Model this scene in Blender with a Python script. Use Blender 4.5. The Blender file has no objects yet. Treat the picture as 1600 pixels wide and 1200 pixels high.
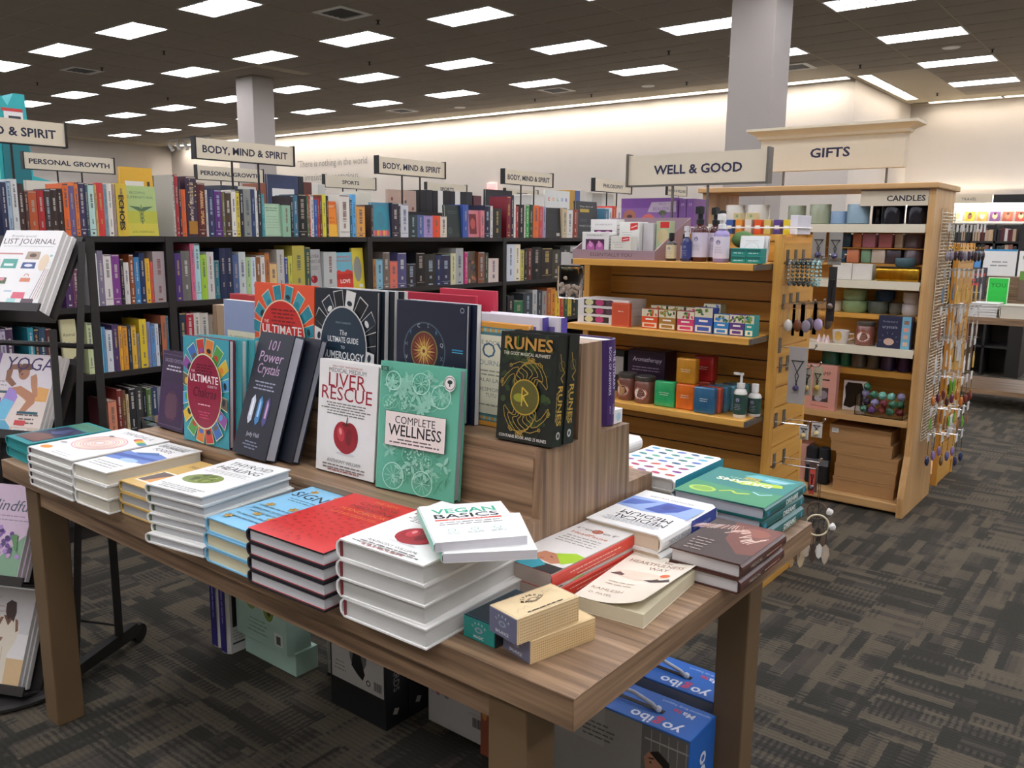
import bpy, bmesh, math, random
from mathutils import Vector, Matrix
R = math.radians
S = bpy.context.scene
COL = S.collection
rng = random.Random(7)

# ---------------------------------------------------------------- camera, world, exposure
def lin(h):
    if not isinstance(h, str):
        return tuple(h)[:3] + (1.0,)
    h = h.lstrip('#')
    o = []
    for i in (0, 2, 4):
        c = int(h[i:i + 2], 16) / 255
        o.append(c / 12.92 if c <= .04045 else ((c + .055) / 1.055) ** 2.4)
    return (*o, 1.0)

def make_camera():
    yaw, pitch, roll = R(38.4), R(10.15), R(0.6)
    fw = Vector((-math.sin(yaw) * math.cos(pitch), math.cos(yaw) * math.cos(pitch), -math.sin(pitch)))
    r = Vector((math.cos(yaw), math.sin(yaw), 0))
    u = r.cross(fw)
    r2 = math.cos(roll) * r + math.sin(roll) * u
    u2 = -math.sin(roll) * r + math.cos(roll) * u
    cd = bpy.data.cameras.new('camera')
    cd.sensor_width = 36
    cd.lens = 36 * 1318 / 1600
    cd.clip_start = .05
    co = bpy.data.objects.new('camera', cd)
    M = Matrix((r2, u2, -fw)).transposed().to_4x4()
    M.translation = (0, 0, 1.36)
    co.matrix_world = M
    COL.objects.link(co)
    S.camera = co
make_camera()
W = bpy.data.worlds.new('world')
S.world = W
W.use_nodes = True
W.node_tree.nodes['Background'].inputs[0].default_value = (.02, .02, .022, 1)
W.node_tree.nodes['Background'].inputs[1].default_value = 1
vs = S.view_settings
vs.view_transform = 'Standard'
vs.look = 'None'
vs.gamma = 1
vs.use_curve_mapping = False
vs.exposure = 1.6
LAMP = 6.5      # radiance of the ceiling panels
WASH = 15.0     # radiance of the wall-wash strips

# ---------------------------------------------------------------- materials
MATS = {}
def newmat(name):
    m = bpy.data.materials.new(name)
    m.use_nodes = True
    nt = m.node_tree
    return m, nt, nt.nodes, nt.links, nt.nodes['Principled BSDF']

def mat(name, col, rough=.5, metal=0, var=.06, scale=30, bump=0, coat=0, trans=0, alpha=1, ior=1.45):
    """plain surface with a little procedural tone variation and optional fine relief"""
    if name in MATS:
        return MATS[name]
    m, nt, N, L, P = newmat(name)
    c = lin(col)
    tc = N.new('ShaderNodeTexCoord')
    no = N.new('ShaderNodeTexNoise')
    no.inputs['Scale'].default_value = scale
    no.inputs['Detail'].default_value = 3
    L.new(tc.outputs['Object'], no.inputs['Vector'])
    mx = N.new('ShaderNodeMix')
    mx.data_type = 'RGBA'
    mx.inputs[6].default_value = tuple(x * (1 - var) for x in c[:3]) + (1,)
    mx.inputs[7].default_value = tuple(min(1, x * (1 + var)) for x in c[:3]) + (1,)
    L.new(no.outputs['Fac'], mx.inputs[0])
    L.new(mx.outputs[2], P.inputs['Base Color'])
    P.inputs['Roughness'].default_value = rough
    P.inputs['Metallic'].default_value = metal
    P.inputs['IOR'].default_value = ior
    if coat:
        P.inputs['Coat Weight'].default_value = coat
        P.inputs['Coat Roughness'].default_value = .15
    if trans:
        P.inputs['Transmission Weight'].default_value = trans
    if alpha < 1:
        P.inputs['Alpha'].default_value = alpha
    if bump:
        b = N.new('ShaderNodeBump')
        b.inputs['Strength'].default_value = bump
        b.inputs['Distance'].default_value = .002
        L.new(no.outputs['Fac'], b.inputs['Height'])
        L.new(b.outputs[0], P.inputs['Normal'])
    MATS[name] = m
    return m

def mat_objcol(name, rough=.4, coat=.0, stripes=0, var=.05, axis=2, trans=0):
    """colour comes from the object's own colour; stripes draws the page edges"""
    m, nt, N, L, P = newmat(name)
    oi = N.new('ShaderNodeObjectInfo')
    tc = N.new('ShaderNodeTexCoord')
    no = N.new('ShaderNodeTexNoise')
    no.inputs['Scale'].default_value = 25
    L.new(tc.outputs['Object'], no.inputs['Vector'])
    mr = N.new('ShaderNodeMapRange')
    mr.inputs[3].default_value = 1 - var
    mr.inputs[4].default_value = 1 + var
    L.new(no.outputs['Fac'], mr.inputs[0])
    src = mr.outputs[0]
    if stripes:
        sx = N.new('ShaderNodeSeparateXYZ')
        L.new(tc.outputs['Object'], sx.inputs[0])
        n2 = N.new('ShaderNodeTexNoise')
        n2.noise_dimensions = '1D'
        mm = N.new('ShaderNodeMath')
        mm.operation = 'MULTIPLY'
        mm.inputs[1].default_value = stripes
        L.new(sx.outputs[axis], mm.inputs[0])
        L.new(mm.outputs[0], n2.inputs['W'])
        n2.inputs['Scale'].default_value = 1
        n2.inputs['Detail'].default_value = 2
        m2 = N.new('ShaderNodeMapRange')
        m2.inputs[1].default_value = .3
        m2.inputs[2].default_value = .7
        m2.inputs[3].default_value = .84
        m2.inputs[4].default_value = 1.0
        L.new(n2.outputs['Fac'], m2.inputs[0])
        m3 = N.new('ShaderNodeMath')
        m3.operation = 'MULTIPLY'
        L.new(m2.outputs[0], m3.inputs[0])
        L.new(mr.outputs[0], m3.inputs[1])
        src = m3.outputs[0]
    vm = N.new('ShaderNodeVectorMath')
    vm.operation = 'SCALE'
    L.new(oi.outputs['Color'], vm.inputs[0])
    L.new(src, vm.inputs['Scale'])
    L.new(vm.outputs[0], P.inputs['Base Color'])
    P.inputs['Roughness'].default_value = rough
    if coat:
        P.inputs['Coat Weight'].default_value = coat
        P.inputs['Coat Roughness'].default_value = .2
    if trans:
        P.inputs['Transmission Weight'].default_value = trans
    MATS[name] = m
    return m

M_COVER = mat_objcol('cover_stock', .42, .15)
M_PAGES = mat_objcol('page_block', .85, 0, stripes=900)
M_INK = mat_objcol('spine_ink', .45)
M_PAINT = mat_objcol('painted_surface', .55)
M_GLAZE = mat_objcol('glazed_ceramic', .25, .3)
M_FABRIC = mat_objcol('soft_fabric', .9, var=.2)
M_SOAP = mat_objcol('translucent_soap', .18, .5, var=.35)

def mat_print():
    m, nt, N, L, P = newmat('printed_ink')
    a = N.new('ShaderNodeAttribute')
    a.attribute_name = 'Col'
    tc = N.new('ShaderNodeTexCoord')
    no = N.new('ShaderNodeTexNoise')
    no.inputs['Scale'].default_value = 60
    L.new(tc.outputs['Object'], no.inputs['Vector'])
    mr = N.new('ShaderNodeMapRange')
    mr.inputs[3].default_value = .96
    mr.inputs[4].default_value = 1.04
    L.new(no.outputs['Fac'], mr.inputs[0])
    vm = N.new('ShaderNodeVectorMath')
    vm.operation = 'SCALE'
    L.new(a.outputs['Color'], vm.inputs[0])
    L.new(mr.outputs[0], vm.inputs['Scale'])
    L.new(vm.outputs[0], P.inputs['Base Color'])
    P.inputs['Roughness'].default_value = .42
    MATS['print'] = m
    return m
M_PRINT = mat_print()

def mat_wood(name, c1, c2, c3, axis='X', scale=1.0, rough=.45, fine=90):
    """straight laminate grain running along the axis, object coordinates"""
    m, nt, N, L, P = newmat(name)
    tc = N.new('ShaderNodeTexCoord')
    mp = N.new('ShaderNodeMapping')
    k = {'X': (1.2, 26, 26), 'Y': (26, 1.2, 26), 'Z': (26, 26, 1.2)}[axis]
    mp.inputs['Scale'].default_value = tuple(v * scale for v in k)
    L.new(tc.outputs['Object'], mp.inputs[0])
    n1 = N.new('ShaderNodeTexNoise')
    n1.inputs['Scale'].default_value = 1
    n1.inputs['Detail'].default_value = 4
    n1.inputs['Distortion'].default_value = .3
    L.new(mp.outputs[0], n1.inputs['Vector'])
    mp2 = N.new('ShaderNodeMapping')
    k2 = {'X': (3, fine, fine), 'Y': (fine, 3, fine), 'Z': (fine, fine, 3)}[axis]
    mp2.inputs['Scale'].default_value = tuple(v * scale for v in k2)
    L.new(tc.outputs['Object'], mp2.inputs[0])
    n2 = N.new('ShaderNodeTexNoise')
    n2.inputs['Scale'].default_value = 1
    n2.inputs['Detail'].default_value = 6
    L.new(mp2.outputs[0], n2.inputs['Vector'])
    ad = N.new('ShaderNodeMath')
    ad.operation = 'MULTIPLY_ADD'
    ad.inputs[1].default_value = .55
    L.new(n2.outputs['Fac'], ad.inputs[0])
    mu = N.new('ShaderNodeMath')
    mu.operation = 'MULTIPLY'
    mu.inputs[1].default_value = .45
    L.new(n1.outputs['Fac'], mu.inputs[0])
    L.new(mu.outputs[0], ad.inputs[2])
    cr = N.new('ShaderNodeValToRGB')
    e = cr.color_ramp.elements
    e[0].position = .36
    e[0].color = lin(c1)
    e[1].position = .64
    e[1].color = lin(c3)
    x = e.new(.5)
    x.color = lin(c2)
    L.new(ad.outputs[0], cr.inputs[0])
    L.new(cr.outputs[0], P.inputs['Base Color'])
    P.inputs['Roughness'].default_value = rough
    b = N.new('ShaderNodeBump')
    b.inputs['Strength'].default_value = .15
    b.inputs['Distance'].default_value = .001
    L.new(n2.outputs['Fac'], b.inputs['Height'])
    L.new(b.outputs[0], P.inputs['Normal'])
    MATS[name] = m
    return m

LAMW = ('#5f4733', '#856a50', '#a68768')
M_LAMX = mat_wood('laminate_along_x', *LAMW, axis='X')
M_LAMY = mat_wood('laminate_along_y', *LAMW, axis='Y')
M_LAMZ = mat_wood('laminate_upright', *LAMW, axis='Z')
MAP = ('#c18a3a', '#d19a47', '#dba955')
M_MAPX = mat_wood('maple_along_x', *MAP, axis='X', scale=.5, rough=.35)
M_MAPY = mat_wood('maple_along_y', *MAP, axis='Y', scale=.5, rough=.35)
M_MAPZ = mat_wood('maple_upright', *MAP, axis='Z', scale=.5, rough=.35)
BEE = ('#b98d58', '#c69c66', '#d0a974')
M_BEEX = mat_wood('beech_along_x', *BEE, axis='X', scale=.5, rough=.4)
M_BEEZ = mat_wood('beech_upright', *BEE, axis='Z', scale=.5, rough=.4)
M_BLACKWOOD = mat('black_stained_wood', '#2b2826', .45, var=.15, scale=12)
M_RACK = mat('dark_bronze_metal', '#353230', .4, .3, scale=8)
M_CHROME = mat('chrome_wire', '#c9c9c9', .18, 1.0)
M_TAUPE = mat('taupe_powder_coat', '#6b563c', .45, var=.03)
M_BLACK = mat('black_plastic', '#141415', .35)
M_WHITE = mat('white_plastic', '#e4e2dc', .35, var=.02)
M_SIGN = mat('sign_board', '#d2c6ae', .5, var=.02)
M_SIGNEDGE = mat('sign_edge_black', '#1b1a1a', .4)
M_KRAFT = mat('kraft_cardboard', '#ab8254', .8, var=.08, scale=12)
M_CREAM = mat('cream_enamel', '#dcd3bb', .4, var=.03)
M_CLEAR = mat('clear_plastic', '#ffffff', .06, var=0, trans=1.0, ior=1.2)
M_GREYMETAL = mat('grey_bracket_metal', '#77736c', .35, .7)

def mat_emit(name, col, strength):
    m, nt, N, L, P = newmat(name)
    P.inputs['Base Color'].default_value = (.8, .8, .8, 1)
    tc = N.new('ShaderNodeTexCoord')
    no = N.new('ShaderNodeTexNoise')
    no.inputs['Scale'].default_value = 4
    L.new(tc.outputs['Object'], no.inputs['Vector'])
    mr = N.new('ShaderNodeMapRange')
    mr.inputs[3].default_value = strength * .96
    mr.inputs[4].default_value = strength * 1.04
    L.new(no.outputs['Fac'], mr.inputs[0])
    P.inputs['Emission Color'].default_value = lin(col)
    L.new(mr.outputs[0], P.inputs['Emission Strength'])
    MATS[name] = m
    return m

# ---------------------------------------------------------------- mesh helpers
class MB:
    def __init__(s):
        s.v, s.f, s.m = [], [], []
    def add(s, vs_, fs, mi=0):
        o = len(s.v)
        s.v += [tuple(p) for p in vs_]
        s.f += [tuple(i + o for i in f) for f in fs]
        s.m += [mi] * len(fs)
        return s
    def box(s, a, b, mi=0):
        x0, y0, z0 = a
        x1, y1, z1 = b
        return s.add([(x0, y0, z0), (x1, y0, z0), (x1, y1, z0), (x0, y1, z0), (x0, y0, z1), (x1, y0, z1), (x1, y1, z1), (x0, y1, z1)],
                     [(0, 3, 2, 1), (4, 5, 6, 7), (0, 1, 5, 4), (1, 2, 6, 5), (2, 3, 7, 6), (3, 0, 4, 7)], mi)
    def bev(s, a, b, r, mi=0, seg=2):
        bm = bmesh.new()
        bmesh.ops.create_cube(bm, size=1)
        for v in bm.verts:
            v.co = Vector([(a[i] + b[i]) / 2 + v.co[i] * (b[i] - a[i]) for i in range(3)])
        bmesh.ops.bevel(bm, geom=bm.edges[:], offset=r, segments=seg, profile=.5, affect='EDGES')
        bm.verts.index_update()
        s.add([v.co[:] for v in bm.verts], [[v.index for v in f.verts] for f in bm.faces], mi)
        bm.free()
        return s
    def prism(s, poly, axis, a, b, mi=0):
        """2D polygon (ccw) extruded along axis from a to b"""
        n = len(poly)
        def P(p, t):
            return {'X': (t, p[0], p[1]), 'Y': (p[0], t, p[1]), 'Z': (p[0], p[1], t)}[axis]
        vs_ = [P(p, a) for p in poly] + [P(p, b) for p in poly]
        fs = [tuple(range(n))[::-1], tuple(range(n, 2 * n))] + [(i, (i + 1) % n, n + (i + 1) % n, n + i) for i in range(n)]
        return s.add(vs_, fs, mi)
    def lathe(s, prof, c=(0, 0, 0), seg=20, mi=0, sx=1, sy=1):
        vs_, fs = [], []
        for r, z in prof:
            for k in range(seg):
                t = 2 * math.pi * k / seg
                vs_.append((c[0] + r * sx * math.cos(t), c[1] + r * sy * math.sin(t), c[2] + z))
        for i in range(len(prof) - 1):
            for k in range(seg):
                k2 = (k + 1) % seg
                fs.append((i * seg + k, i * seg + k2, (i + 1) * seg + k2, (i + 1) * seg + k))
        fs.append(tuple(range(seg))[::-1])
        fs.append(tuple((len(prof) - 1) * seg + k for k in range(seg)))
        return s.add(vs_, fs, mi)
    def tube(s, pts, r, seg=6, mi=0, closed=False):
        P = [Vector(p) for p in pts]
        n = len(P)
        vs_, fs = [], []
        for i, p in enumerate(P):
            d = (P[(i + 1) % n] - P[i - 1]) if closed else (P[min(i + 1, n - 1)] - P[max(i - 1, 0)])
            d = d.normalized() if d.length > 1e-9 else Vector((0, 0, 1))
            a = d.cross(Vector((0, 0, 1)) if abs(d.z) < .9 else Vector((1, 0, 0))).normalized()
            b = d.cross(a)
            rr = r[i] if isinstance(r, (list, tuple)) else r
            for k in range(seg):
                t = 2 * math.pi * k / seg
                vs_.append(tuple(p + a * (rr * math.cos(t)) + b * (rr * math.sin(t))))
        m = n if closed else n - 1
        for i in range(m):
            j = (i + 1) % n
            for k in range(seg):
                k2 = (k + 1) % seg
                fs.append((i * seg + k, i * seg + k2, j * seg + k2, j * seg + k))
        if not closed:
            fs.append(tuple(range(seg))[::-1])
            fs.append(tuple((n - 1) * seg + k for k in range(seg)))
        return s.add(vs_, fs, mi)
    def ball(s, c, r, seg=12, rings=7, mi=0, sc=(1, 1, 1), jitter=0, rn=None):
        vs_, fs = [(c[0], c[1], c[2] - r * sc[2])], []
        for i in range(1, rings):
            a = math.pi * i / rings - math.pi / 2
            for k in range(seg):
                t = 2 * math.pi * k / seg
                q = r * (1 + (rn.uniform(-jitter, jitter) if jitter else 0))
                vs_.append((c[0] + q * sc[0] * math.cos(a) * math.cos(t), c[1] + q * sc[1] * math.cos(a) * math.sin(t), c[2] + q * sc[2] * math.sin(a)))
        vs_.append((c[0], c[1], c[2] + r * sc[2]))
        for k in range(seg):
            k2 = (k + 1) % seg
            fs.append((0, 1 + k2, 1 + k))
            for i in range(rings - 2):
                fs.append((1 + i * seg + k, 1 + i * seg + k2, 1 + (i + 1) * seg + k2, 1 + (i + 1) * seg + k))
            fs.append((len(vs_) - 1, 1 + (rings - 2) * seg + k, 1 + (rings - 2) * seg + k2))
        return s.add(vs_, fs, mi)
    def mesh(s, name, mats, smooth=False):
        me = bpy.data.meshes.new(name)
        me.from_pydata(s.v, [], s.f)
        for m in (mats if isinstance(mats, (list, tuple)) else [mats]):
            me.materials.append(m)
        if any(s.m):
            me.polygons.foreach_set('material_index', s.m)
        if smooth:
            me.polygons.foreach_set('use_smooth', [True] * len(me.polygons))
            if smooth != 'all':
                try:
                    me.set_sharp_from_angle(angle=R(40))
                except Exception:
                    pass
        me.update()
        return me
    def build(s, name, mats, parent=None, smooth=False, col=None, loc=None):
        return link(name, s.mesh(name, mats, smooth), parent, col, loc)

def link(name, me, parent=None, col=None, loc=None, mtx=None):
    o = bpy.data.objects.new(name, me)
    COL.objects.link(o)
    if parent:
        o.parent = parent
    if loc:
        o.location = loc
    if mtx is not None:
        o.matrix_local = mtx
    if col:
        o.color = lin(col)
    return o

USED = {}
def tag(o, label, cat, group=None):
    o['label'] = label
    o['category'] = cat
    if group:
        o['group'] = group
    return o

def thing(name, label, cat, loc=(0, 0, 0), rz=0, group=None, mtx=None):
    o = bpy.data.objects.new(name, None)
    o.empty_display_size = .05
    COL.objects.link(o)
    if mtx is not None:
        o.matrix_world = mtx
    else:
        o.location = loc
        o.rotation_euler = (0, 0, R(rz))
    return tag(o, label, cat, group)

def struct(o):
    o['kind'] = 'structure'
    return o

ORD = ['', 'first', 'second', 'third', 'fourth', 'fifth', 'sixth', 'seventh', 'eighth', 'ninth', 'tenth', 'eleventh', 'twelfth']
def nth(i):
    return ORD[i] if i < len(ORD) else '%d%s' % (i, {1: 'st', 2: 'nd', 3: 'rd'}.get(i % 10 if i not in (11, 12, 13) else 0, 'th'))

# ---------------------------------------------------------------- print: flat coloured shapes and lettering
TXT = {}
def glyphs(s, bold=0):
    k = (s, bold)
    if k not in TXT:
        cu = bpy.data.curves.new('lettering', 'FONT')
        cu.body = s
        cu.size = 1
        cu.resolution_u = 2
        cu.offset = bold
        ob = bpy.data.objects.new('lettering', cu)
        me = ob.to_mesh()
        vv = [(v.co.x, v.co.y) for v in me.vertices]
        ff = [tuple(p.vertices) for p in me.polygons]
        ob.to_mesh_clear()
        bpy.data.objects.remove(ob)
        bpy.data.curves.remove(cu)
        if vv:
            xs = [p[0] for p in vv]
            x0, x1 = min(xs), max(xs)
        else:
            x0 = x1 = 0
        TXT[k] = (vv, ff, x0, x1)
    return TXT[k]

class Print:
    def words(s, parts, x, y, size, bold=0, gap=.1):
        """one line in several colours, left aligned"""
        for t, c in parts:
            vv, ff, x0, x1 = glyphs(t, bold)
            s.text(t, x, y, size, c, 'L', bold=bold)
            x += (x1 - x0 + gap) * size
        return s
    def __init__(s, eps=.00025):
        s.v, s.f, s.c, s.z, s.eps, s.cur = [], [], [], 1, eps, eps
    def _add(s, pts, faces, col):
        o = len(s.v)
        s.v += [(x, y, s.cur) for x, y in pts]
        s.f += [tuple(i + o for i in f) for f in faces]
        s.c += [lin(col)] * len(faces)
    def up(s):
        s.z += 1
        s.cur += s.eps * .5
        return s
    def poly(s, pts, col, step=True):
        """every shape is laid a hair above the one before it, so later ones cover earlier ones"""
        if step:
            s.cur += s.eps * .05
        s._add(pts, [tuple(range(len(pts)))], col)
        return s
    def rect(s, x0, y0, x1, y1, col):
        return s.poly([(x0, y0), (x1, y0), (x1, y1), (x0, y1)], col)
    def frame(s, x0, y0, x1, y1, t, col):
        s.rect(x0, y0, x1, y0 + t, col)
        s.rect(x0, y1 - t, x1, y1, col)
        s.rect(x0, y0 + t, x0 + t, y1 - t, col)
        return s.rect(x1 - t, y0 + t, x1, y1 - t, col)
    def ell(s, cx, cy, rx, ry=None, col='#000000', n=24, rot=0):
        ry = rx if ry is None else ry
        c, q = math.cos(rot), math.sin(rot)
        pts = []
        for k in range(n):
            a, b = rx * math.cos(2 * math.pi * k / n), ry * math.sin(2 * math.pi * k / n)
            pts.append((cx + a * c - b * q, cy + a * q + b * c))
        return s.poly(pts, col)
    def ring(s, cx, cy, r0, r1, col, a0=0, a1=360, n=32, sy=1):
        pts, fs = [], []
        for k in range(n + 1):
            a = R(a0 + (a1 - a0) * k / n)
            pts += [(cx + r0 * math.cos(a), cy + sy * r0 * math.sin(a)), (cx + r1 * math.cos(a), cy + sy * r1 * math.sin(a))]
        for k in range(n):
            fs.append((2 * k, 2 * k + 1, 2 * k + 3, 2 * k + 2))
        s.cur += s.eps * .05
        s._add(pts, fs, col)
        return s
    def line(s, pts, w, col):
        for (x0, y0), (x1, y1) in zip(pts, pts[1:]):
            d = math.hypot(x1 - x0, y1 - y0) or 1
            nx, ny = -(y1 - y0) / d * w / 2, (x1 - x0) / d * w / 2
            s.poly([(x0 + nx, y0 + ny), (x0 - nx, y0 - ny), (x1 - nx, y1 - ny), (x1 + nx, y1 + ny)], col)
        return s
    def text(s, t, x, y, size, col, align='C', width=None, bold=0, shear=0, rot=0, clip=None):
        vv, ff, x0, x1 = glyphs(t, bold)
        if not vv:
            return s
        w = (x1 - x0) * size
        kx = size * (width / w if width else 1)
        w = (x1 - x0) * kx
        ox = x - (w / 2 if align == 'C' else (w if align == 'R' else 0)) - x0 * kx
        c, q = math.cos(rot), math.sin(rot)
        pts = []
        s.cur += s.eps * .2
        for a, b in vv:
            px, py = ox + a * kx + b * size * shear - x, b * size
            pts.append((x + px * c - py * q, y + px * q + py * c))
        s._add(pts, ff, col)
        return s
    def arc_text(s, t, cx, cy, r, size, col, mid=90, step=None, bold=0, flip=False):
        step = step or math.degrees(size * .85 / r)
        for i, ch in enumerate(t):
            off = (i - (len(t) - 1) / 2) * step
            a = mid - off if not flip else mid + off
            if ch != ' ':
                s.text(ch, cx + r * math.cos(R(a)), cy + r * math.sin(R(a)), size, col, bold=bold, rot=R(a - 90 if not flip else a + 90))
        return s
    def lines(s, x0, x1, y, n, dy, col, h=.0012, align='C', rn=None):
        """rows of copy too small to read"""
        rn = rn or random.Random(int(abs(x0 + y) * 1e5) + n)
        s.cur += s.eps * .2
        for i in range(n):
            w = (x1 - x0) * (1 - rn.uniform(0, .35))
            a = (x0 + x1 - w) / 2 if align == 'C' else x0
            x = a
            while x < a + w:
                l = rn.uniform(1.5, 5) * h * 1.4
                x9 = min(x + l, a + w)
                s.poly([(x, y - i * dy), (x9, y - i * dy), (x9, y - i * dy + h), (x, y - i * dy + h)], col, False)
                x += l + h * .9
        return s
    def build(s, name, parent, M):
        if not s.v:
            return None
        me = bpy.data.meshes.new(name)
        me.from_pydata([M @ Vector(p) for p in s.v], [], s.f)
        a = me.color_attributes.new('Col', 'FLOAT_COLOR', 'CORNER')
        d = []
        for p, c in zip(me.polygons, s.c):
            d += list(c) * p.loop_total
        a.data.foreach_set('color', d)
        me.materials.append(M_PRINT)
        me.update()
        return link(name, me, parent)

def face(o, u, v):
    """matrix of a printable face: origin, direction of u, direction of v"""
    u, v = Vector(u).normalized(), Vector(v).normalized()
    n = u.cross(v)
    M = Matrix((u, v, n)).transposed().to_4x4()
    M.translation = Vector(o)
    return M
# ---------------------------------------------------------------- the room
H = 4.37
def mat_carpet():
    m, nt, N, L, P = newmat('carpet')
    tc = N.new('ShaderNodeTexCoord')
    sx = N.new('ShaderNodeSeparateXYZ')
    wob = N.new('ShaderNodeTexNoise')
    wob.inputs['Scale'].default_value = 60
    L.new(tc.outputs['Object'], wob.inputs['Vector'])
    wv = N.new('ShaderNodeVectorMath')
    wv.operation = 'SCALE'
    wv.inputs['Scale'].default_value = .012
    L.new(wob.outputs['Color'], wv.inputs[0])
    wa = N.new('ShaderNodeVectorMath')
    L.new(tc.outputs['Object'], wa.inputs[0])
    L.new(wv.outputs[0], wa.inputs[1])
    L.new(wa.outputs[0], sx.inputs[0])
    def math_(op, a, b=None, c=None):
        n = N.new('ShaderNodeMath')
        n.operation = op
        for i, q in enumerate((a, b, c)):
            if q is None:
                continue
            if isinstance(q, (int, float)):
                n.inputs[i].default_value = q
            else:
                L.new(q, n.inputs[i])
        return n.outputs[0]
    def cell(kx, ky, off=0):
        fx = math_('FLOOR', math_('MULTIPLY', sx.outputs[0], kx))
        fy = math_('FLOOR', math_('MULTIPLY', sx.outputs[1], ky))
        c = N.new('ShaderNodeCombineXYZ')
        L.new(fx, c.inputs[0])
        L.new(fy, c.inputs[1])
        c.inputs[2].default_value = off
        w = N.new('ShaderNodeTexWhiteNoise')
        L.new(c.outputs[0], w.inputs['Vector'])
        return w.outputs['Value']
    # elongated blocks running along x or y, chosen per patch; each block is dark, taupe or combed with short strokes
    sel = math_('GREATER_THAN', cell(1.7, 1.7, 5), .5)
    inv = math_('SUBTRACT', 1, sel)
    def pick(a, b):
        return math_('ADD', math_('MULTIPLY', a, sel), math_('MULTIPLY', b, inv))
    v1 = pick(cell(5.2, 27, 1), cell(27, 5.2, 3))
    v2 = pick(cell(9, 13, 2), cell(13, 9, 4))
    v3 = pick(cell(2.6, 54, 7), cell(54, 2.6, 8))
    big = N.new('ShaderNodeTexNoise')
    big.inputs['Scale'].default_value = 2.6
    L.new(tc.outputs['Object'], big.inputs['Vector'])
    val = math_('ADD', math_('ADD', math_('MULTIPLY', v1, .4), math_('MULTIPLY', v2, .3)), math_('ADD', math_('MULTIPLY', v3, .12), math_('MULTIPLY', big.outputs['Fac'], .25)))
    stroke = math_('GREATER_THAN', math_('SINE', math_('MULTIPLY', pick(sx.outputs[0], sx.outputs[1]), 330)), .1)
    comb = math_('MULTIPLY', math_('GREATER_THAN', cell(8.3, 16.6, 11), .42), stroke)
    val2 = math_('SUBTRACT', val, math_('MULTIPLY', comb, .13))
    cr = N.new('ShaderNodeValToRGB')
    e = cr.color_ramp.elements
    e[0].position = .38
    e[0].color = lin('#262622')
    e[1].position = .66
    e[1].color = lin('#4e473b')
    for pos, c in ((.45, '#2d2b28'), (.5, '#3a3531'), (.56, '#443e35')):
        e.new(pos).color = lin(c)
    L.new(val2, cr.inputs[0])
    pile = N.new('ShaderNodeTexNoise')
    pile.inputs['Scale'].default_value = 320
    pile.inputs['Detail'].default_value = 2
    L.new(tc.outputs['Object'], pile.inputs['Vector'])
    row = math_('PINGPONG', math_('MULTIPLY', sx.outputs[1], 130), 1)
    tuft = math_('ADD', math_('MULTIPLY_ADD', pile.outputs['Fac'], .9, .38), math_('MULTIPLY', row, .3))
    vm = N.new('ShaderNodeVectorMath')
    vm.operation = 'SCALE'
    L.new(cr.outputs[0], vm.inputs[0])
    L.new(tuft, vm.inputs['Scale'])
    L.new(vm.outputs[0], P.inputs['Base Color'])
    P.inputs['Roughness'].default_value = .95
    P.inputs['Specular IOR Level'].default_value = .15
    b = N.new('ShaderNodeBump')
    b.inputs['Strength'].default_value = .2
    b.inputs['Distance'].default_value = .003
    P.inputs['Sheen Weight'].default_value = .14
    P.inputs['Sheen Roughness'].default_value = .5
    P.inputs['Sheen Tint'].default_value = lin('#c9bb9c')
    L.new(tuft, b.inputs['Height'])
    L.new(b.outputs[0], P.inputs['Normal'])
    return m
M_WALL = mat('painted_wall', '#c3bbb2', .7, var=.02, scale=3)
M_TILE = mat('ceiling_tile', '#a1978a', .9, var=.06, scale=1.5)
M_GRID = mat('ceiling_grid_metal', '#b5a88f', .6, var=.03)
M_COLUMN = mat('column_paint', '#a0978f', .6, var=.02, scale=3)
M_PANEL = mat_emit('lamp_diffuser', '#f3f5ff', LAMP)
M_STRIP = mat_emit('wash_diffuser', '#fff6ec', WASH)
M_STRIP2 = mat_emit('corner_diffuser', '#fff3e4', WASH * .5)
M_FIXT = mat('fixture_white', '#d9d8d4', .4, var=.02)

XL, XR, YF, YB, YB2, XJ = -30.4, 5.5, -4.5, 17.6, 21.8, -5.5
floor = struct(MB().box((XL, YF, -.1), (XR, YB2, 0)).build('floor', mat_carpet()))
for nm, a, b in (('wall_back', (XL - .2, YB, 0), (XJ, YB + .2, H + .6)), ('wall_left', (XL - .2, YF - .2, 0), (XL, YB, H + .6)),
                 ('wall_side', (XJ - .2, YB + .2, 0), (XJ, YB2, H + .6)), ('wall_far', (XJ - .2, YB2, 0), (XR + .2, YB2 + .2, H + .6)),
                 ('wall_right', (XR, YF - .2, 0), (XR + .2, YB2, H + .6)), ('wall_front', (XL, YF - .2, 0), (XR, YF, H + .6))):
    struct(MB().box(a, b).build(nm, M_WALL))
# ceiling slab with the light slots left open along the washed walls
mb = MB()
for a, b in (((XL, YF), (XJ, 17.2)), ((XL, 17.48), (XJ, YB)), ((XJ, YF), (XR, 17.2)),
             ((XJ, 17.2), (-5.38, 21.5)), ((-5.1, 17.2), (XR, 21.4)), ((-5.38, 20.9), (-5.1, 21.4)), ((XJ, 21.68), (XR, YB2))):
    mb.box((a[0], a[1], H + .004), (b[0], b[1], H + .05))
ceiling = struct(mb.build('ceiling', M_GRID))

COLS = [(-4.14, 10.14, .56, .52), (-14.87, 10.42, .56, .5)]
for i, (x, y, w, d) in enumerate(COLS):
    c = MB().bev((x - w, y, 0), (x, y + d, H), .01).build('support_column', M_COLUMN)
    tag(c, ['wide grey square column rising behind the gifts shelf', 'grey square column far back above the bookcases'][i], 'column')

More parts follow.
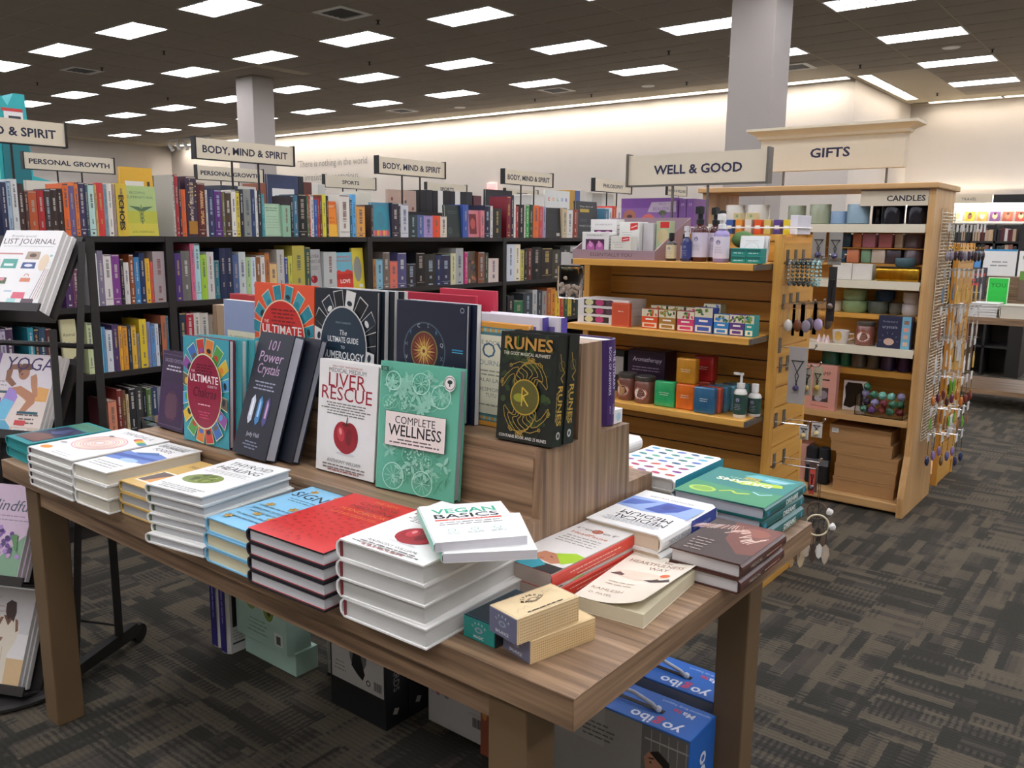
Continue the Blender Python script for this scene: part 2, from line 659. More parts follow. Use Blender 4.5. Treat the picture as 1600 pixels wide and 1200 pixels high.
# lay-in tiles
LX = [-3.57 - 2.41 * k for k in range(-3, 11)]
LY = [7.1 + 2.44 * k for k in range(-4, 6)]
def light_spot(x, y):
    if y > 15.5 and x < -5:
        return False
    return y < 20.5
lamps = [(x, y) for x in LX for y in LY if light_spot(x, y)]
tile_me = MB().box((-.59, -.293, H), (.59, .293, H + .0035)).mesh('tile', M_TILE)
rest = MB()
n_tile = 0
tx = [-3.57 + 1.205 * k for k in range(-22, 8)]
ty = [7.1 + .61 * k for k in range(-18, 24)]
cells = []
for x in tx:
    for y in ty:
        if x - .6 < XL or x + .6 > XR or y + .3 > (17.15 if x < XJ else 20.9) or y - .3 < YF:
            continue
        if x - .6 < XJ < x + .6 and y > 16:
            continue
        if y > 17 and -6 < x < -4.0:
            continue
        if any(abs(x - a) < .3 and abs(y - b) < .2 for a, b in lamps):
            continue
        if any(cx - w - .6 < x < cx + .6 and cy - .3 < y < cy + d + .3 for cx, cy, w, d in COLS):
            continue
        cells.append((x, y))
seen = [c for c in cells if -17.2 < c[0] < -1.2 and 6.4 < c[1] < 16.5 and (c[1] > 8.5 or c[0] < -7)]
seen.sort(key=lambda c: c[0] ** 2 + c[1] ** 2)
seen = set(seen[:240])
for c in cells:
    if c in seen:
        link('tile', tile_me, ceiling, loc=(c[0], c[1], 0))
    else:
        rest.box((c[0] - .59, c[1] - .293, H), (c[0] + .59, c[1] + .293, H + .0035))
for cx, cy, w, d in COLS:
    x0 = min(c for c in (x - .6 for x in tx) if c > cx - w - 1.8)
    for a, b in (((cx - w - .9, cy - .45), (cx + .75, cy - .01)), ((cx - w - .9, cy + d + .01), (cx + .75, cy + d + .45)), ((cx - w - .9, cy - .01), (cx - w - .01, cy + d + .01)), ((cx + .01, cy - .01), (cx + .75, cy + d + .01))):
        rest.box((a[0], a[1], H + .0008), (b[0], b[1], H + .0036))
r_ = rest.build('distant_tiles', M_TILE, ceiling)
r_['kind'] = 'stuff'

# recessed panel lights
fr = MB()
for a, b in (((-.6, -.3), (.6, -.275)), ((-.6, .275), (.6, .3)), ((-.6, -.275), (-.575, .275)), ((.575, -.275), (.6, .275))):
    fr.box((a[0], a[1], -.006), (b[0], b[1], .012))
fr_me = fr.mesh('frame', M_FIXT)
lv = MB()
for k in range(1, 6):
    x = -.575 + 1.15 * k / 6
    lv.prism([(x - .012, .0), (x + .012, 0), (x + .002, -.008), (x - .002, -.008)][::-1], 'Y', -.275, .275)
lv.prism([(-.012, 0), (.012, 0), (.002, -.008), (-.002, -.008)][::-1], 'X', -.575, .575)
lv_me = lv.mesh('louver', M_FIXT)
df_me = MB().box((-.575, -.275, .002), (.575, .275, .006)).mesh('diffuser', M_PANEL)
for x, y in lamps:
    t = thing('ceiling_light', 'lit white rectangular panel light recessed in the store ceiling', 'light', (x, y, H), 0, 'panel lights across the ceiling')
    link('frame', fr_me, t)
    link('diffuser', df_me, t)
    if -13 < x < -1 and 6 < y < 16:
        link('louver', lv_me, t)

# wall washers in slots
def washer(a, b, name, label, group, lamp=None):
    """slot fixture between two plan corners"""
    t = thing(name, label, 'light', ((a[0] + b[0]) / 2, (a[1] + b[1]) / 2, H), 0, group)
    hx, hy = (b[0] - a[0]) / 2, (b[1] - a[1]) / 2
    m = MB()
    m.box((-hx, -hy, .36), (hx, hy, .38))
    for q in ((-hx, -hy, -hx + .008, hy), (hx - .008, -hy, hx, hy), (-hx + .008, -hy, hx - .008, -hy + .008), (-hx + .008, hy - .008, hx - .008, hy)):
        m.box((q[0], q[1], -.004), (q[2], q[3], .36))
    m.build('housing', M_FIXT, t)
    MB().box((-hx + .01, -hy + .01, .28), (hx - .01, hy - .01, .285)).build('diffuser', lamp or M_STRIP, t)
x = XJ - .05
while x > XL + 1.5:
    washer((x - 1.46, 17.21), (x, 17.47), 'wall_wash_light', 'slim lit strip in the ceiling slot along the long back wall', 'strip lights along the back wall')
    x -= 1.5
for k in range(3):
    washer((-5.37, 17.25 + k * 1.2), (-5.11, 18.42 + k * 1.2), 'wall_wash_light', 'broad lit panel in the ceiling slot beside the corner wall', 'panels beside the corner wall', M_STRIP2)
x = -3.6
while x < XR - .1:
    washer((x - 1.46, 21.41), (x, 21.67), 'wall_wash_light', 'slim lit strip above the magazine wall at far right', 'strip lights at far right', M_STRIP2)
    x += 1.5

# small ceiling fittings
vent_me = [MB().box((-.3, -.3, -.004), (.3, .3, .0)).mesh('plate', M_FIXT), None]
def vent(x, y, lab):
    t = thing('ceiling_vent', lab, 'vent', (x, y, H - .001))
    m = MB()
    for a, b in (((-.3, -.3), (.3, -.22)), ((-.3, .22), (.3, .3)), ((-.3, -.22), (-.22, .22)), ((.22, -.22), (.3, .22))):
        m.box((a[0], a[1], -.01), (b[0], b[1], .0))
    m.build('frame', M_FIXT, t)
    for k in range(4):
        y0 = -.2 + k * .1
        MB().prism([(y0, -.002), (y0 + .06, -.012), (y0 + .06, -.009), (y0, .001)], 'X', -.22, .22).build('slat', M_SIGNEDGE, t)
for x, y, lab in ((-11.0, 15.3, 'square ceiling vent just left of the long strip lights'), (-16.0, 15.6, 'square ceiling vent beside the small far column'),
                  (-9.7, 8.33, 'dark square ceiling vent above the body mind sign'), (-6.0, 15.7, 'square ceiling vent half hidden by the wide column'),
                  (-17.2, 8.2, 'dim ceiling vent at left between panel lights'), (-24.0, 9.2, 'distant ceiling vent above the personal growth sign')):
    vent(x, y, lab)
def disc(x, y, lab):
    t = thing('ceiling_speaker', lab, 'speaker', (x, y, H - .001))
    MB().lathe([(.14, 0), (.13, -.012), (.11, -.012)], seg=24).build('rim', M_FIXT, t)
    MB().lathe([(.11, -.006), (.11, -.011)], seg=24).build('grille', M_TILE, t)
disc(-9.15, 15.95, 'round ceiling speaker between panel light and strip lights')
disc(-3.4, 15.55, 'round ceiling speaker beside panel lights at right')
disc(-14.4, 16.0, 'small round ceiling speaker far back at centre')
def sprinkler(x, y):
    t = thing('sprinkler_head', 'small dark sprinkler head hanging from the ceiling', 'sprinkler', (x, y, H), 0, 'sprinkler heads on the ceiling')
    MB().lathe([(.035, 0), (.035, -.006), (.012, -.008), (.012, -.05), (.02, -.052)], seg=10).build('stem', M_SIGNEDGE, t)
    MB().lathe([(.03, -.06), (.03, -.056)], seg=10).build('deflector', M_SIGNEDGE, t)
for x, y in ((-9.6, 8.9), (-12.0, 10.9), (-7.2, 13.2), (-8.3, 16.0), (-5.0, 16.2), (-2.9, 12.0), (-2.9, 16.1), (-14.2, 8.2), (-16.6, 8.3), (-19.4, 8.3), (-12.1, 16.0), (-10.7, 16.2), (-4.6, 20.2), (-19.0, 11.0)):
    sprinkler(x, y)

# track with spotlights, far left
t = thing('track_light', 'dark ceiling track with a row of small spotlights at far left', 'light', (-26.5, 16.0, H))
MB().box((-1.3, -.02, -.06), (1.3, .02, -.0)).build('rail', M_FIXT, t)
for k in range(6):
    x = -1.15 + k * .46
    sp = MB().tube([(x, 0, -.06), (x, 0, -.2)], .012).build('stem', M_FIXT, t)
    MB().tube([(x - .06, -.02, -.14), (x + .08, .04, -.36)], [.05, .07], 10).build('spotlight', M_FIXT, t)

# wall lettering, exit sign
p = Print(.002)
for i, (s, w) in enumerate((('"There is nothing in the world', 3.3), ('so irresistibly contagious', 2.9), ('as laughter', 1.4))):
    p.text(s, 0, -i * .42, .3, '#77736f', 'L', width=w)
q = thing('wall_quote', 'grey lettered quotation on the washed back wall', 'lettering', (-22.85, YB - .006, 3.36))
p.build('lettering', q, face((0, 0, 0), (1, 0, 0), (0, 0, 1)))
t = thing('exit_sign', 'small glowing red exit sign on the back wall', 'exit sign', (-14.67, YB - .06, 2.55))
MB().bev((-.16, 0, -.1), (.16, .06, .1), .008).build('housing', mat_emit('exit_red', '#ff2a20', .45), t)
p = Print(.002)
p.text('EXIT', 0, -.045, .12, '#ffd9d0')
p.build('lettering', t, face((0, 0, 0), (1, 0, 0), (0, 0, 1)))
# ---------------------------------------------------------------- display table
TZ = .74
t = thing('display_table', 'wooden display table with taupe legs covered in books', 'table', (-1.524, 1.34, 0))
MB().bev((-.941, -.463, .69), (.941, .463, TZ), .0015).build('tabletop', M_LAMX, t)
for sx_ in (-1, 1):
    for sy_ in (-1, 1):
        MB().bev((min(sx_ * .775, sx_ * .848), min(sy_ * .372, sy_ * .445), 0), (max(sx_ * .775, sx_ * .848), max(sy_ * .372, sy_ * .445), .69), .003).build('leg', M_TAUPE, t)
for sy_ in (-1, 1):
    MB().box((-.775, min(sy_ * .422, sy_ * .438), .636), (.775, max(sy_ * .422, sy_ * .438), .69)).build('apron', M_LAMX, t)
for sx_ in (-1, 1):
    MB().box((min(sx_ * .825, sx_ * .84), -.372, .636), (max(sx_ * .825, sx_ * .84), .372, .69)).build('apron', M_LAMY, t)
    MB().box((min(sx_ * .9405, sx_ * .942), -.462, .6905), (max(sx_ * .9405, sx_ * .942), .462, TZ - .0008)).build('edge_band', M_LAMY, t)
# stepped riser
RZ1, RZ2, RZ3 = .84, .97, 1.155
prof = [(1.085, TZ), (1.615, TZ), (1.615, RZ1), (1.515, RZ1), (1.507, RZ2), (1.40, RZ2), (1.392, RZ3), (1.322, RZ3), (1.316, RZ2), (1.206, RZ2), (1.198, RZ1), (1.085, RZ1)]
t = thing('stepped_riser', 'stepped wood laminate riser in the middle of the display table', 'display riser', (0, 0, 0))
for a, b in ((-2.115, -2.095), (-.9, -.88)):
    MB().prism(prof, 'X', a, b).build('side_panel', M_LAMZ, t)
for (y0, z0), (y1, z1), nm in (((1.085, RZ1 - .018), (1.2, RZ1), 'step'), ((1.206, RZ2 - .018), (1.32, RZ2), 'step'), ((1.322, RZ3 - .018), (1.392, RZ3), 'cap'),
                               ((1.395, RZ2 - .018), (1.507, RZ2), 'step'), ((1.51, RZ1 - .018), (1.615, RZ1), 'step')):
    MB().box((-2.095, y0, z0), (-.9, y1, z1)).build(nm, M_LAMX, t)
for y, z0, z1 in ((1.087, TZ, RZ1 - .018), (1.2, RZ1, RZ2 - .018), (1.322, RZ2, RZ3 - .018), (1.376, RZ2, RZ3 - .018), (1.49, RZ1, RZ2 - .018), (1.597, TZ, RZ1 - .018)):
    MB().box((-2.095, y, z0), (-.9, y + .016, z1)).build('riser_board', M_LAMX, t)

# ---------------------------------------------------------------- book builder
def arc_u(w, t, b, hard):
    """outline pairs of the case: outer and inner points running front board, spine, back board"""
    n = 5
    bul = min(.006, t * .18) if hard else .0005
    out, inn = [(w, t)], [(w, t - b)]
    out.append((.004, t))
    inn.append((b + .002, t - b))
    for k in range(1, n):
        z = t * (1 - k / n)
        q = 1 - (2 * k / n - 1) ** 2
        out.append((-bul * q, z))
        inn.append((b * .9 - bul * q * .6, b + (t - 2 * b) * (1 - k / n)))
    out += [(.004, 0), (w, 0)]
    inn += [(b + .002, b), (w, b)]
    return out, inn

BOOKMESH = {}
def case_mesh(w, h, t, hard):
    k = ('c', round(w, 4), round(h, 4), round(t, 4), hard)
    if k not in BOOKMESH:
        b = .0028 if hard else .0007
        out, inn = arc_u(w, t, b, hard)
        n = len(out)
        vv = []
        for y in (0, h):
            vv += [(x, y, z) for x, z in out] + [(x, y, z) for x, z in inn]
        fs = []
        o2 = 2 * n
        for i in range(n - 1):
            fs.append((i, i + 1, o2 + i + 1, o2 + i))
            fs.append((n + i, o2 + n + i, o2 + n + i + 1, n + i + 1))
            fs.append((i, n + i, n + i + 1, i + 1))
            fs.append((o2 + i, o2 + i + 1, o2 + n + i + 1, o2 + n + i))
        fs.append((0, o2, o2 + n, n))
        fs.append((n - 1, 2 * n - 1, o2 + 2 * n - 1, o2 + n - 1))
        m = MB().add(vv, fs)
        BOOKMESH[k] = m.mesh('cover', M_COVER)
        d = .0035 if hard else .0
        BOOKMESH[('p',) + k[1:]] = MB().box((b + .001, d, b), (w - d - (.0 if hard else .0003), h - d, t - b)).mesh('pages', M_PAGES)
    return BOOKMESH[k], BOOKMESH[('p',) + k[1:]]

def FLAT(x, y, z, rz=0):
    """book lying with its front cover up; origin is the spine-side bottom corner"""
    return Matrix.Translation((x, y, z)) @ Matrix.Rotation(R(rz), 4, 'Z')
def STAND(x, y, z, rz=0, lean=0, roll=0):
    """book standing, front cover towards -Y; origin at the lower front corner on the spine side"""
    return Matrix.Translation((x, y, z)) @ Matrix.Rotation(R(rz), 4, 'Z') @ Matrix.Rotation(R(-lean), 4, 'X') @ Matrix.Rotation(R(90), 4, 'X')

def book(M, w, h, t, label, cover='#e8e6e0', pages='#d9d4c8', hard=True, front=None, spine=None, back=None, name='book', group=None, front_off=True, cat='book'):
    """M places the local frame; local x width from the spine, y height, z thickness (front cover at z=t).
    When standing the front cover plane lies on the local plane z=t, so it is shifted to touch the origin."""
    cm, pm = case_mesh(w, h, t, hard)
    o = link(name, cm, None, cover)
    o.matrix_world = M @ Matrix.Translation((0, 0, -t)) if front_off == 'stand' else M
    tag(o, label, cat, group)
    link('pages', pm, o, pages)
    if front:
        p = Print()
        front(p, w, h)
        p.build('cover_print', o, face((0, 0, t), (1, 0, 0), (0, 1, 0)))
    if spine:
        p = Print()
        spine(p, h, t)
        xo = -(min(.006, t * .18) if hard else .0005) * .97
        p.build('spine_print', o, face((xo, h, 0), (0, -1, 0), (0, 0, 1)))
    if back:
        p = Print()
        back(p, w, h)
        p.build('back_print', o, face((w, 0, 0), (-1, 0, 0), (0, 1, 0)))
    return o
# ---------------------------------------------------------------- cover artwork
def apple(p, cx, cy, r):
    p.ell(cx, cy - r * .95, r * .8, r * .1, '#cfcac8')
    p.up()
    p.ell(cx - r * .32, cy + .08 * r, r * .72, r * .86, '#a51f2d')
    p.ell(cx + r * .32, cy + .08 * r, r * .7, r * .86, '#8f1524')
    p.ell(cx, cy - r * .25, r * .78, r * .68, '#9c1a28')
    p.up()
    p.ell(cx - r * .42, cy + r * .2, r * .3, r * .45, '#c43a45', rot=.3)
    p.ell(cx + r * .25, cy + r * .1, r * .25, r * .5, '#7a0f1d')
    p.up()
    p.ell(cx - r * .45, cy + r * .35, r * .12, r * .2, '#e58a8a', rot=.3)
    p.ell(cx, cy + r * .78, r * .35, r * .1, '#6d0f18')
    p.up().line([(cx, cy + r * .72), (cx + r * .1, cy + r * 1.25)], r * .07, '#3d2a1a')

def liver_front(p, w, h):
    p.text('NEW YORK TIMES BESTSELLER', w / 2, h * .945, .0055, '#b5605a', width=w * .5)
    p.text('MEDICAL MEDIUM', w / 2, h * .9, .013, '#6e6a68', width=w * .62)
    p.text('LIVER', w / 2, h * .77, .044, '#9d1f2d', width=w * .62)
    p.text('RESCUE', w / 2, h * .655, .042, '#9d1f2d', width=w * .84)
    p.lines(w * .07, w * .93, h * .62, 5, .0058, '#7f7b78', .0026)
    apple(p, w * .52, h * .33, w * .2)
    p.text('ANTHONY WILLIAM', w / 2, h * .095, .011, '#6e6a68', width=w * .56)
    p.lines(w * .07, w * .93, h * .065, 2, .0065, '#7a6f6c', .0028)
    p.lines(w * .2, w * .8, h * .02, 1, .006, '#a3504c', .0025)

def leaf(p, x, y, l, wd, a, col):
    c, s = math.cos(a), math.sin(a)
    pts = []
    for u, v in ((0, 0), (.25, .8), (.55, 1), (.85, .5), (1, 0), (.85, -.5), (.55, -1), (.25, -.8)):
        pts.append((x + u * l * c - v * wd / 2 * s, y + u * l * s + v * wd / 2 * c))
    p.poly(pts, col)

def wellness_front(p, w, h):
    rn = random.Random(5)
    def inside(x, y, m=.012):
        return m < x < w - m and m < y < h - m and not (w * .1 < x < w * .9 and h * .34 < y < h * .66)
    for c in ('#86c8ad', '#57aa8b', '#93d0b8'):
        for k in range(30):
            x, y = rn.uniform(0, w), rn.uniform(0, h)
            if inside(x, y, .022):
                n = rn.randint(3, 6)
                for j in range(n):
                    leaf(p, x, y, .02, .008, j * 2 * math.pi / n + k, c)
        p.up()
    for k in range(46):
        x, y = rn.uniform(0, w), rn.uniform(0, h)
        if inside(x, y, .02):
            r = rn.uniform(.007, .016)
            p.ring(x, y, r, r + .0008, '#96d2ba', n=20)
            for j in range(7):
                p.ell(x + rn.uniform(-r, r) * .6, y + rn.uniform(-r, r) * .6, .0022, col='#9ad4bd', n=8)
    p.up()
    for (x, y, r) in ((.25, .12, .026), (.62, .1, .024), (.55, .86, .02), (.2, .86, .018), (.8, .78, .022)):
        p.ring(w * x, h * y, r, r + .0016, '#b9e6d5', n=26)
        for j in range(10):
            a = j * .628
            p.line([(w * x, h * y), (w * x + r * .85 * math.cos(a), h * y + r * .85 * math.sin(a))], .0009, '#a5dcc6')
    p.up()
    p.rect(w * .12, h * .355, w * .88, h * .625, '#2f4a44')
    p.up().rect(w * .125, h * .358, w * .875, h * .622, '#e9e0d8')
    p.up()
    p.text('COMPLETE', w / 2, h * .535, .022, '#33302f', width=w * .5)
    p.text('WELLNESS', w / 2, h * .44, .032, '#1f1e1e', width=w * .66, bold=.01)
    p.lines(w * .18, w * .82, h * .405, 2, .0065, '#6d6664', .0028)
    p.ell(w * .9, h * .89, .0135, .0155, '#e8e4de', n=28)
    p.up().ring(w * .9, h * .89, .0115, .0128, '#1f2f2a', n=28)
    p.ell(w * .9, h * .9, .006, .004, '#1f2f2a')
    p.rect(w * .9 - .0012, h * .865, w * .9 + .0012, h * .9, '#1f2f2a')
    p.rect(w * .04, h * .93, w * .14, h * .965, '#2f5f4f')
    p.up().text('DK', w * .09, h * .936, .008, '#8fcfb4')

def ulti(p, w, h, bg, ring_cols, disc, title, cards, title_col='#e9e2da', ry=.40):
    p.rect(0, 0, w, h, bg)
    p.up()
    cx, cy = w / 2, h * .5
    n = 16
    rx, rr = w * .52, h * .46
    for k in range(n):
        a = 2 * math.pi * k / n + .2
        x, y = cx + rx * .82 * math.cos(a), cy + rr * .84 * math.sin(a)
        c, s = math.cos(a - math.pi / 2), math.sin(a - math.pi / 2)
        def box(sx, sy, col):
            q = []
            for u, v in ((-sx * .8, -sy), (sx * .8, -sy), (sx, sy), (-sx, sy)):
                q.append((min(max(x + u * c - v * s, .001), w - .001), min(max(y + u * s + v * c, .001), h - .001)))
            p.poly(q, col)
        box(.0165, .029, cards)
        p.up()
        box(.0148, .0265, ring_cols[k % len(ring_cols)])
        p.up()
        p.ell(x, y, .006, .009, ring_cols[(k + 2) % len(ring_cols)] if k % 3 else '#1d2a30', n=10, rot=a)
        p.z -= 2
    p.up().up().up()
    p.ell(cx, cy, w * .385, h * .355, cards, n=40)
    p.up().ell(cx, cy, w * .37, h * .342, disc, n=40)
    p.up()
    return cx, cy

def chakra_front(p, w, h):
    cx, cy = ulti(p, w, h, '#3a9aa8', ['#4f9fd0', '#d8b33a', '#4f9a48', '#d97f3a', '#c23a34', '#3f6fb8', '#8f4f9a', '#6a5a4a'], '#8f1238', '', '#cfe0b0')
    p.text('THE', cx - w * .24, cy + h * .17, .008, '#e9dada')
    p.text('ULTIMATE', cx, cy + h * .085, .026, '#f0e6e2', width=w * .62, bold=.012)
    p.text('GUIDE TO', cx + w * .18, cy + h * .045, .008, '#e9dada')
    p.text('Chakras', cx, cy - h * .055, .034, '#4a0a22', width=w * .5, shear=.25)
    p.lines(cx - w * .2, cx + w * .2, cy - h * .13, 1, .006, '#e3b9c0', .0028)
    p.lines(cx - w * .2, cx + w * .22, cy + h * .24, 4, .007, '#5c0a24', .003)
    p.lines(cx - w * .14, cx + w * .14, cy - h * .2, 3, .007, '#c2456a', .003)

def tarot_front(p, w, h):
    cx, cy = ulti(p, w, h, '#e2532c', ['#2a8a98', '#1f7f8f', '#3a97a5'], '#c8241f', '', '#e9c9a0')
    p.text('THE', cx - w * .26, cy + h * .13, .01, '#f0e0d0')
    p.text('ULTIMATE', cx, cy + h * .035, .03, '#f3e8dc', width=w * .66, bold=.012)
    p.lines(cx - w * .2, cx + w * .25, cy + h * .25, 5, .009, '#7d100f', .004)
    p.text('GUIDE TO TAROT', cx, cy - h * .06, .014, '#f3e8dc', width=w * .5)

def numer_front(p, w, h):
    cx, cy = ulti(p, w, h, '#131c26', ['#10151c', '#1a2530', '#0f1318', '#d8d6d0'], '#1f3140', '', '#d0cdc6')
    p.text('TRACY CLARKSON', cx, cy + h * .2, .006, '#8f9fa8')
    p.text('The', cx, cy + h * .1, .017, '#dfe3e2', shear=.2)
    p.text('ULTIMATE GUIDE', cx, cy + h * .035, .018, '#e3e6e4', width=w * .5, bold=.015)
    p.text('TO', cx, cy - h * .02, .01, '#dfe3e2')
    p.text('NUMEROLOGY', cx, cy - h * .11, .024, '#e3e6e4', width=w * .68, bold=.015)
    p.lines(cx - w * .2, cx + w * .2, cy - h * .17, 2, .008, '#a9b4b8', .003)

def power_front(p, w, h):
    p.text('101', w / 2, h * .86, .034, '#b99ab8', shear=.1)
    p.text('Power', w / 2, h * .76, .036, '#c2a3c0', shear=.1)
    p.text('Crystals', w / 2, h * .665, .034, '#c2a3c0', shear=.1, width=w * .62)
    p.lines(w * .2, w * .8, h * .59, 3, .008, '#9aa0b5', .003)
    for i, (c1, c2) in enumerate((('#c5ccd8', '#e6eaf0'), ('#3f7fb5', '#9fc9e8'), ('#4a4a80', '#c9a0b8'))):
        x = w * (.3 + .21 * i)
        y0, y1 = h * .25, h * (.49 - .0 * i)
        p.poly([(x - .009, y0 + .012), (x - .002, y0), (x + .008, y0 + .01), (x + .01, y1 - .014), (x + .002, y1), (x - .008, y1 - .012)], c1)
        p.up().poly([(x - .004, y0 + .02), (x + .003, y0 + .02), (x + .004, y1 - .018), (x - .002, y1 - .006)], c2)
        p.z -= 1
    p.up()
    p.text('Judy Hall', w / 2, h * .16, .014, '#b9bccc')
    p.lines(w * .28, w * .72, h * .11, 3, .007, '#7f879f', .0028)

def sacred_front(p, w, h):
    p.frame(w * .05, h * .04, w * .95, h * .96, .0015, '#6d5784')
    p.rect(w * .14, h * .1, w * .86, h * .6, '#3a2148')
    p.up()
    p.ell(w * .5, h * .3, w * .27, h * .2, '#4d2a45', n=30)
    p.up()
    for i in range(7):
        for j in range(9):
            x, y = w * (.32 + .06 * i), h * (.16 + .035 * j)
            if ((x - w * .5) / (w * .25)) ** 2 + ((y - h * .3) / (h * .18)) ** 2 < 1:
                p.ring(x, y, .0025, .0034, '#8a6570', n=10)
    p.text('SACRED CRYSTALS', w / 2, h * .86, .014, '#a99ab5', width=w * .72)
    p.lines(w * .2, w * .8, h * .8, 2, .009, '#cfc6d6', .004)

def joy_front(p, w, h):
    p.rect(0, 0, w, h, '#d9973a')
    p.up().rect(w * .055, h * .045, w * .945, h * .955, '#4f7f86')
    p.up()
    for k in range(22):
        for (x, y) in ((w * .08 + w * .84 * k / 21, h * .925), (w * .08 + w * .84 * k / 21, h * .075), (w * .09, h * .08 + h * .84 * k / 21), (w * .91, h * .08 + h * .84 * k / 21)):
            p.ell(x, y, .0042, .0042, '#c98f3a' if k % 2 else '#8fb3ac', n=8)
    p.up().rect(w * .15, h * .12, w * .85, h * .88, '#ded7bd')
    p.up().text('THE BOOK OF', w / 2, h * .79, .012, '#8a8778', width=w * .5)
    p.text('JOY', w / 2, h * .665, .044, '#3f5f7a', width=w * .46)
    p.text('JOURNAL', w / 2, h * .59, .015, '#7f8a8c', width=w * .44)
    p.lines(w * .3, w * .7, h * .53, 2, .008, '#9a9682', .003)
    p.text('DALAI LAMA', w / 2, h * .43, .011, '#7f7c6c', width=w * .46)
    p.text('DESMOND', w / 2, h * .34, .011, '#7f7c6c', width=w * .4)
    p.text('TUTU', w / 2, h * .285, .011, '#7f7c6c')
    p.lines(w * .25, w * .75, h * .2, 1, .008, '#9a9682', .003)

def secret_front(p, w, h):
    cx, cy = w * .42, h * .58
    p.ring(cx, cy, w * .29, w * .305, '#4f5a66', n=48)
    p.ell(cx, cy, w * .195, w * .21, '#7d7248', n=40)
    p.up().ell(cx, cy, w * .18, w * .195, '#6d2a22', n=40)
    p.up()
    for k in range(24):
        a = k * math.pi / 12
        p.poly([(cx + .004 * math.cos(a + 1.57), cy + .004 * math.sin(a + 1.57)), (cx + w * .165 * math.cos(a), cy + w * .18 * math.sin(a)), (cx - .004 * math.cos(a + 1.57), cy - .004 * math.sin(a + 1.57))], '#a86a34' if k % 2 else '#c9a24f')
    p.up().ell(cx, cy, w * .05, w * .054, '#d0b260', n=16)
    p.up().ell(cx, cy, w * .02, col='#7d2a1f', n=12)
    for k, ch in enumerate('QRSCYHVBDEMX'):
        a = k * math.pi / 6 + .3
        p.text(ch, cx + w * .265 * math.cos(a), cy + w * .275 * math.sin(a) - .004, .012, ['#b9bfc4', '#3f86a8', '#7f8a98'][k % 3])
    p.line([(w * .82, h * .62), (w * .97, h * .62)], .003, '#2f7fa8')
    p.line([(w * .82, h * .6), (w * .97, h * .6)], .002, '#4f9fc0')
    p.line([(w * .76, h * .4), (w * .8, h * .34), (w * .87, h * .36), (w * .9, h * .44), (w * .84, h * .48)], .0022, '#7f8896')
    p.ring(w * .95, h * .95, .004, .0055, '#9fa8b5', n=16)
    p.text('THE SECRET LANGUAGE OF', w / 2, h * .2, .014, '#8f959f', width=w * .86)
    p.text('YOUR STARS', w / 2, h * .09, .02, '#8f959f', width=w * .7)

def runes_front(p, w, h):
    rn = random.Random(3)
    p.rect(0, 0, w, h, '#12190f')
    p.up()
    for k in range(60):
        x, y = rn.uniform(.01, w - .01), rn.uniform(.01, h - .01)
        p.ell(x, y, rn.uniform(.002, .009), rn.uniform(.003, .012), rn.choice(['#1d2a14', '#24331a', '#2c3d1c', '#182212', '#36481f']), n=9, rot=rn.uniform(0, 3))
        if k % 12 == 11:
            p.up()
    p.up()
    for x in (.12, .3, .45):
        p.rect(w * x, h * .78, w * x + .004, h * .97, '#3f6a24')
    p.up()
    cx, cy = w * .5, h * .42
    for sgn in (1, -1):
        for k in range(9):
            a = R(90 * sgn + (k - 4) * 13)
            pts = []
            for j in range(10):
                q = j / 9
                r = .028 + q * .03
                b = a + .5 * math.sin(q * 7 + k) * q
                pts.append((cx + r * math.cos(b), cy + r * 1.25 * math.sin(b)))
            p.line(pts, .0012, '#a8893a')
            p.ring(pts[-1][0], pts[-1][1], .0022, .0034, '#a8893a', n=10)
    p.up().ell(cx, cy, w * .255, w * .265, '#b08f2f', n=36)
    p.up().ell(cx, cy, w * .235, w * .245, '#55511c', n=36)
    p.up().ell(cx - .012, cy - .002, .013, .008, '#8a8a2a')
    p.up()
    p.line([(cx - .006, cy - .017), (cx - .006, cy + .018), (cx + .008, cy + .008), (cx - .005, cy + .001), (cx + .009, cy - .016)], .0026, '#c9a63a')
    p.text('RUNES', w * .52, h * .85, .032, '#b8863a', width=w * .84, bold=.02)
    p.text('THE GODS\' MAGICAL ALPHABET', w * .5, h * .795, .0085, '#cfc9b4', width=w * .82, bold=.01)
    p.text('CONTAINS BOOK AND 25 RUNES', w * .5, h * .035, .008, '#d6d2c8', width=w * .84, bold=.01)

def runes_spine(p, h, t):
    p.line([(h * .16, t * .3), (h * .28, t * .5), (h * .33, t * .8), (h * .38, t * .45), (h * .42, t * .7)], .002, '#a8893a')
    p.ring(h * .27, t * .5, .008, .0095, '#6d6428', n=20)
    p.text('RUNES', h * .63, t * .28, .021, '#b8943a', width=h * .36, bold=.02)
    p.lines(h * .48, h * .8, t * .14, 1, .004, '#a89a5a', .002)
    p.ell(h * .9, t * .5, .0075, .0065, '#b5b3ac', n=18)
    p.up().ell(h * .9, t * .5, .004, .003, '#1a1c18', n=12)

def healing_front(p, w, h):
    p.text('THYROID', w * .52, h * .8, .03, '#2b2928', width=w * .74)
    p.text('HEALING', w * .52, h * .665, .03, '#2b2928', width=w * .74)
    p.lines(w * .1, w * .9, h * .61, 3, .007, '#a5a29c', .002)
    p.ell(w * .42, h * .36, .045, .03, '#7f8f45', n=20, rot=.25)
    p.up()
    rn = random.Random(2)
    for k in range(26):
        leaf(p, w * .42 - .035 + rn.uniform(0, .05), h * .36 - .02 + rn.uniform(0, .035), .02, .012, rn.uniform(-.3, .9), rn.choice(['#92a153', '#5f7030', '#a9b56a', '#6f8038', '#4c5c28']))
        if k % 7 == 6:
            p.up()
    p.lines(w * .08, w * .9, h * .1, 3, .008, '#8f8c86', .0026)

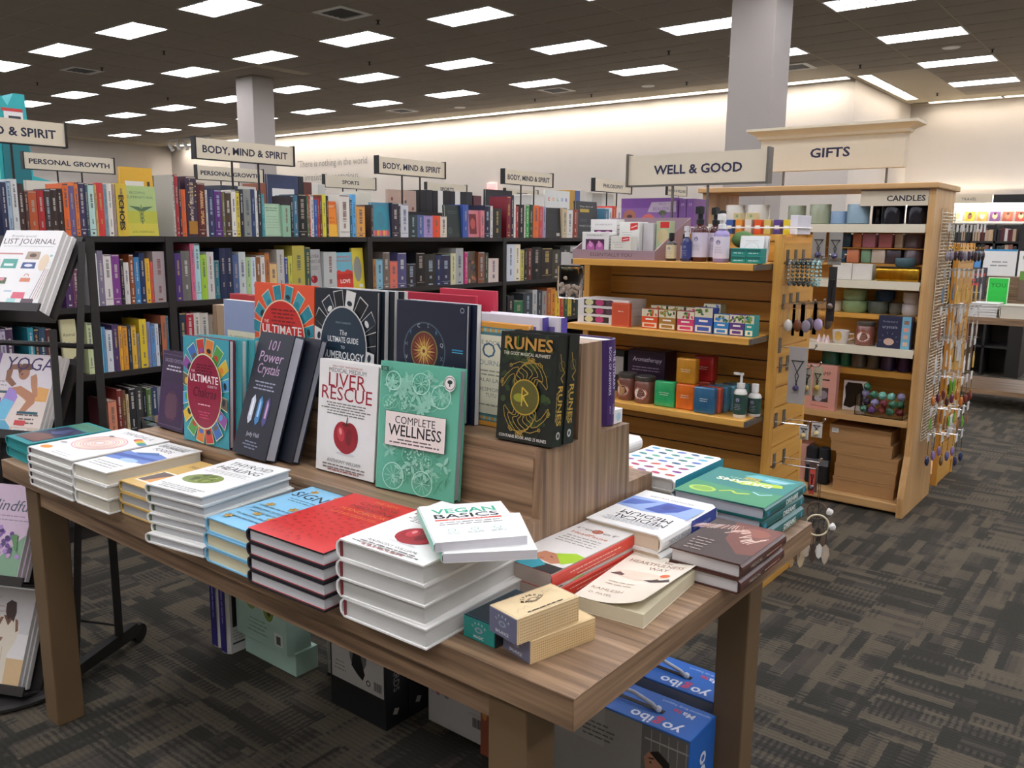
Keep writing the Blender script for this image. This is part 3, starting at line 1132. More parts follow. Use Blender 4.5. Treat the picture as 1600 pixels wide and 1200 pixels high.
def foods_front(p, w, h):
    p.text('LIFE CHANGING', w * .5, h * .84, .022, '#333130', width=w * .72)
    p.text('FOODS', w * .5, h * .73, .024, '#333130', width=w * .5)
    p.lines(w * .1, w * .9, h * .92, 2, .008, '#9a9892', .003)
    p.poly([(w * .02, h * .3), (w * .98, h * .36), (w * .98, h * .62), (w * .7, h * .66), (w * .3, h * .55), (w * .02, h * .57)], '#5f7fc0')
    p.up()
    p.poly([(w * .02, h * .38), (w * .98, h * .47), (w * .98, h * .53), (w * .02, h * .47)], '#2f4f9a')
    p.poly([(w * .2, h * .56), (w * .6, h * .68), (w * .75, h * .62), (w * .4, h * .54)], '#2f5f9a')
    p.ell(w * .6, h * .36, .03, .012, '#a9c3e6')
    p.lines(w * .1, w * .9, h * .2, 3, .012, '#8f8d88', .003)

def rainbow_front(p, w, h):
    p.text('MANDALA', w * .55, h * .86, .026, '#8d8a88', width=w * .6)
    cols = ['#e9a3a0', '#eeb69a', '#f0cfa3', '#e6b3a8']
    for k in range(9):
        r = .012 + .0075 * k
        p.ring(w * .5, h * .5, r, r + .0036, cols[k % 4], n=36, sy=.8)
    p.up()
    for i, c in enumerate(('#c23a34', '#e0912f', '#d9c23a', '#4f9a48', '#2f7fa0')):
        p.ell(w * (.72 + .06 * i), h * (.8 - .02 * i), .013, .01, c)
    p.ell(w * .18, h * .11, .02, .012, '#ef8f2f')
    p.ell(w * .13, h * .3, .014, .006, '#a9a7a4')
    p.ell(w * .3, h * .72, .01, .005, '#6f6d6a')
    p.lines(w * .4, w * .85, h * .08, 2, .01, '#a9a5a0', .003)

def tan_front(p, w, h):
    p.rect(w * .12, h * .12, w * .9, h * .5, '#e6ddc6')
    p.up().rect(w * .15, h * .15, w * .87, h * .47, '#5d4a45')
    p.up().poly([(w * .3, h * .15), (w * .87, h * .15), (w * .87, h * .47), (w * .45, h * .47)], '#d98f3a')
    p.up().poly([(w * .5, h * .15), (w * .87, h * .15), (w * .87, h * .36)], '#e9b54f')
    p.text('BREATHE', w / 2, h * .75, .02, '#8a6a34', width=w * .6)

def signs_front(p, w, h):
    p.text('SIGNS', w * .5, h * .74, .04, '#1f2a33', width=w * .8, bold=.005)
    p.lines(w * .15, w * .85, h * .68, 2, .01, '#4f6a75', .003)
    rn = random.Random(9)
    for x, y in ((.3, .9), (.8, .9), (.25, .48), (.7, .5), (.45, .28), (.8, .25), (.2, .12)):
        for j in range(6):
            leaf(p, w * x, h * y, .012, .006, j * 1.05, '#b58f3f')
        p.up().ell(w * x, h * y, .003, col='#8a5f24', n=8)
        p.z -= 1
    p.lines(w * .1, w * .9, h * .42, 3, .016, '#5f8a9a', .004)
    p.lines(w * .1, w * .9, h * .2, 2, .016, '#5f8a9a', .004)
    for k in range(4):
        p.line([(w * (.1 + .2 * k), h * .3), (w * (.16 + .2 * k), h * .36), (w * (.2 + .2 * k), h * .33)], .0016, '#6fa3b8')

def red_front(p, w, h):
    p.rect(0, 0, w, h, '#c3201c')
    p.up()
    for k in range(70):
        a = k * 2.399
        r = .0098 * math.sqrt(k)
        x, y = w * .42 + r * math.cos(a), h * .37 + r * 1.05 * math.sin(a)
        p.line([(x, y), (x + .009 * math.cos(a), y + .009 * math.sin(a))], .0018, '#8f1414')
        p.line([(x, y), (x + .007 * math.cos(a + .8), y + .007 * math.sin(a + .8))], .0012, '#7d1010')
    p.text('THE NEW', w * .55, h * .9, .014, '#d9742f', width=w * .32)
    p.text('CHINESE', w * .55, h * .82, .02, '#7d1010', width=w * .5)
    p.text('MEDICINE', w * .55, h * .74, .02, '#7d1010', width=w * .55)
    p.text('HANDBOOK', w * .55, h * .66, .018, '#d9742f', width=w * .6)
    p.lines(w * .2, w * .9, h * .61, 2, .006, '#d9742f', .0018)

def vegan_front(p, w, h):
    p.text('VEGAN', w * .5, h * .74, .032, '#4fb592', width=w * .74, bold=.02)
    p.text('BASICS', w * .5, h * .6, .028, '#2b2a2a', width=w * .74, bold=.015)
    p.rect(w * .12, h * .535, w * .88, h * .57, '#e0523a')
    p.up().lines(w * .15, w * .85, h * .547, 1, .004, '#f0d9d0', .002)
    p.lines(w * .12, w * .88, h * .47, 2, .009, '#8f8d8a', .0028)
    for i in range(3):
        x = w * (.25 + .25 * i)
        p.ring(x, h * .27, .005, .0062, '#7fae9f', n=16)
        p.lines(x - .014, x + .014, h * .2, 2, .005, '#a9b5ae', .0018)

def medium_front(p, w, h):
    p.text('ANTHONY WILLIAM', w * .5, h * .12, .012, '#55565c', width=w * .62)
    p.poly([(w * .0, h * .2), (w, h * .22), (w, h * .52), (w * .6, h * .56), (w * .25, h * .5), (0, h * .54)], '#8fa8d6')
    p.up()
    p.poly([(w * .15, h * .22), (w * .5, h * .22), (w * .62, h * .5), (w * .4, h * .52), (w * .22, h * .4)], '#2f4aa0')
    p.poly([(w * .6, h * .26), (w * .95, h * .3), (w * .98, h * .48), (w * .8, h * .44)], '#4a68b8')
    p.up().poly([(w * .3, h * .3), (w * .45, h * .26), (w * .5, h * .38), (w * .38, h * .42)], '#1f3486')
    p.text('MEDICAL', w * .45, h * .74, .032, '#2b2c34', width=w * .72)
    p.text('MEDIUM', w * .45, h * .62, .032, '#2b2c34', width=w * .68)
    p.lines(w * .1, w * .9, h * .9, 4, .006, '#a5a5aa', .002)
def medium_spine(p, h, t):
    p.rect(h * .5, .002, h * .98, t - .002, '#3a4a9a')
    p.up().text('MEDICAL MEDIUM', h * .3, t * .35, .011, '#8f8f95', width=h * .36)
    p.text('ANTHONY WILLIAM', h * .7, t * .35, .01, '#b9c3e0', width=h * .32)

def dreams_front(p, w, h):
    p.rect(0, 0, w, h, '#1f7a72')
    p.up()
    p.poly([(0, h * .55), (w * .5, h * .62), (w, h * .55), (w, h), (0, h)], '#3a8a5f')
    p.ell(w * .78, h * .8, .03, .022, '#a9c84f')
    p.poly([(w * .05, h * .1), (w * .5, h * .06), (w * .62, h * .16), (w * .2, h * .26)], '#5fb0b8')
    p.up()
    p.poly([(w * .1, h * .35), (w * .5, h * .46), (w * .66, h * .4), (w * .5, h * .3), (w * .14, h * .26)], '#b5cf2f')
    p.ell(w * .78, h * .8, .022, .015, '#7fa83a')
    p.line([(w * .3, h * .7), (w * .42, h * .76), (w * .5, h * .7), (w * .6, h * .78)], .007, '#b9c93f')
    p.line([(w * .1, h * .6), (w * .2, h * .68), (w * .3, h * .62)], .005, '#9fd0e0')
    for k in range(9):
        p.ell(w * (.42 + .045 * (k % 4)), h * (.2 + .04 * (k // 4)), .006, .004, '#b9a83f', rot=k)
    for k in range(12):
        p.line([(w * (.12 + .02 * k), h * .14), (w * (.14 + .02 * k), h * .2)], .0016, '#dfeae6')
    p.up().text('DREAMS', w * .52, h * .335, .03, '#e9efd0', width=w * .62, bold=.03)
    p.lines(w * .3, w * .8, h * .28, 1, .005, '#d9e4c0', .0022)
def dreams_spine(p, h, t):
    p.text('DREAMS', h * .62, t * .28, .015, '#e3ece6', width=h * .3, bold=.03)
    p.rect(h * .02, t * .3, h * .08, t * .7, '#3f8fb0')
    p.lines(h * .42, h * .82, t * .14, 1, .003, '#a9cfc8', .0018)
    p.ell(h * .92, t * .5, .005, .007, '#4fa3c8', n=10)

def brown_front(p, w, h):
    p.rect(0, 0, w, h, '#3d2a24')
    p.up()
    p.poly([(0, 0), (w * .7, 0), (w * .55, h * .5), (w * .2, h * .8), (0, h * .75)], '#6d3a2c')
    p.ell(w * .3, h * .2, .028, .024, '#8a4a36')
    p.up()
    rn = random.Random(4)
    for k in range(26):
        x = w * (.06 + .02 * k)
        y = h * (.28 + .12 * math.sin(k * .25))
        p.line([(x, y), (x + .012, y + rn.uniform(.01, .03))], .0025, rn.choice(['#d9b9a6', '#e6cdbd', '#b58470']))
    for k in range(18):
        p.line([(w * .55 + .004 * k, h * .08 + .002 * k), (w * .5 + .006 * k, h * .2 + .003 * k)], .002, rn.choice(['#d9b9a6', '#9a5f4c', '#e6cdbd']))
    p.up()
    for k in range(5):
        p.lines(w * .58, w * .93, h * (.9 - .07 * k), 1, .01, '#a99a8c', .0035)
def brown_spine(p, h, t):
    p.text('MEDICAL', h * .3, t * .4, .009, '#c9b9a8', width=h * .25)
    p.lines(h * .5, h * .9, t * .4, 1, .004, '#b5a394', .003)
    for k in range(14):
        p.line([(h * .6 + .005 * k, t * .1), (h * .58 + .005 * k, t * .8)], .0015, '#8a4f3c')

def dots_front(p, w, h):
    cols = ['#3f8f86', '#5fae8f', '#3f9fc0', '#2f7f6f', '#4f6fb8', '#2f5f7f', '#c2523a', '#b5305f', '#8f2f6a', '#d9704f', '#7f3f8f', '#c23a5f']
    k = 0
    for j in range(7):
        for i in range(5):
            x, y = w * (.12 + .19 * i), h * (.08 + .135 * j)
            q = random.Random(k)
            p.ell(x, y, .013, .0075, cols[(k * 5 + j) % 6 + (6 if j > 3 else 0)], n=12, rot=q.uniform(-.4, .4))
            k += 1

def head_front(p, w, h):
    p.rect(0, 0, w, h, '#d6d0c8')
    p.rect(0, 0, w, h * .12, '#2a2828')
    p.up()
    p.poly([(0, h * .0), (w * .62, 0), (w * .7, h * .1), (w * .45, h * .16), (0, h * .22)], '#2f93a0')
    p.poly([(w * .25, h * .17), (w * .75, h * .13), (w * .95, h * .22), (w * .8, h * .3), (w * .35, h * .29)], '#b5785a')
    p.poly([(w * .55, h * .3), (w * .88, h * .16), (w, h * .24), (w, h * .36), (w * .8, h * .38)], '#9fc22f')
    p.up().line([(w * .55, h * .235), (w * .62, h * .22)], .003, '#5a3524')
    p.line([(w * .45, h * .17), (w * .52, h * .18)], .003, '#8a3f34')
    p.text('HeadPause', w * .5, h * .7, .017, '#c2603a', width=w * .72)
    p.ell(w * .5, h * .82, .011, .011, '#b5532f')
    p.text('relief', w * .5, h * .8, .018, '#8f8a82', width=w * .8)
    p.lines(w * .1, w * .9, h * .64, 4, .011, '#8f8a82', .003)
def head_spine(p, h, t):
    p.lines(h * .1, h * .9, t * .55, 1, .004, '#e6b0a0', .002)
    p.lines(h * .2, h * .8, t * .3, 1, .004, '#e6b0a0', .0016)

def heart_front(p, w, h):
    p.text('The', w * .62, h * .87, .014, '#8a5a44', width=w * .14)
    p.text('HEARTFULNESS', w * .5, h * .79, .02, '#9a6a54', width=w * .82)
    p.text('WAY', w * .6, h * .7, .02, '#8a5a44', width=w * .3)
    p.ell(w * .45, h * .55, .045, .02, '#e6cbb4')
    p.up()
    p.poly([(w * .06, h * .5), (w * .16, h * .56), (w * .25, h * .53), (w * .34, h * .58), (w * .5, h * .5), (w * .36, h * .48), (w * .2, h * .5)], '#5a3f3a')
    p.poly([(w * .55, h * .49), (w * .68, h * .56), (w * .8, h * .5), (w * .92, h * .53), (w * .97, h * .47), (w * .7, h * .45)], '#4a3a36')
    p.ell(w * .8, h * .6, .009, .009, '#d9662f')
    p.lines(w * .1, w * .6, h * .36, 2, .012, '#b5a08a', .0028)
    p.text('KAMLESH', w * .3, h * .18, .015, '#a9917a', width=w * .46)
    p.text('D. PATEL', w * .28, h * .1, .012, '#a9917a', width=w * .34)

def deck_top(p, w, h):
    p.rect(w * .1, h * .08, w * .9, h * .72, '#2a2f4a')
    p.up().poly([(w * .12, h * .1), (w * .88, h * .1), (w * .88, h * .34), (w * .5, h * .4), (w * .12, h * .3)], '#6a4a44')
    p.poly([(w * .3, h * .45), (w * .5, h * .4), (w * .7, h * .5), (w * .5, h * .68)], '#4a5076')
    p.rect(w * .06, h * .74, w * .94, h * .96, '#4f8068')
    p.up().text('ORACLE', w * .5, h * .82, .016, '#3a6350', width=w * .6)

def lit_spine(p, h, t):
    p.text('THE LITERARY', h * .36, t * .56, .012, '#d9cfe0', width=h * .46, bold=.01)
    p.text('BOOK OF ANSWERS', h * .36, t * .22, .012, '#d9cfe0', width=h * .56, bold=.01)
    p.text('CAROL', h * .82, t * .55, .007, '#d9cfe0')
    p.text('BOLT', h * .82, t * .3, .007, '#d9cfe0')

def wisdom_front(p, w, h):
    p.rect(w * .12, h * .42, w * .97, h * .62, '#d6d2b4')
    p.up().text('The WISDOM JOURNAL', w * .54, h * .52, .011, '#6d6a5a', width=w * .7)
    p.lines(w * .3, w * .8, h * .47, 1, .005, '#9a967f', .0022)

# ---------------------------------------------------------------- stacks lying on the table
def stack(n, x, y, rz, w, h, t, labels, z=TZ, seed=1, jit=.004, jr=1.2, top=None, spine=None, cover='#e8e6e0', pages='#cfcac0', hard=True, group=None, band=None, cut=None, every=None, endp=None):
    rn = random.Random(seed)
    for k in range(n):
        dx, dy, dr = rn.uniform(-jit, jit), rn.uniform(-jit, jit), rn.uniform(-jr, jr)
        if cut and k == 0:
            dx, dy = cut
        a = R(rz)
        o = book(FLAT(x + dx * math.cos(a) - dy * math.sin(a), y + dx * math.sin(a) + dy * math.cos(a), z + k * (t + .0003), rz + dr), w, h, t,
                 labels(k, n), cover, pages, hard, front=top if (k == n - 1 or every) else None, spine=spine, group=group)
        if endp:
            for z0 in (.0029, t - .0037):
                MB().box((.0035, .0026, z0), (w - .0028, h - .0026, z0 + .0008)).build('endpaper', M_COVER, o, col=endp)
        if band and hard:
            m = MB()
            m.box((.0035, .001, .004), (.0075, .0036, t - .004))
            m.build('headband', M_COVER, o, col=band)
def lay(what, where=''):
    def f(k, n):
        if k == n - 1:
            return what + ', topmost of its stack' + where
        if k == 0:
            return what + ', bottom of its stack' + where
        return what + ', %s from the top of its stack' % nth(n - k) + where
    return f

stack(4, -1.019, .838, 2.5, .186, .247, .0335, lay('white hardcover with red apple'), seed=2, jit=.0035, top=liver_front, pages='#cdcbc4', band='#7d2a30', group='apple hardcovers')
stack(4, -1.247, .824, 2, .2, .256, .0255, lay('red and black hardcover handbook'), seed=3, jit=.0012, jr=.4, top=red_front, cover='#1c1a22', pages='#cfcfd0', endp='#b5221f', group='red handbooks')
stack(3, -1.397, .834, 1, .142, .25, .029, lay('pale blue hardcover with cream pages'), seed=4, jit=.002, jr=.6, top=signs_front, cover='#7fb8d6', pages='#d9cfaa', group='pale blue hardcovers')
stack(6, -1.572, .817, 8, .166, .228, .0203, lay('white hardcover with green artichoke'), seed=5, jit=.004, jr=1.5, top=healing_front, pages='#c3c4c4', band='#5a6a50', group='artichoke hardcovers', cut=(-.006, -.006))
stack(3, -1.787, .866, 2, .152, .2, .0252, lay('tan hardcover with orange picture'), seed=6, jit=.001, jr=.4, top=tan_front, cover='#cda85f', pages='#a9aaa8', group='tan hardcovers')
stack(3, -1.936, .835, 3, .141, .24, .0318, lay('white hardcover with blue brush strokes'), seed=8, jit=.002, jr=.8, top=foods_front, pages='#d9d2bf', group='blue brush stroke hardcovers')
stack(5, -2.163, .831, 1.5, .214, .245, .0192, lay('white hardcover with rainbow mandala'), seed=9, jit=.003, jr=.8, top=rainbow_front, pages='#c3bfb8', band='#3d1f3d', group='rainbow hardcovers')
for k in range(2):
    o = book(FLAT(-2.503, .908, TZ + k * .0278, -2 + k), .15, .222, .0275, ['teal card deck box, lower of two at the far left corner', 'teal card deck box with dark picture lid at the far left corner'][k], '#1f8a8c', '#1f8a8c', True, front=deck_top if k else None, name='card_deck_box', group='teal card decks', cat='box')

# the two small paperbacks askew on the apple stack
for k, (dx, dy, rz) in enumerate(((.012, .004, 47), (0, 0, 53))):
    M = Matrix.Translation((-.827 + dx, .861 + dy, .8765 + k * .0152)) @ Matrix.Rotation(R(rz), 4, 'Z')
    book(M, .144, .172, .015, ['white square paperback lying under the vegan paperback', 'white square vegan cookbook lying askew on top of the apple stack'][k], '#f0f0ec', '#d6d3d6', False, front=vegan_front, spine=lambda p, h, t: p.rect(0, 0, h, t, '#7fc3ad') and p.rect(0, 0, .001, t, '#7fc3ad'), group='vegan paperbacks')

# right-hand end of the table
def flipped(fn):
    def f(p, w, h):
        q = Print()
        fn(q, w, h)
        p.v += [(w - x, h - y, z) for x, y, z in q.v]
        p.f += q.f
        p.c += q.c
    return f
for k in range(2):
    book(FLAT(-.764, 1.35, TZ + k * .0302, 180 - 1.5), .112, .265, .03, ['red paperback under the headache paperback beside the riser', 'red spined headache paperback with a face in a green cap'][k], '#cf3a2a', '#c9b9ae', False, front=flipped(head_front), spine=head_spine, group='red headache paperbacks')
stack(2, -.7095, 1.576, 180, .162, .236, .0348, lambda k, n: ['white hardcover with blue cloud, lower copy beside the riser', 'white hardcover with blue cloud and rounded spine, upper copy beside the riser'][k], seed=11, jit=.003, jr=.7, top=medium_front, spine=medium_spine, pages='#d6c4aa', group='blue cloud hardcovers')
stack(2, -.552, 1.545, 180.5, .137, .207, .0275, lambda k, n: ['dark brown hardcover, lower of two at the right table edge', 'dark brown hardcover with hand picture, upper of two at the right table edge'][k], seed=12, jit=.002, jr=.6, top=brown_front, spine=brown_spine, cover='#4a2a22', pages='#c9c4c0', group='dark brown hardcovers')
stack(3, -.613, 1.822, 180, .202, .232, .0266, lay('teal and green hardcover about dreams'), seed=13, jit=.0022, jr=.6, top=dreams_front, spine=dreams_spine, cover='#17625f', pages='#b9bcc4', group='dreams hardcovers')
stack(3, -.83, 1.868, 180, .19, .243, .0295, lay('white crystal guide with coloured stones and teal spine'), seed=14, jit=.002, jr=.5, top=dots_front, spine=lambda p, h, t: p.rect(0, 0, h, t, '#2f8f9f'), cover='#ecebe6', pages='#d6d3cc', group='crystal guides')
stack(3, -1.05, 1.865, 180, .17, .23, .036, lay('plain white hardcover behind the riser'), seed=15, jit=.003, jr=.5, cover='#e9e7e2', pages='#d9d5cc', group='white hardcovers behind the riser')

# heartfulness paperback with its cover curling up
Mh = FLAT(-.741, 1.107, TZ, 5)
o = link('book', MB().box((0, 0, 0), (.128, .24, .0008)).box((-.0006, 0, 0), (0, .24, .0245)).mesh('cover', M_COVER), None, '#e0d6bf')
o.matrix_world = Mh
tag(o, 'cream paperback with mountain picture and cover curling up', 'book')
MB().box((.0004, .0005, .0009), (.1272, .2395, .0235)).build('pages', M_PAGES, o, col='#d9cfaf')
nu, nv = 14, 10
def curl(u, v):
    q = max(0, u - .25) / .75
    return .0248 + .022 * q * q * (.25 + .75 * (1 - v)) * 1.0
hp = Print(.0003)
heart_front(hp, .128, .24)
vv, ff = [], []
for j in range(nv + 1):
    for i in range(nu + 1):
        u, v = i / nu, j / nv
        vv.append((.128 * u * (1 - .03 * u * (1 - v)), .24 * v, curl(u, v)))
for j in range(nv):
    for i in range(nu):
        a = j * (nu + 1) + i
        ff.append((a, a + 1, a + nu + 2, a + nu + 1))
MB().add(vv, ff).build('front_cover', M_COVER, o, smooth='all', col='#e6dcc8')
hp.v = [(x * (1 - .03 * (x / .128) * (1 - y / .24)), y, curl(x / .128, y / .24) + z) for x, y, z in hp.v]
hp.build('cover_print', o, Matrix.Identity(4))

# small slide boxes at the front corner
def spark(x, y, z, rz, w, l, h, label, body, end, word, topc, side=True):
    t = thing('match_box', label, 'box', (x, y, z), rz, 'small slide boxes')
    sl = MB().bev((0, .001, 0), (w, l, h), .0006).build('sleeve', M_COVER, t, col=body)
    dr = MB().box((.0012, -.0005, .0012), (w - .0012, .01, h - .0012)).build('drawer', M_COVER, t, col=end)
    p = Print()
    p.arc_text('SPARK', w / 2, h * .36, h * .42, .0062, '#c9ccd0', step=24, bold=.01)
    p.ell(w / 2, h * .54, .0085, .0048, '#8f98a8', n=16)
    p.up().ell(w / 2, h * .54, .0045, .0025, end, n=12)
    p.text(word, w / 2, h * .16, .0068, '#d6d8da', bold=.015)
    p.build('end_print', dr, face((0, -.0006, 0), (1, 0, 0), (0, 0, 1)))
    p = Print()
    if side:
        p.frame(.002, .002, l - .003, h - .002, .0006, '#b58f4a')
        for i in range(34):
            for j in range(7):
                xx, yy = .006 + (l - .013) * i / 33, .006 + (h - .013) * j / 6
                p.poly([(xx, yy - .0011), (xx + .0013, yy), (xx, yy + .0011), (xx - .0013, yy)], '#b58a3f')
        p.build('side_print', sl, face((w, .001, 0), (0, 1, 0), (0, 0, 1)))
    p = Print()
    p.frame(.002, .003, w - .002, l - .002, .0005, '#8a7a5f' if side else '#2f7f8f')
    q = Print()
    q.arc_text('SPARK', 0, -.004, .02, .0082, topc, step=18, bold=.02)
    q.arc_text(word, 0, .03, .032, .0088, topc, mid=-90, step=13, bold=.03, flip=True)
    q.ell(0, .004, .011, .006, '#9a8a70' if side else '#3fa0b0', n=16)
    q.up().ell(0, .004, .006, .0032, body, n=12)
    q.up().line([(-.05, -.018), (-.04, -.008), (-.034, -.014), (-.026, -.006), (-.02, -.018)], .0007, '#b5a384')
    q.line([(.05, .004), (.042, .016), (.036, .01), (.03, .018), (.024, .006)], .0007, '#b5a384')
    q.lines(-.05, .05, -.026, 1, .004, topc, .0022)
    # lid artwork reads from the long side
    p.v += [(w / 2 - yy, l / 2 + xx, zz) for xx, yy, zz in q.v]
    p.f += [f for f in [tuple(i + len(p.v) - len(q.v) for i in g) for g in q.f]]
    p.c += q.c
    p.build('lid_print', sl, face((0, 0, h), (1, 0, 0), (0, 1, 0)))
spark(-.819, .918, TZ, -2, .066, .126, .036, 'teal slide box half under the beige slide box', '#1f2f3a', '#1d8a80', 'MAGIC', '#3fb0c8', side=False)
spark(-.746, .926, TZ, -13, .064, .131, .0365, 'beige slide box lying on the table, lower of two', '#e0c493', '#6a6a80', 'BALANCE', '#2f2a24')
spark(-.752, .9, TZ + .0369, -11, .063, .125, .0405, 'beige slide box with grey end, upper of two', '#e6cda0', '#6a6a80', 'BALANCE', '#2f2a24')

# ---------------------------------------------------------------- books standing on the riser
def standing(x, y, z, rz, lean, w, h, t, label, **k):
    return book(STAND(x, y, z + t * math.sin(R(lean)) + .0004, rz, lean), w, h, t, label, front_off='stand', **k)
standing(-2.1, 1.128, RZ1 + .001, -1.5, 9, .134, .203, .03, 'dark purple sacred crystals box at the left end of the riser', cover='#33203f', pages='#33203f', front=sacred_front, name='card_deck_box', cat='box')
standing(-1.925, 1.105, RZ1 + .001, 3, 3.0, .182, .262, .016, 'chakra guide with pink centre and rainbow cards, front copy', cover='#6d1034', pages='#e0ddd8', front=chakra_front, group='chakra guides')
for k in range(2):
    standing(-1.905 + .022 * k, 1.127 + .02 * k, RZ1 + .001, 2.5, 3.0, .182, .262, .017, ['teal backed chakra guide directly behind the front copy', 'teal backed chakra guide rearmost of three'][k], cover='#3f9aa0', pages='#dcd8d2', group='chakra guides')
standing(-1.704, 1.093, RZ1 + .001, -2, 18.5, .139, .29, .03, 'navy crystals hardcover with three crystals leaning far back', cover='#161b2b', pages='#c9cbd2', front=power_front)
standing(-1.655, 1.1295, RZ1 + .001, -2, 18.5, .139, .285, .02, 'navy crystals hardcover behind the leaning one', cover='#121723', pages='#a9abb2')
standing(-1.462, 1.144, RZ1 + .001, 1.9, 5.2, .184, .243, .034, 'white liver hardcover with red apple standing on the riser', cover='#e6e3de', pages='#b9b5ae', front=liver_front)
standing(-1.259, 1.137, RZ1 + .001, 6.5, 5.5, .2, .26, .022, 'mint green wellness hardcover standing on the riser', cover='#63b598', pages='#a3a0a6', front=wellness_front)
standing(-1.99, 1.27, RZ2 + .001, 0, 1.5, .15, .208, .02, 'grey blue journal with cream label behind the chakra guide', cover='#8a98b8', pages='#cfc8ba', front=wisdom_front, hard=False)
standing(-2.04, 1.285, RZ2 + .001, 0, 0, .045, .19, .02, 'small tan paperback left of the grey blue journal', cover='#a38a6c', pages='#b5a184', hard=False)
standing(-1.828, 1.252, RZ2 + .001, 0, 2.5, .234, .261, .014, 'orange and teal tarot guide on the upper step', cover='#d9502a', pages='#d6d0c8', front=tarot_front)
standing(-1.59, 1.252, RZ2 + .001, 0, 2.5, .21, .259, .013, 'dark blue numerology guide, front copy on the upper step', cover='#131c26', pages='#b5b3b0', front=numer_front, group='numerology guides')
for k in range(3):
    standing(-1.578 + .016 * k, 1.2665 + .0135 * k, RZ2 + .001, 0, 2.5, .208, .259, .0125, ['dark blue numerology guide, %s copy behind the front one' % s for s in ('second', 'third', 'fourth')][k], cover='#131c26', pages='#cfcdc8', group='numerology guides', hard=False)
standing(-1.318, 1.254, RZ2 + .001, 0, 2, .2, .246, .014, 'navy zodiac hardcover with golden sun wheel, front copy', cover='#141b30', pages='#c9c9cc', front=secret_front, group='zodiac hardcovers')
standing(-1.304, 1.27, RZ2 + .001, 0, 2, .2, .246, .014, 'navy zodiac hardcover behind the front copy', cover='#141b30', pages='#e0e0de', group='zodiac hardcovers', hard=False)
standing(-1.166, 1.291, RZ2 + .001, -1, .5, .182, .212, .016, 'gold bordered joy journal on the upper step', cover='#d9973a', pages='#e0d6c0', front=joy_front)
for k in range(2):
    o = standing(-.999 + .001 * k, 1.2125 + .0345 * k, RZ2 + .001, 2.5, 4.5, .128, .205, .034, ['black rune set box with golden tree, front of two', 'black rune set box behind the front one'][k], cover='#11160f', pages='#11160f', front=runes_front if k == 0 else None, name='boxed_set', cat='box', group='rune set boxes')
    p = Print()
    p.rect(0, 0, .205, .034, '#11160f')
    p.up()
    runes_spine(p, .205, .034)
    p.build('side_print', o, face((.128, .205, .034), (0, -1, 0), (0, 0, -1)))
# back of the riser
standing(-.9, 1.484, RZ2 + .001, 180, 2, .115, .178, .046, 'purple literary book of answers, spine out at the riser end', cover='#3d1f5c', pages='#e0dccf', spine=lit_spine)
standing(-1.25, 1.455, RZ2 + .001, 180, 1, .235, .247, .014, 'red book on the back step, taller front copy', cover='#b53046', pages='#d9d0c8', group='red books on the back step')
standing(-1.22, 1.49, RZ2 + .001, 180, 1, .17, .258, .012, 'red and mint book on the back step, rear copy', cover='#c23a50', pages='#a9cfb8', group='red books on the back step')
for k in range(2):
    o = standing(-1.055 + .03 * k, 1.452 + .026 * k, RZ2 + .001, 180, 1, .205, .213, .022, ['white and purple book on the back step, front copy', 'white and purple book on the back step, rear copy'][k], cover='#dcd8de', pages='#e6e2e2', group='white and purple books',
                 back=lambda p, w, h: p.rect(.012, .012, w - .012, h - .02, '#6d5f9a'))
    p = Print()
    p.rect(0, 0, .213, .022, '#4f3f94')
    p.build('spine_print', o, face((-.0042, .213, 0), (0, -1, 0), (0, 0, 1)))
t = thing('acrylic_box', 'clear acrylic box on the table behind the teal card decks', 'box', (-2.36, 1.22, TZ + .0005))
m = MB()
for a, b in (((0, 0, 0), (.19, .16, .003)), ((0, 0, .003), (.003, .16, .07)), ((.187, 0, .003), (.19, .16, .07)), ((.003, 0, .003), (.187, .003, .07)), ((.003, .157, .003), (.187, .16, .07)), ((0, 0, .07), (.19, .16, .073))):
    m.box(a, b)
m.build('case', M_CLEAR, t)
MB().bev((.01, .01, .004), (.18, .15, .055), .003).build('contents', M_COVER, t, col='#3a3a3c')
standing(-2.0, 1.45, RZ2 + .001, 180, 1, .19, .206, .02, 'red book on the back step at the left end', cover='#b53a40', pages='#d9cfc6')
t = thing('small_box', 'small white carton on the back step beside the purple book', 'box', (-.93, 1.47, RZ2 + .001))
MB().bev((0, 0, 0), (.035, .034, .03), .001).build('carton', M_COVER, t, col='#e3e1de')
p = Print()
p.ell(.018, .014, .009, .009, '#a9c8d8', n=14)
p.build('label_print', t, face((.035, 0, 0), (0, 1, 0), (0, 0, 1)))
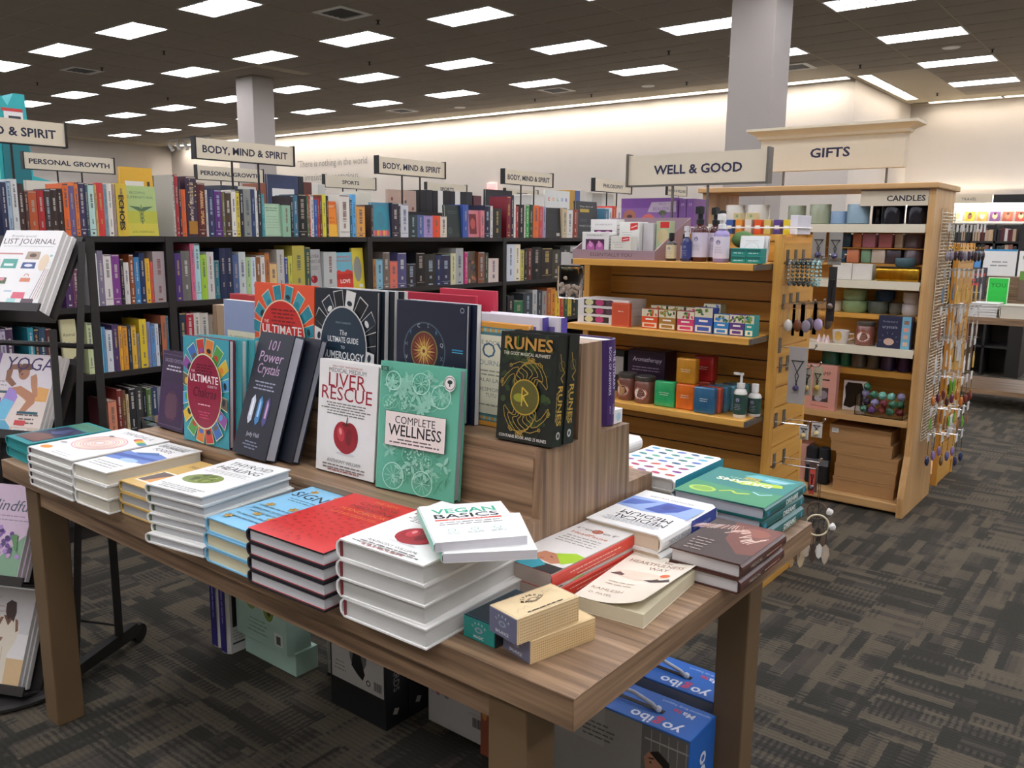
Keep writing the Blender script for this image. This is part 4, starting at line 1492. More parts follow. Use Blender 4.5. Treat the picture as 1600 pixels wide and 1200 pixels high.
# ---------------------------------------------------------------- bookcases
SHELF_ROWS = {
    1: '''1.399 0.021 0.207 2a2f4d
1.421 0.015 0.213 9fb4c4
1.438 0.023 0.221 d0d0cc
1.462 0.021 0.205 3b2420
1.485 0.013 0.181 4d2c26
1.499 0.032 0.177 b5542a
1.533 0.026 0.181 a8252a
1.561 0.024 0.185 3d2c24
1.586 0.024 0.191 35251f
1.611 0.021 0.192 2f1d1a
1.635 0.023 0.214 e0682c
1.659 0.021 0.205 6a5a86
1.682 0.016 0.221 d9772f
1.699 0.025 0.222 3a2f55
1.726 0.011 0.218 2f4d57
1.739 0.025 0.219 b9d6cc
1.766 0.009 0.215 c2a56c
1.776 0.027 0.224 cf3b34
1.804 0.015 0.219 7f97a0
1.82 0.021 0.223 e4dccf
1.843 0.012 0.221 a58f82
1.858 0.049 0.226 d6b63c echoes
1.908 0.143 0.219 a9bd78 super
2.123 0.009 0.278 b9b4a8
2.134 0.017 0.279 a52b32
2.153 0.009 0.251 2f2a3a
2.164 0.022 0.214 d9622c
2.189 0.055 0.274 3a2b3f gold
2.246 0.04 0.248 5a1f1c animal
2.288 0.01 0.217 cfcac0
2.299 0.033 0.224 2e3158
2.334 0.039 0.219 5b2a73
2.375 0.015 0.212 6d6a3a
2.391 0.034 0.213 4a3a2a
2.427 0.024 0.223 e0dccf
2.452 0.02 0.218 d8c24a
2.473 0.021 0.228 1c2234
2.495 0.042 0.23 8a8c84
2.539 0.021 0.231 2b3d66
2.562 0.013 0.226 dcd8d0
2.576 0.021 0.227 202a33
2.599 0.017 0.212 3f8f96
2.617 0.105 0.164 a8c4a4 box
2.723 0.05 0.16 8fb89a
2.775 0.016 0.21 2b1f24
2.793 0.027 0.214 3c6f86
2.821 0.056 0.219 151617
2.879 0.011 0.213 3f6f44
2.891 0.011 0.221 b03a34
2.904 0.019 0.218 d6d2ca
2.925 0.023 0.196 3c5aa0
2.95 0.012 0.203 b2382f
2.963 0.016 0.22 6d2a24
2.981 0.025 0.224 d8cf3e
3.007 0.016 0.219 2a2420
3.024 0.068 0.19 ef8a2a heart
3.098 0.073 0.227 dcd8cc
3.172 0.016 0.211 2f5f6f
3.19 0.027 0.233 58a5d8
3.219 0.064 0.172 dfa14d
3.327 0.018 0.181 3a2f2f
3.346 0.143 0.195 3f7f93 art
3.491 0.055 0.198 2f2638
3.547 0.014 0.181 3a3a34
3.563 0.062 0.193 c9cbd0
3.629 0.07 0.132 2f3f3c
3.701 0.053 0.133 4d5f94
3.756 0.077 0.131 a58fc0
3.834 0.067 0.132 e2502c
3.903 0.057 0.13 d8cdb8
3.961 0.149 0.2 1f2a26 dark
4.112 0.054 0.207 3a56a0
4.167 0.119 0.173 c87a7f pink
4.288 0.037 0.175 d27f84
4.327 0.057 0.21 1c1f38
4.386 0.025 0.207 d6d3cc
4.412 0.091 0.192 24221f
4.56 0.042 0.276 7d1f2c
4.603 0.034 0.286 20203a
4.638 0.021 0.223 d9d6cf
4.661 0.027 0.215 a5342f
4.69 0.064 0.225 1a1718
4.755 0.013 0.226 d6d2c8
4.769 0.043 0.227 3c9a4a
4.813 0.043 0.229 1f3a26
4.858 0.067 0.226 d9692c
4.927 0.045 0.223 c5484c
4.973 0.037 0.22 9a90b0
5.012 0.207 0.215 151515 black
5.22 0.057 0.219 c4b190
5.278 0.075 0.211 d8d4cc
5.355 0.067 0.213 8a3a2c
5.423 0.3 0.276 23252a wicca
5.792 0.066 0.23 3f6f86
5.86 0.046 0.237 c9d2d2
5.907 0.066 0.253 c2402f
5.975 0.079 0.24 d6d2ca
6.055 0.1 0.238 d3b52f''',
    2: '''1.615 0.031 0.168 4a2a5a
1.647 0.024 0.162 6a3a52
1.728 0.027 0.225 d5d6d2
1.757 0.024 0.236 7d7288
1.782 0.034 0.219 d9d2cc
1.817 0.035 0.219 7d3a86
1.854 0.015 0.201 1f1e24
1.87 0.023 0.184 d2cdc6
1.896 0.02 0.218 8f4a24
1.918 0.024 0.206 3a7fb0
1.944 0.024 0.223 1f2f55
1.969 0.021 0.2 e3b12f
1.992 0.013 0.185 d5564a
2.007 0.056 0.23 a89a9a
2.113 0.032 0.221 4a2f72
2.146 0.045 0.232 6b6862
2.194 0.02 0.265 d36a86
2.215 0.028 0.265 a8cfd2
2.245 0.032 0.213 9dc43c
2.278 0.037 0.225 c9c7c0
2.316 0.027 0.185 2f6f7a
2.347 0.035 0.242 1f2a4a
2.383 0.034 0.242 1c2745
2.419 0.033 0.211 4a5f86
2.453 0.039 0.223 c2c8c4
2.494 0.027 0.197 a9c48a
2.522 0.028 0.197 c9d4de
2.552 0.025 0.203 8a5a34
2.579 0.025 0.205 d5d0c8
2.606 0.026 0.218 b86f2e
2.633 0.043 0.166 dcb87a
2.679 0.044 0.233 b9b6ae
2.724 0.021 0.194 3a4a8a
2.747 0.027 0.2 c2c04a
2.776 0.078 0.252 b5a84a
2.856 0.036 0.245 2f5048
2.893 0.084 0.231 b0aeac liver
2.981 0.089 0.217 b9bcb8
3.074 0.124 0.212 d0382c love
3.2 0.083 0.236 d6c23a circle
3.332 0.03 0.173 a67a3c
3.363 0.048 0.172 7fb4c8
3.413 0.055 0.212 6f625a
3.47 0.06 0.159 d9705c
3.531 0.073 0.207 4f4f76
3.605 0.079 0.141 2a2428
3.686 0.077 0.205 15161a
3.764 0.095 0.196 2a2a26
3.861 0.045 0.188 232f55
3.907 0.087 0.191 2d2a44
3.996 0.047 0.198 c9c79a
4.044 0.072 0.23 a9aaa8
4.129 0.031 0.204 c23a78
4.162 0.1 0.208 5a4a3a art2
4.264 0.064 0.203 7d4f34
4.329 0.038 0.198 33443a
4.369 0.107 0.159 d3c2b8
4.565 0.085 0.252 c9cfd8
4.651 0.064 0.252 e0d8c0
4.716 0.043 0.216 c2b84a
4.761 0.035 0.224 201d1f
4.798 0.051 0.224 5a2a22
4.85 0.113 0.233 161517
4.965 0.133 0.223 241a1a
5.1 0.097 0.212 3a3628
5.198 0.132 0.23 1d1d20
5.332 0.102 0.239 b5b2aa''',
    3: '''1.348 0.019 0.222 b9b0c0
1.368 0.027 0.228 4a3550
1.451 0.022 0.221 2f8a9a
1.474 0.018 0.214 3a2f3f
1.494 0.024 0.218 2a4a5f
1.519 0.024 0.213 5a2a2f
1.592 0.063 0.241 cfc89a spirit
1.689 0.022 0.222 c3cc9a
1.737 0.017 0.201 5fb3c2
1.755 0.012 0.2 5f8fb5
1.769 0.028 0.184 d2d3d5
1.799 0.026 0.207 4a3560
1.826 0.015 0.197 e3a636
1.843 0.022 0.196 d8942f
1.866 0.016 0.2 232c3f
1.884 0.022 0.195 e0b03f
1.908 0.011 0.159 8a8478
1.923 0.033 0.221 d9bd32
1.957 0.016 0.207 7f7fa8
1.975 0.019 0.194 5f8fbf
1.996 0.017 0.195 c9cdd5
2.014 0.011 0.194 1f1d22
2.028 0.025 0.231 b5694a
2.054 0.009 0.229 3f7f96
2.12 0.032 0.237 232f42
2.154 0.038 0.234 a8263a
2.194 0.032 0.232 cfc8bc
2.227 0.043 0.229 c4bdb0
2.272 0.05 0.217 8a7f70
2.338 0.039 0.203 2f4a6a
2.379 0.034 0.191 b5a13a
2.414 0.051 0.207 6d2a30
2.466 0.042 0.187 cfc9bd
2.51 0.048 0.197 2a4f44
2.56 0.056 0.184 c2702f
2.617 0.054 0.193 35304f
2.673 0.062 0.172 8fa8b8
2.737 0.065 0.178 3a2a26
2.803 0.057 0.163 c9b45f
2.861 0.085 0.175 7a3040
2.948 0.087 0.159 d0cac0
3.037 0.113 0.155 2a3a55
3.331 0.09 0.225 3a4a44
3.423 0.092 0.228 b5623a
3.516 0.116 0.214 2a2730
3.633 0.109 0.216 cfc7b5
3.744 0.142 0.217 5f3a5f
3.887 0.124 0.202 2f5f6a
4.013 0.135 0.211 c9a63f
4.149 0.075 0.201 2d2b2f
4.226 0.077 0.193 a3a29e
4.304 0.079 0.189 b9b8b4
4.384 0.081 0.176 8f8d88
4.577 0.072 0.192 25242a
4.65 0.102 0.152 2f6a44
4.754 0.111 0.201 3a3f44
4.866 0.052 0.22 b0b0ae
4.919 0.061 0.217 3a3a3e
4.982 0.054 0.205 8f8d88
5.038 0.054 0.226 a8562c
5.093 0.056 0.224 d0862f
5.15 0.057 0.197 d9b23a
5.209 0.05 0.171 b5322f
5.26 0.049 0.178 2f4f34
5.311 0.05 0.185 c2b03f
5.362 0.068 0.182 23242a
5.432 0.087 0.184 3a5a3f
5.521 0.089 0.179 c9a32f''',
    4: '''1.74 0.014 0.177 5f2a2f
1.756 0.038 0.167 d98a6a
1.798 0.02 0.215 7a2a24
1.819 0.018 0.206 6d4a34
1.839 0.012 0.186 c9b48a
1.853 0.03 0.212 2a2a2e
1.885 0.032 0.214 3a3a3a
1.918 0.015 0.187 1d1d20
1.935 0.024 0.201 4f6a3a
1.96 0.027 0.201 2f3f5f
1.988 0.021 0.2 8a8a94
2.01 0.03 0.191 2a2422''',
}
REAR_ROW = '''1.633 0.141 0.237 d6cfbf face
2.055 0.167 0.323 d6a52f yellow
2.227 0.094 0.29 6f706c grey
2.595 0.104 0.263 3a3f4a
2.701 0.11 0.262 c9c4ba
2.844 0.033 0.287 8a4f3a
2.883 0.211 0.336 2f3a5a label
3.097 0.034 0.336 1d1d22
3.133 0.055 0.306 5a2f28
3.19 0.044 0.305 cfcbc0
3.236 0.05 0.3 b9b6ae
3.541 0.104 0.271 c9c5b4
3.781 0.257 0.296 b59a8a face
4.073 0.06 0.305 18181b
4.135 0.059 0.308 202024
4.197 0.048 0.306 19191c
4.246 0.048 0.308 d6d3cc
4.297 0.068 0.311 17171a
4.367 0.05 0.309 1d1d21
4.419 0.051 0.312 d0ccc4
4.472 0.058 0.31 18181b
4.532 0.066 0.312 26262a
4.612 0.084 0.29 5a3038
4.738 0.311 0.34 23222a face
5.073 0.094 0.308 d6d2c8
5.168 0.118 0.317 c9c6bf
5.289 0.164 0.328 d9d5cc
5.469 0.335 0.368 d6d6cf color
5.806 0.072 0.382 b58a3a
5.88 0.073 0.381 4a5f8f
5.955 0.064 0.389 c9c4ba
6.021 0.115 0.377 d0cdc6
6.139 0.149 0.372 b9b6b0
6.289 0.185 0.374 cfccc6'''
BAY0, BAYW = .865, 1.22
SHZ = {1: 1.328, 2: 1.03, 3: .737, 4: .44}
def bookcase_parts(t, near=True):
    """double-sided unit, local x=0 is the front plane, runs from y=0 to y=1.22"""
    w, d = BAYW, .58
    for y in (0, w - .018):
        MB().box((-d, y, 0), (0, y + .018, SHZ[1])).build('side_panel', M_BLACKWOOD, t)
    MB().box((-.298, .018, .08), (-.282, w - .018, SHZ[1] + .16)).build('back_panel', M_BLACKWOOD, t)
    for k, z in SHZ.items():
        MB().box((-.282, .018, z - .025), (-.004, w - .018, z)).build('shelf', M_BLACKWOOD, t)
        if k == 1:
            MB().box((-d + .004, .018, z - .025), (-.298, w - .018, z)).build('shelf', M_BLACKWOOD, t)
    MB().box((-.282, .018, .08), (-.004, w - .018, .105)).build('shelf', M_BLACKWOOD, t)
    MB().box((-d + .04, .018, 0), (-.04, w - .018, .08)).build('plinth', M_BLACKWOOD, t)
BAYN = ['first', 'second', 'third', 'fourth', 'fifth']
proto = None
def copy_tree(o, parent=None):
    c = o.copy()
    COL.objects.link(c)
    c.parent = parent
    for ch in o.children:
        copy_tree(ch, c)
    return c
for r, xf in enumerate((-3.66, -5.71)):
    for k in range(5 if r == 0 else 6):
        y = BAY0 + BAYW * (k + r)
        lab = 'black wooden bookcase full of books, %s from left in the front row' % BAYN[k] if r == 0 else 'black bookcase in the row behind, %s from left' % nth(k + 1)
        if proto is None:
            proto = thing('bookcase', lab, 'bookcase', (xf, y, 0), 0, 'black bookcases')
            bookcase_parts(proto)
        else:
            bpy.context.view_layer.update()
            c = copy_tree(proto)
            c.location = (xf, y, 0)
            c['label'] = lab

# one slim book: spine on the plane x=0 facing +X, thickness 0..1 along y, height 0..1 along z, depth to -1
um = MB()
um.box((-1, 0, 0), (0, .07, 1)).box((-1, .93, 0), (0, 1, 1))
um.add([(-.03, .07, 0), (0, .07, 0), (.012, .5, 0), (0, .93, 0), (-.03, .93, 0), (-.03, .07, 1), (0, .07, 1), (.012, .5, 1), (0, .93, 1), (-.03, .93, 1)],
       [(4, 3, 2, 1, 0), (5, 6, 7, 8, 9), (0, 1, 6, 5), (1, 2, 7, 6), (2, 3, 8, 7), (3, 4, 9, 8), (4, 0, 5, 9)])
SLIM = um.mesh('slim_cover', M_COVER)
SLIMP = MB().box((-.985, .07, .01), (-.03, .93, .985)).mesh('slim_pages', M_PAGES)
SPINES = []
for v in range(10):
    rn = random.Random(100 + v)
    m = MB()
    def q(y0, y1, z0, z1):
        m.add([(.0135, y0, z0), (.0135, y1, z0), (.0135, y1, z1), (.0135, y0, z1)], [(0, 1, 2, 3)])
    z = .92 - rn.uniform(0, .12)
    wide = rn.choice([(.36, .64), (.33, .67), (.4, .6)])
    stop = rn.uniform(.35, .55)
    while z > stop:
        l = rn.uniform(.008, .02)
        q(wide[0], wide[1], z - l, z)
        z -= l + .007
        if rn.random() < .15:
            z -= .02
    z = .32
    for k in range(rn.randint(3, 7)):
        q(.4, .6, z - .016, z)
        z -= .023
    if v % 2:
        q(.3, .7, .04, .075)
    if v % 3 == 0:
        q(.07, .93, .97, .99)
        q(.07, .93, .12, .13)
    SPINES.append(m.mesh('spine_title', M_INK))
PAL = {'black': (18, 18, 20), 'charcoal': (45, 44, 46), 'dark brown': (62, 42, 34), 'brown': (110, 74, 50), 'tan': (195, 165, 110), 'cream': (222, 214, 190), 'white': (222, 220, 214),
       'grey': (150, 148, 144), 'navy': (32, 40, 72), 'blue': (60, 100, 170), 'pale blue': (150, 190, 210), 'teal': (50, 120, 130), 'dark green': (40, 66, 52), 'green': (80, 150, 80),
       'pale green': (170, 200, 160), 'yellow': (218, 186, 60), 'orange': (222, 120, 50), 'red': (190, 48, 46), 'dark red': (110, 34, 36), 'pink': (210, 120, 135), 'purple': (92, 54, 118), 'lavender': (150, 138, 176), 'slate': (80, 92, 124), 'olive': (140, 134, 62)}
def cname(h):
    c = [int(h[i:i + 2], 16) for i in (0, 2, 4)]
    return min(PAL, key=lambda k: sum((a - b) ** 2 for a, b in zip(PAL[k], c)))
def slim(y, t, h, col, label, group, x=-3.675, z=0, depth=.155, tilt=0, flip=False):
    o = link('book', SLIM, None, col)
    o.location = (x, y, z)
    o.scale = (depth, t, h)
    if flip:
        o.rotation_euler = (0, 0, math.pi)
        o.location = (x, y + t, z)
    if tilt:
        o.rotation_euler = (R(tilt), 0, 0)
    tag(o, label, 'book', group)
    c = [int(col[i:i + 2], 16) for i in (0, 2, 4)]
    link('pages', SLIMP, o, '#d6cfc0')
    lum = .3 * c[0] + .6 * c[1] + .1 * c[2]
    ink = rng.choice(['bdb7aa', 'b59f5f', 'cfcac0', '9fb0bd', 'a89a8a']) if lum < 120 else rng.choice(['4a4640', '4f466a', '7a443e', '3f5a66', '6a665c'])
    link('spine_title', rng.choice(SPINES), o, ink)
    return o

def cover_art(kind):
    def f(p, w, h):
        if kind == 'super':
            p.rect(0, 0, w, h * .5, '#b5b53f')
            p.up().rect(0, 0, w, h * .25, '#c9bd45')
            p.text('BECOMING', w * .42, h * .84, .016, '#5a7a5f', width=w * .5)
            p.text('SUPERNATURAL', w * .5, h * .75, .016, '#5a7a5f', width=w * .86)
            p.poly([(w * .1, h * .6), (w * .45, h * .58), (w * .5, h * .52), (w * .55, h * .58), (w * .9, h * .6), (w * .6, h * .5), (w * .4, h * .5)], '#4f6a4a')
            p.line([(w * .5, h * .62), (w * .5, h * .24)], .004, '#4f6a4a')
            for k in range(3):
                p.ring(w * .5, h * (.48 - .08 * k), .007, .01, '#4f6a4a', n=16)
            p.text('JOE DISPENZA', w * .5, h * .06, .013, '#6d7330', width=w * .72)
        elif kind == 'box':
            p.frame(.004, .004, w - .004, h - .004, .0015, '#7f9f80')
            p.lines(w * .12, w * .88, h * .86, 2, .012, '#5f7f64', .004)
            p.lines(w * .12, w * .88, h * .6, 5, .014, '#8aa88a', .003)
        elif kind == 'heart':
            p.rect(0, 0, w, h * .35, '#f0b53a')
            p.rect(0, h * .8, w, h, '#e06a24')
            p.up().text('HEART', w * .5, h * .82, .02, '#f3dca0', width=w * .8)
            p.text('OF A', w * .5, h * .5, .016, '#9a4a1a', width=w * .5)
            p.text('YETI', w * .5, h * .38, .016, '#9a4a1a', width=w * .5)
        elif kind == 'liver':
            p.text('LIVER', w * .55, h * .8, .026, '#55504e', width=w * .7)
            p.text('RESCUE', w * .55, h * .68, .026, '#55504e', width=w * .8)
            p.lines(w * .1, w * .9, h * .6, 3, .008, '#7d7875', .003)
            apple(p, w * .4, h * .3, w * .26)
        elif kind == 'love':
            p.rect(0, h * .5, w, h, '#6fb0bf')
            p.rect(0, h * .3, w, h * .5, '#b5281f')
            p.up()
            p.poly([(0, h * .48), (w * .2, h * .55), (w * .45, h * .47), (w * .7, h * .56), (w, h * .5), (w, h * .44), (0, h * .44)], '#d0382c')
            p.text('MARIANNE', w * .5, h * .86, .016, '#d0382c', width=w * .78)
            p.text('WILLIAMSON', w * .5, h * .76, .016, '#d0382c', width=w * .86)
            p.text('LOVE', w * .55, h * .2, .03, '#f0e4dc', width=w * .56, bold=.02)
        elif kind == 'circle':
            p.ell(w * .45, h * .5, w * .34, h * .3, '#8f8d86', n=24)
            p.rect(w * .5, h * .06, w * .85, h * .14, '#d6d2c4')
        elif kind == 'art':
            p.ell(w * .5, h * .5, w * .38, h * .4, '#2f8a9a', n=24)
            for k in range(8):
                p.ell(w * (.1 + .11 * k), h * .11, .009, .018, ['#d9708a', '#c95a4a', '#e0a040'][k % 3])
            p.up().ell(w * .5, h * .5, w * .22, h * .24, '#3a7f8f', n=20)
        elif kind == 'art2':
            rn = random.Random(8)
            for k in range(14):
                p.ell(rn.uniform(.01, w - .01), rn.uniform(.01, h - .01), .009, .016, rn.choice(['#a86a4a', '#4f6a5f', '#c29a5f', '#3a2f4a', '#7d4a5f']), n=10, rot=k)
                p.up()
        elif kind == 'dark':
            p.ell(w * .3, h * .2, w * .15, h * .12, '#39453f')
            p.lines(w * .1, w * .9, h * .8, 2, .012, '#4f5f58', .003)
        elif kind == 'pink':
            p.rect(w * .2, h * .12, w * .8, h * .86, '#6d2428')
            p.up().ell(w * .5, h * .5, w * .2, h * .2, '#b5524a')
        elif kind == 'black':
            p.rect(w * .2, h * .25, w * .85, h * .8, '#1f1f22')
            p.up().rect(w * .72, h * .05, w * .92, h * .15, '#b5b2aa')
        elif kind == 'wicca':
            p.text('The Art of', w * .5, h * .84, .014, '#d6d2c4', width=w * .62)
            p.rect(w * .2, h * .7, w * .62, h * .79, '#b59a3a')
            p.lines(w * .15, w * .55, h * .5, 2, .012, '#5f6f7a', .003)
            p.text('WICCA', w * .42, h * .3, .02, '#a9adb0', width=w * .56)
        elif kind == 'spirit':
            p.text('Animal', w * .5, h * .7, .02, '#5a564a', width=w * .8)
            p.text('Spirit', w * .5, h * .52, .03, '#3a362e', width=w * .9)
            p.poly([(w * .3, h * .2), (w * .6, h * .3), (w * .9, h * .36), (w * .75, h * .22), (w * .5, h * .16)], '#4a3424')
        elif kind == 'yellow':
            p.rect(w * .16, h * .1, w * .72, h * .8, '#d9d4c6')
            p.up().ell(w * .44, h * .4, w * .16, h * .16, '#a99a86')
            p.rect(w * .82, h * .2, w * .9, h * .8, '#4a3a1a')
        elif kind == 'grey':
            p.rect(w * .08, h * .3, w * .92, h * .9, '#7f827c')
            p.up().lines(w * .12, w * .88, h * .8, 4, .014, '#6a6d68', .003)
        elif kind == 'label':
            p.rect(w * .16, h * .52, w * .86, h * .78, '#d9d6d0')
            p.up().text('RUMIS', w * .5, h * .6, .026, '#3a4260', width=w * .56)
        elif kind == 'color':
            for i, ch in enumerate('COLOR'):
                p.text(ch, w * (.14 + .18 * i), h * .78, .035, ['#d9402f', '#e09a2f', '#4fa34a', '#2f7fc0', '#7a4aa0'][i], bold=.05)
        else:
            rn = random.Random(int(w * 1e4))
            for k in range(10):
                p.ell(rn.uniform(.015, w - .015), h * rn.uniform(.35, .85), .01, .012, rn.choice(['#7d4a44', '#c9a08a', '#55605a', '#d9c9b4']), n=10)
    return f
FACE = {'super', 'box', 'heart', 'liver', 'love', 'circle', 'art', 'art2', 'dark', 'pink', 'black', 'wicca', 'spirit', 'yellow', 'grey', 'label', 'color', 'face'}
SHN = {1: 'top', 2: 'second', 3: 'third', 4: 'bottom'}
FDESC = {'super': 'pale green face-out book with winged emblem', 'box': 'pale green card box turned face-out', 'heart': 'orange face-out book', 'liver': 'grey face-out book with red apple', 'love': 'red and blue face-out book reading love',
         'circle': 'yellow face-out book with grey circle', 'art': 'teal face-out book', 'art2': 'face-out book with mottled painting', 'dark': 'dark green face-out book', 'pink': 'pink bordered face-out book', 'black': 'black face-out book with price label',
         'wicca': 'black face-out book with yellow title', 'spirit': 'beige face-out book with a bird'}
def stuff_books(name, rows, label):
    """many slim books too far or too hidden to pick apart, kept as one object; rows of (x, y, z, depth, t, h, colour, along)"""
    m = MB()
    cols = []
    for x, y, z, d, t_, h, c, ax in rows:
        n0 = len(m.f)
        if ax == 'Y':
            m.box((x - d, y, z), (x, y + t_, z + h))
            m.box((x - d + .004, y + .002, z + h), (x - .006, y + t_ - .002, z + h + .001))
        else:
            m.box((x, y, z), (x + t_, y + d, z + h))
            m.box((x + .002, y + .006, z + h), (x + t_ - .002, y + d - .004, z + h + .001))
        cols += [lin(c)] * 6 + [lin('d6cfc0')] * (len(m.f) - n0 - 6)
    me = m.mesh(name, M_PRINT)
    a = me.color_attributes.new('Col', 'FLOAT_COLOR', 'CORNER')
    d_ = []
    for p, c in zip(me.polygons, cols):
        d_ += list(c) * p.loop_total
    a.data.foreach_set('color', d_)
    o = link(name, me)
    o['kind'] = 'stuff'
    tag(o, label, 'books')
    return o
hidden = []
count = {}
for s, txt in SHELF_ROWS.items():
    for ln in txt.splitlines():
        f = ln.split()
        y, t_, h = map(float, f[:3])
        col, kind = f[3], (f[4] if len(f) > 4 else '')
        bay = int((y - BAY0) / BAYW)
        if s == 3 and (2.42 < y < 3.29 or 3.3 < y < 4.13):
            hidden.append((-3.675, y, SHZ[3] + .0005, .155, t_, h, col, 'Y'))
            continue
        count[(s, bay)] = count.get((s, bay), 0) + 1
        where = '%s shelf of the %s bookcase' % (SHN[s], BAYN[bay])
        grp = 'books on the ' + where
        i = count[(s, bay)]
        if kind in FACE:
            book(Matrix.Translation((-3.685, y, SHZ[s] + .0022)) @ Matrix.Rotation(R(90), 4, 'Z') @ Matrix.Rotation(R(-4), 4, 'X') @ Matrix.Rotation(R(90), 4, 'X'), t_, h, .02,
                 '%s on the %s' % (FDESC[kind], where), col, '#d6cfc0', False, front=cover_art(kind), front_off='stand', group=grp)
        else:
            th = 'thick' if t_ > .034 else ('thin' if t_ < .016 else '')
            lab = ' '.join(('%s %s book, %s from left on the %s' % (th, cname(col), nth(i), where)).split())
            o = slim(y, t_, h, col, lab, grp, z=SHZ[s] + .0005)
            if kind == 'echoes':
                p = Print()
                p.text('ECHOES', .12, .009, .03, '#2a2414', width=.15, bold=.03)
                q = p.build('title_print', o, Matrix.Identity(4))
                q.matrix_local = Matrix.Diagonal((1 / .155, 1 / t_, 1 / h, 1)) @ face((.0035, .002, h - .005), (0, 0, -1), (0, 1, 0))
            elif kind == 'animal':
                p = Print()
                p.text('ANIMAL SPEAK', .11, .012, .022, '#d9a06a', width=.16, bold=.03)
                q = p.build('title_print', o, Matrix.Identity(4))
                q.matrix_local = Matrix.Diagonal((1 / .155, 1 / t_, 1 / h, 1)) @ face((.0035, .002, h - .005), (0, 0, -1), (0, 1, 0))
            elif kind == 'gold':
                p = Print()
                rn = random.Random(4)
                for k in range(26):
                    p.ell(rn.uniform(.01, .26), rn.uniform(.008, .05), .0028, .0028, rn.choice(['#d9a83a', '#e6c87a']), n=6)
                p.up().text('THE LIBRARY', .15, .018, .02, '#d9c9c0', width=.12)
                p.rect(.2, .006, .26, .05, '#a8752a')
                q = p.build('title_print', o, Matrix.Identity(4))
                q.matrix_local = Matrix.Diagonal((1 / .155, 1 / t_, 1 / h, 1)) @ face((.0035, 0, h - .003), (0, 0, -1), (0, 1, 0))
stuff_books('shelved_books', hidden, 'books on the third shelf hidden behind the riser books')
rear = []
RD = {'yellow': 'yellow framed gift book standing behind the top shelf at left', 'grey': 'grey backed book standing behind the first bookcase', 'label': 'dark blue boxed book with white label behind the second bookcase', 'color': 'white book with rainbow title behind the fourth bookcase'}
i = 0
for ln in REAR_ROW.splitlines():
    f = ln.split()
    y, t_, h = map(float, f[:3])
    col, kind = f[3], (f[4] if len(f) > 4 else '')
    i += 1
    if kind in FACE:
        book(Matrix.Translation((-4.02, y, SHZ[1] + .0005)) @ Matrix.Rotation(R(90), 4, 'Z') @ Matrix.Rotation(R(90), 4, 'X'), t_, h, .02,
             RD.get(kind, '%s face-out book, %s from left along the rear top shelf' % (cname(col), nth(i))), col, '#d6cfc0', False, front=cover_art(kind), front_off='stand', group='books on the rear top shelf')
    else:
        rear.append((-4.02, y, SHZ[1] + .0005, .17, t_, h, col, 'Y'))
stuff_books('shelved_books', rear, 'mixed books along the rear top shelf above the front row')

# shelf signs on two posts
def shelf_sign(text, x, y0, label, z0=1.709, z1=1.814, zp=None, edge=M_SIGNEDGE, size=.05, tw=.515):
    t = thing('shelf_sign', label, 'sign', (x, y0 + .3, 0), 0, 'category signs above the bookcases')
    bd = MB().box((-.012, -.295, z0 + .004), (.012, .295, z1 - .002)).build('board', M_SIGN, t)
    MB().box((-.02, -.302, z0 - .002), (.02, -.295, z1 + .004)).build('end_cap', edge, t)
    MB().box((-.02, .295, z0 - .002), (.02, .302, z1 + .004)).build('end_cap', edge, t)
    MB().box((-.014, -.295, z0 - .001), (.014, .295, z0 + .004)).build('bottom_rail', edge, t)
    for y in (-.085, .075):
        MB().box((-.004, y - .004, zp or 1.49), (.004, y + .004, z0 - .001)).build('post', edge, t)
    p = Print(.0004)
    p.text(text, 0, (z0 + z1) / 2 - size * .36, size, '#1c1f38', width=tw, bold=.025)
    p.build('lettering', bd, face((.012, 0, 0), (0, 1, 0), (0, 0, 1)))
for k, n in enumerate(BAYN[:4]):
    shelf_sign('BODY, MIND & SPIRIT', -3.95, 1.187 + 1.221 * k, 'BODY, MIND & SPIRIT sign above the %s bookcase' % n)
shelf_sign('PHILOSOPHY', -3.95, 6.04, 'PHILOSOPHY sign above the fifth bookcase', tw=.32, size=.042)
for k, (s, y, lab) in enumerate((('PERSONAL GROWTH', 2.433, 'PERSONAL GROWTH sign in the row behind, at far left'), ('PERSONAL GROWTH', 3.665, 'PERSONAL GROWTH sign half behind the second BODY, MIND & SPIRIT sign'),
                                 ('SPORTS', 4.89, 'SPORTS sign beside the third BODY, MIND & SPIRIT sign'), ('SPORTS', 6.16, 'SPORTS sign low behind black books'), ('SPORTS', 7.4, 'SPORTS sign half hidden below the fourth BODY, MIND & SPIRIT sign'))):
    shelf_sign(s, -6.0, y, lab, 1.737, 1.845, tw=.53 if k < 2 else .2, size=.045)
shelf_sign('HEALTH & WELLNESS', -6.0, 11.1, 'HEALTH & WELLNESS sign seen under the WELL & GOOD sign', 1.92, 2.06, tw=.54, zp=0.001)

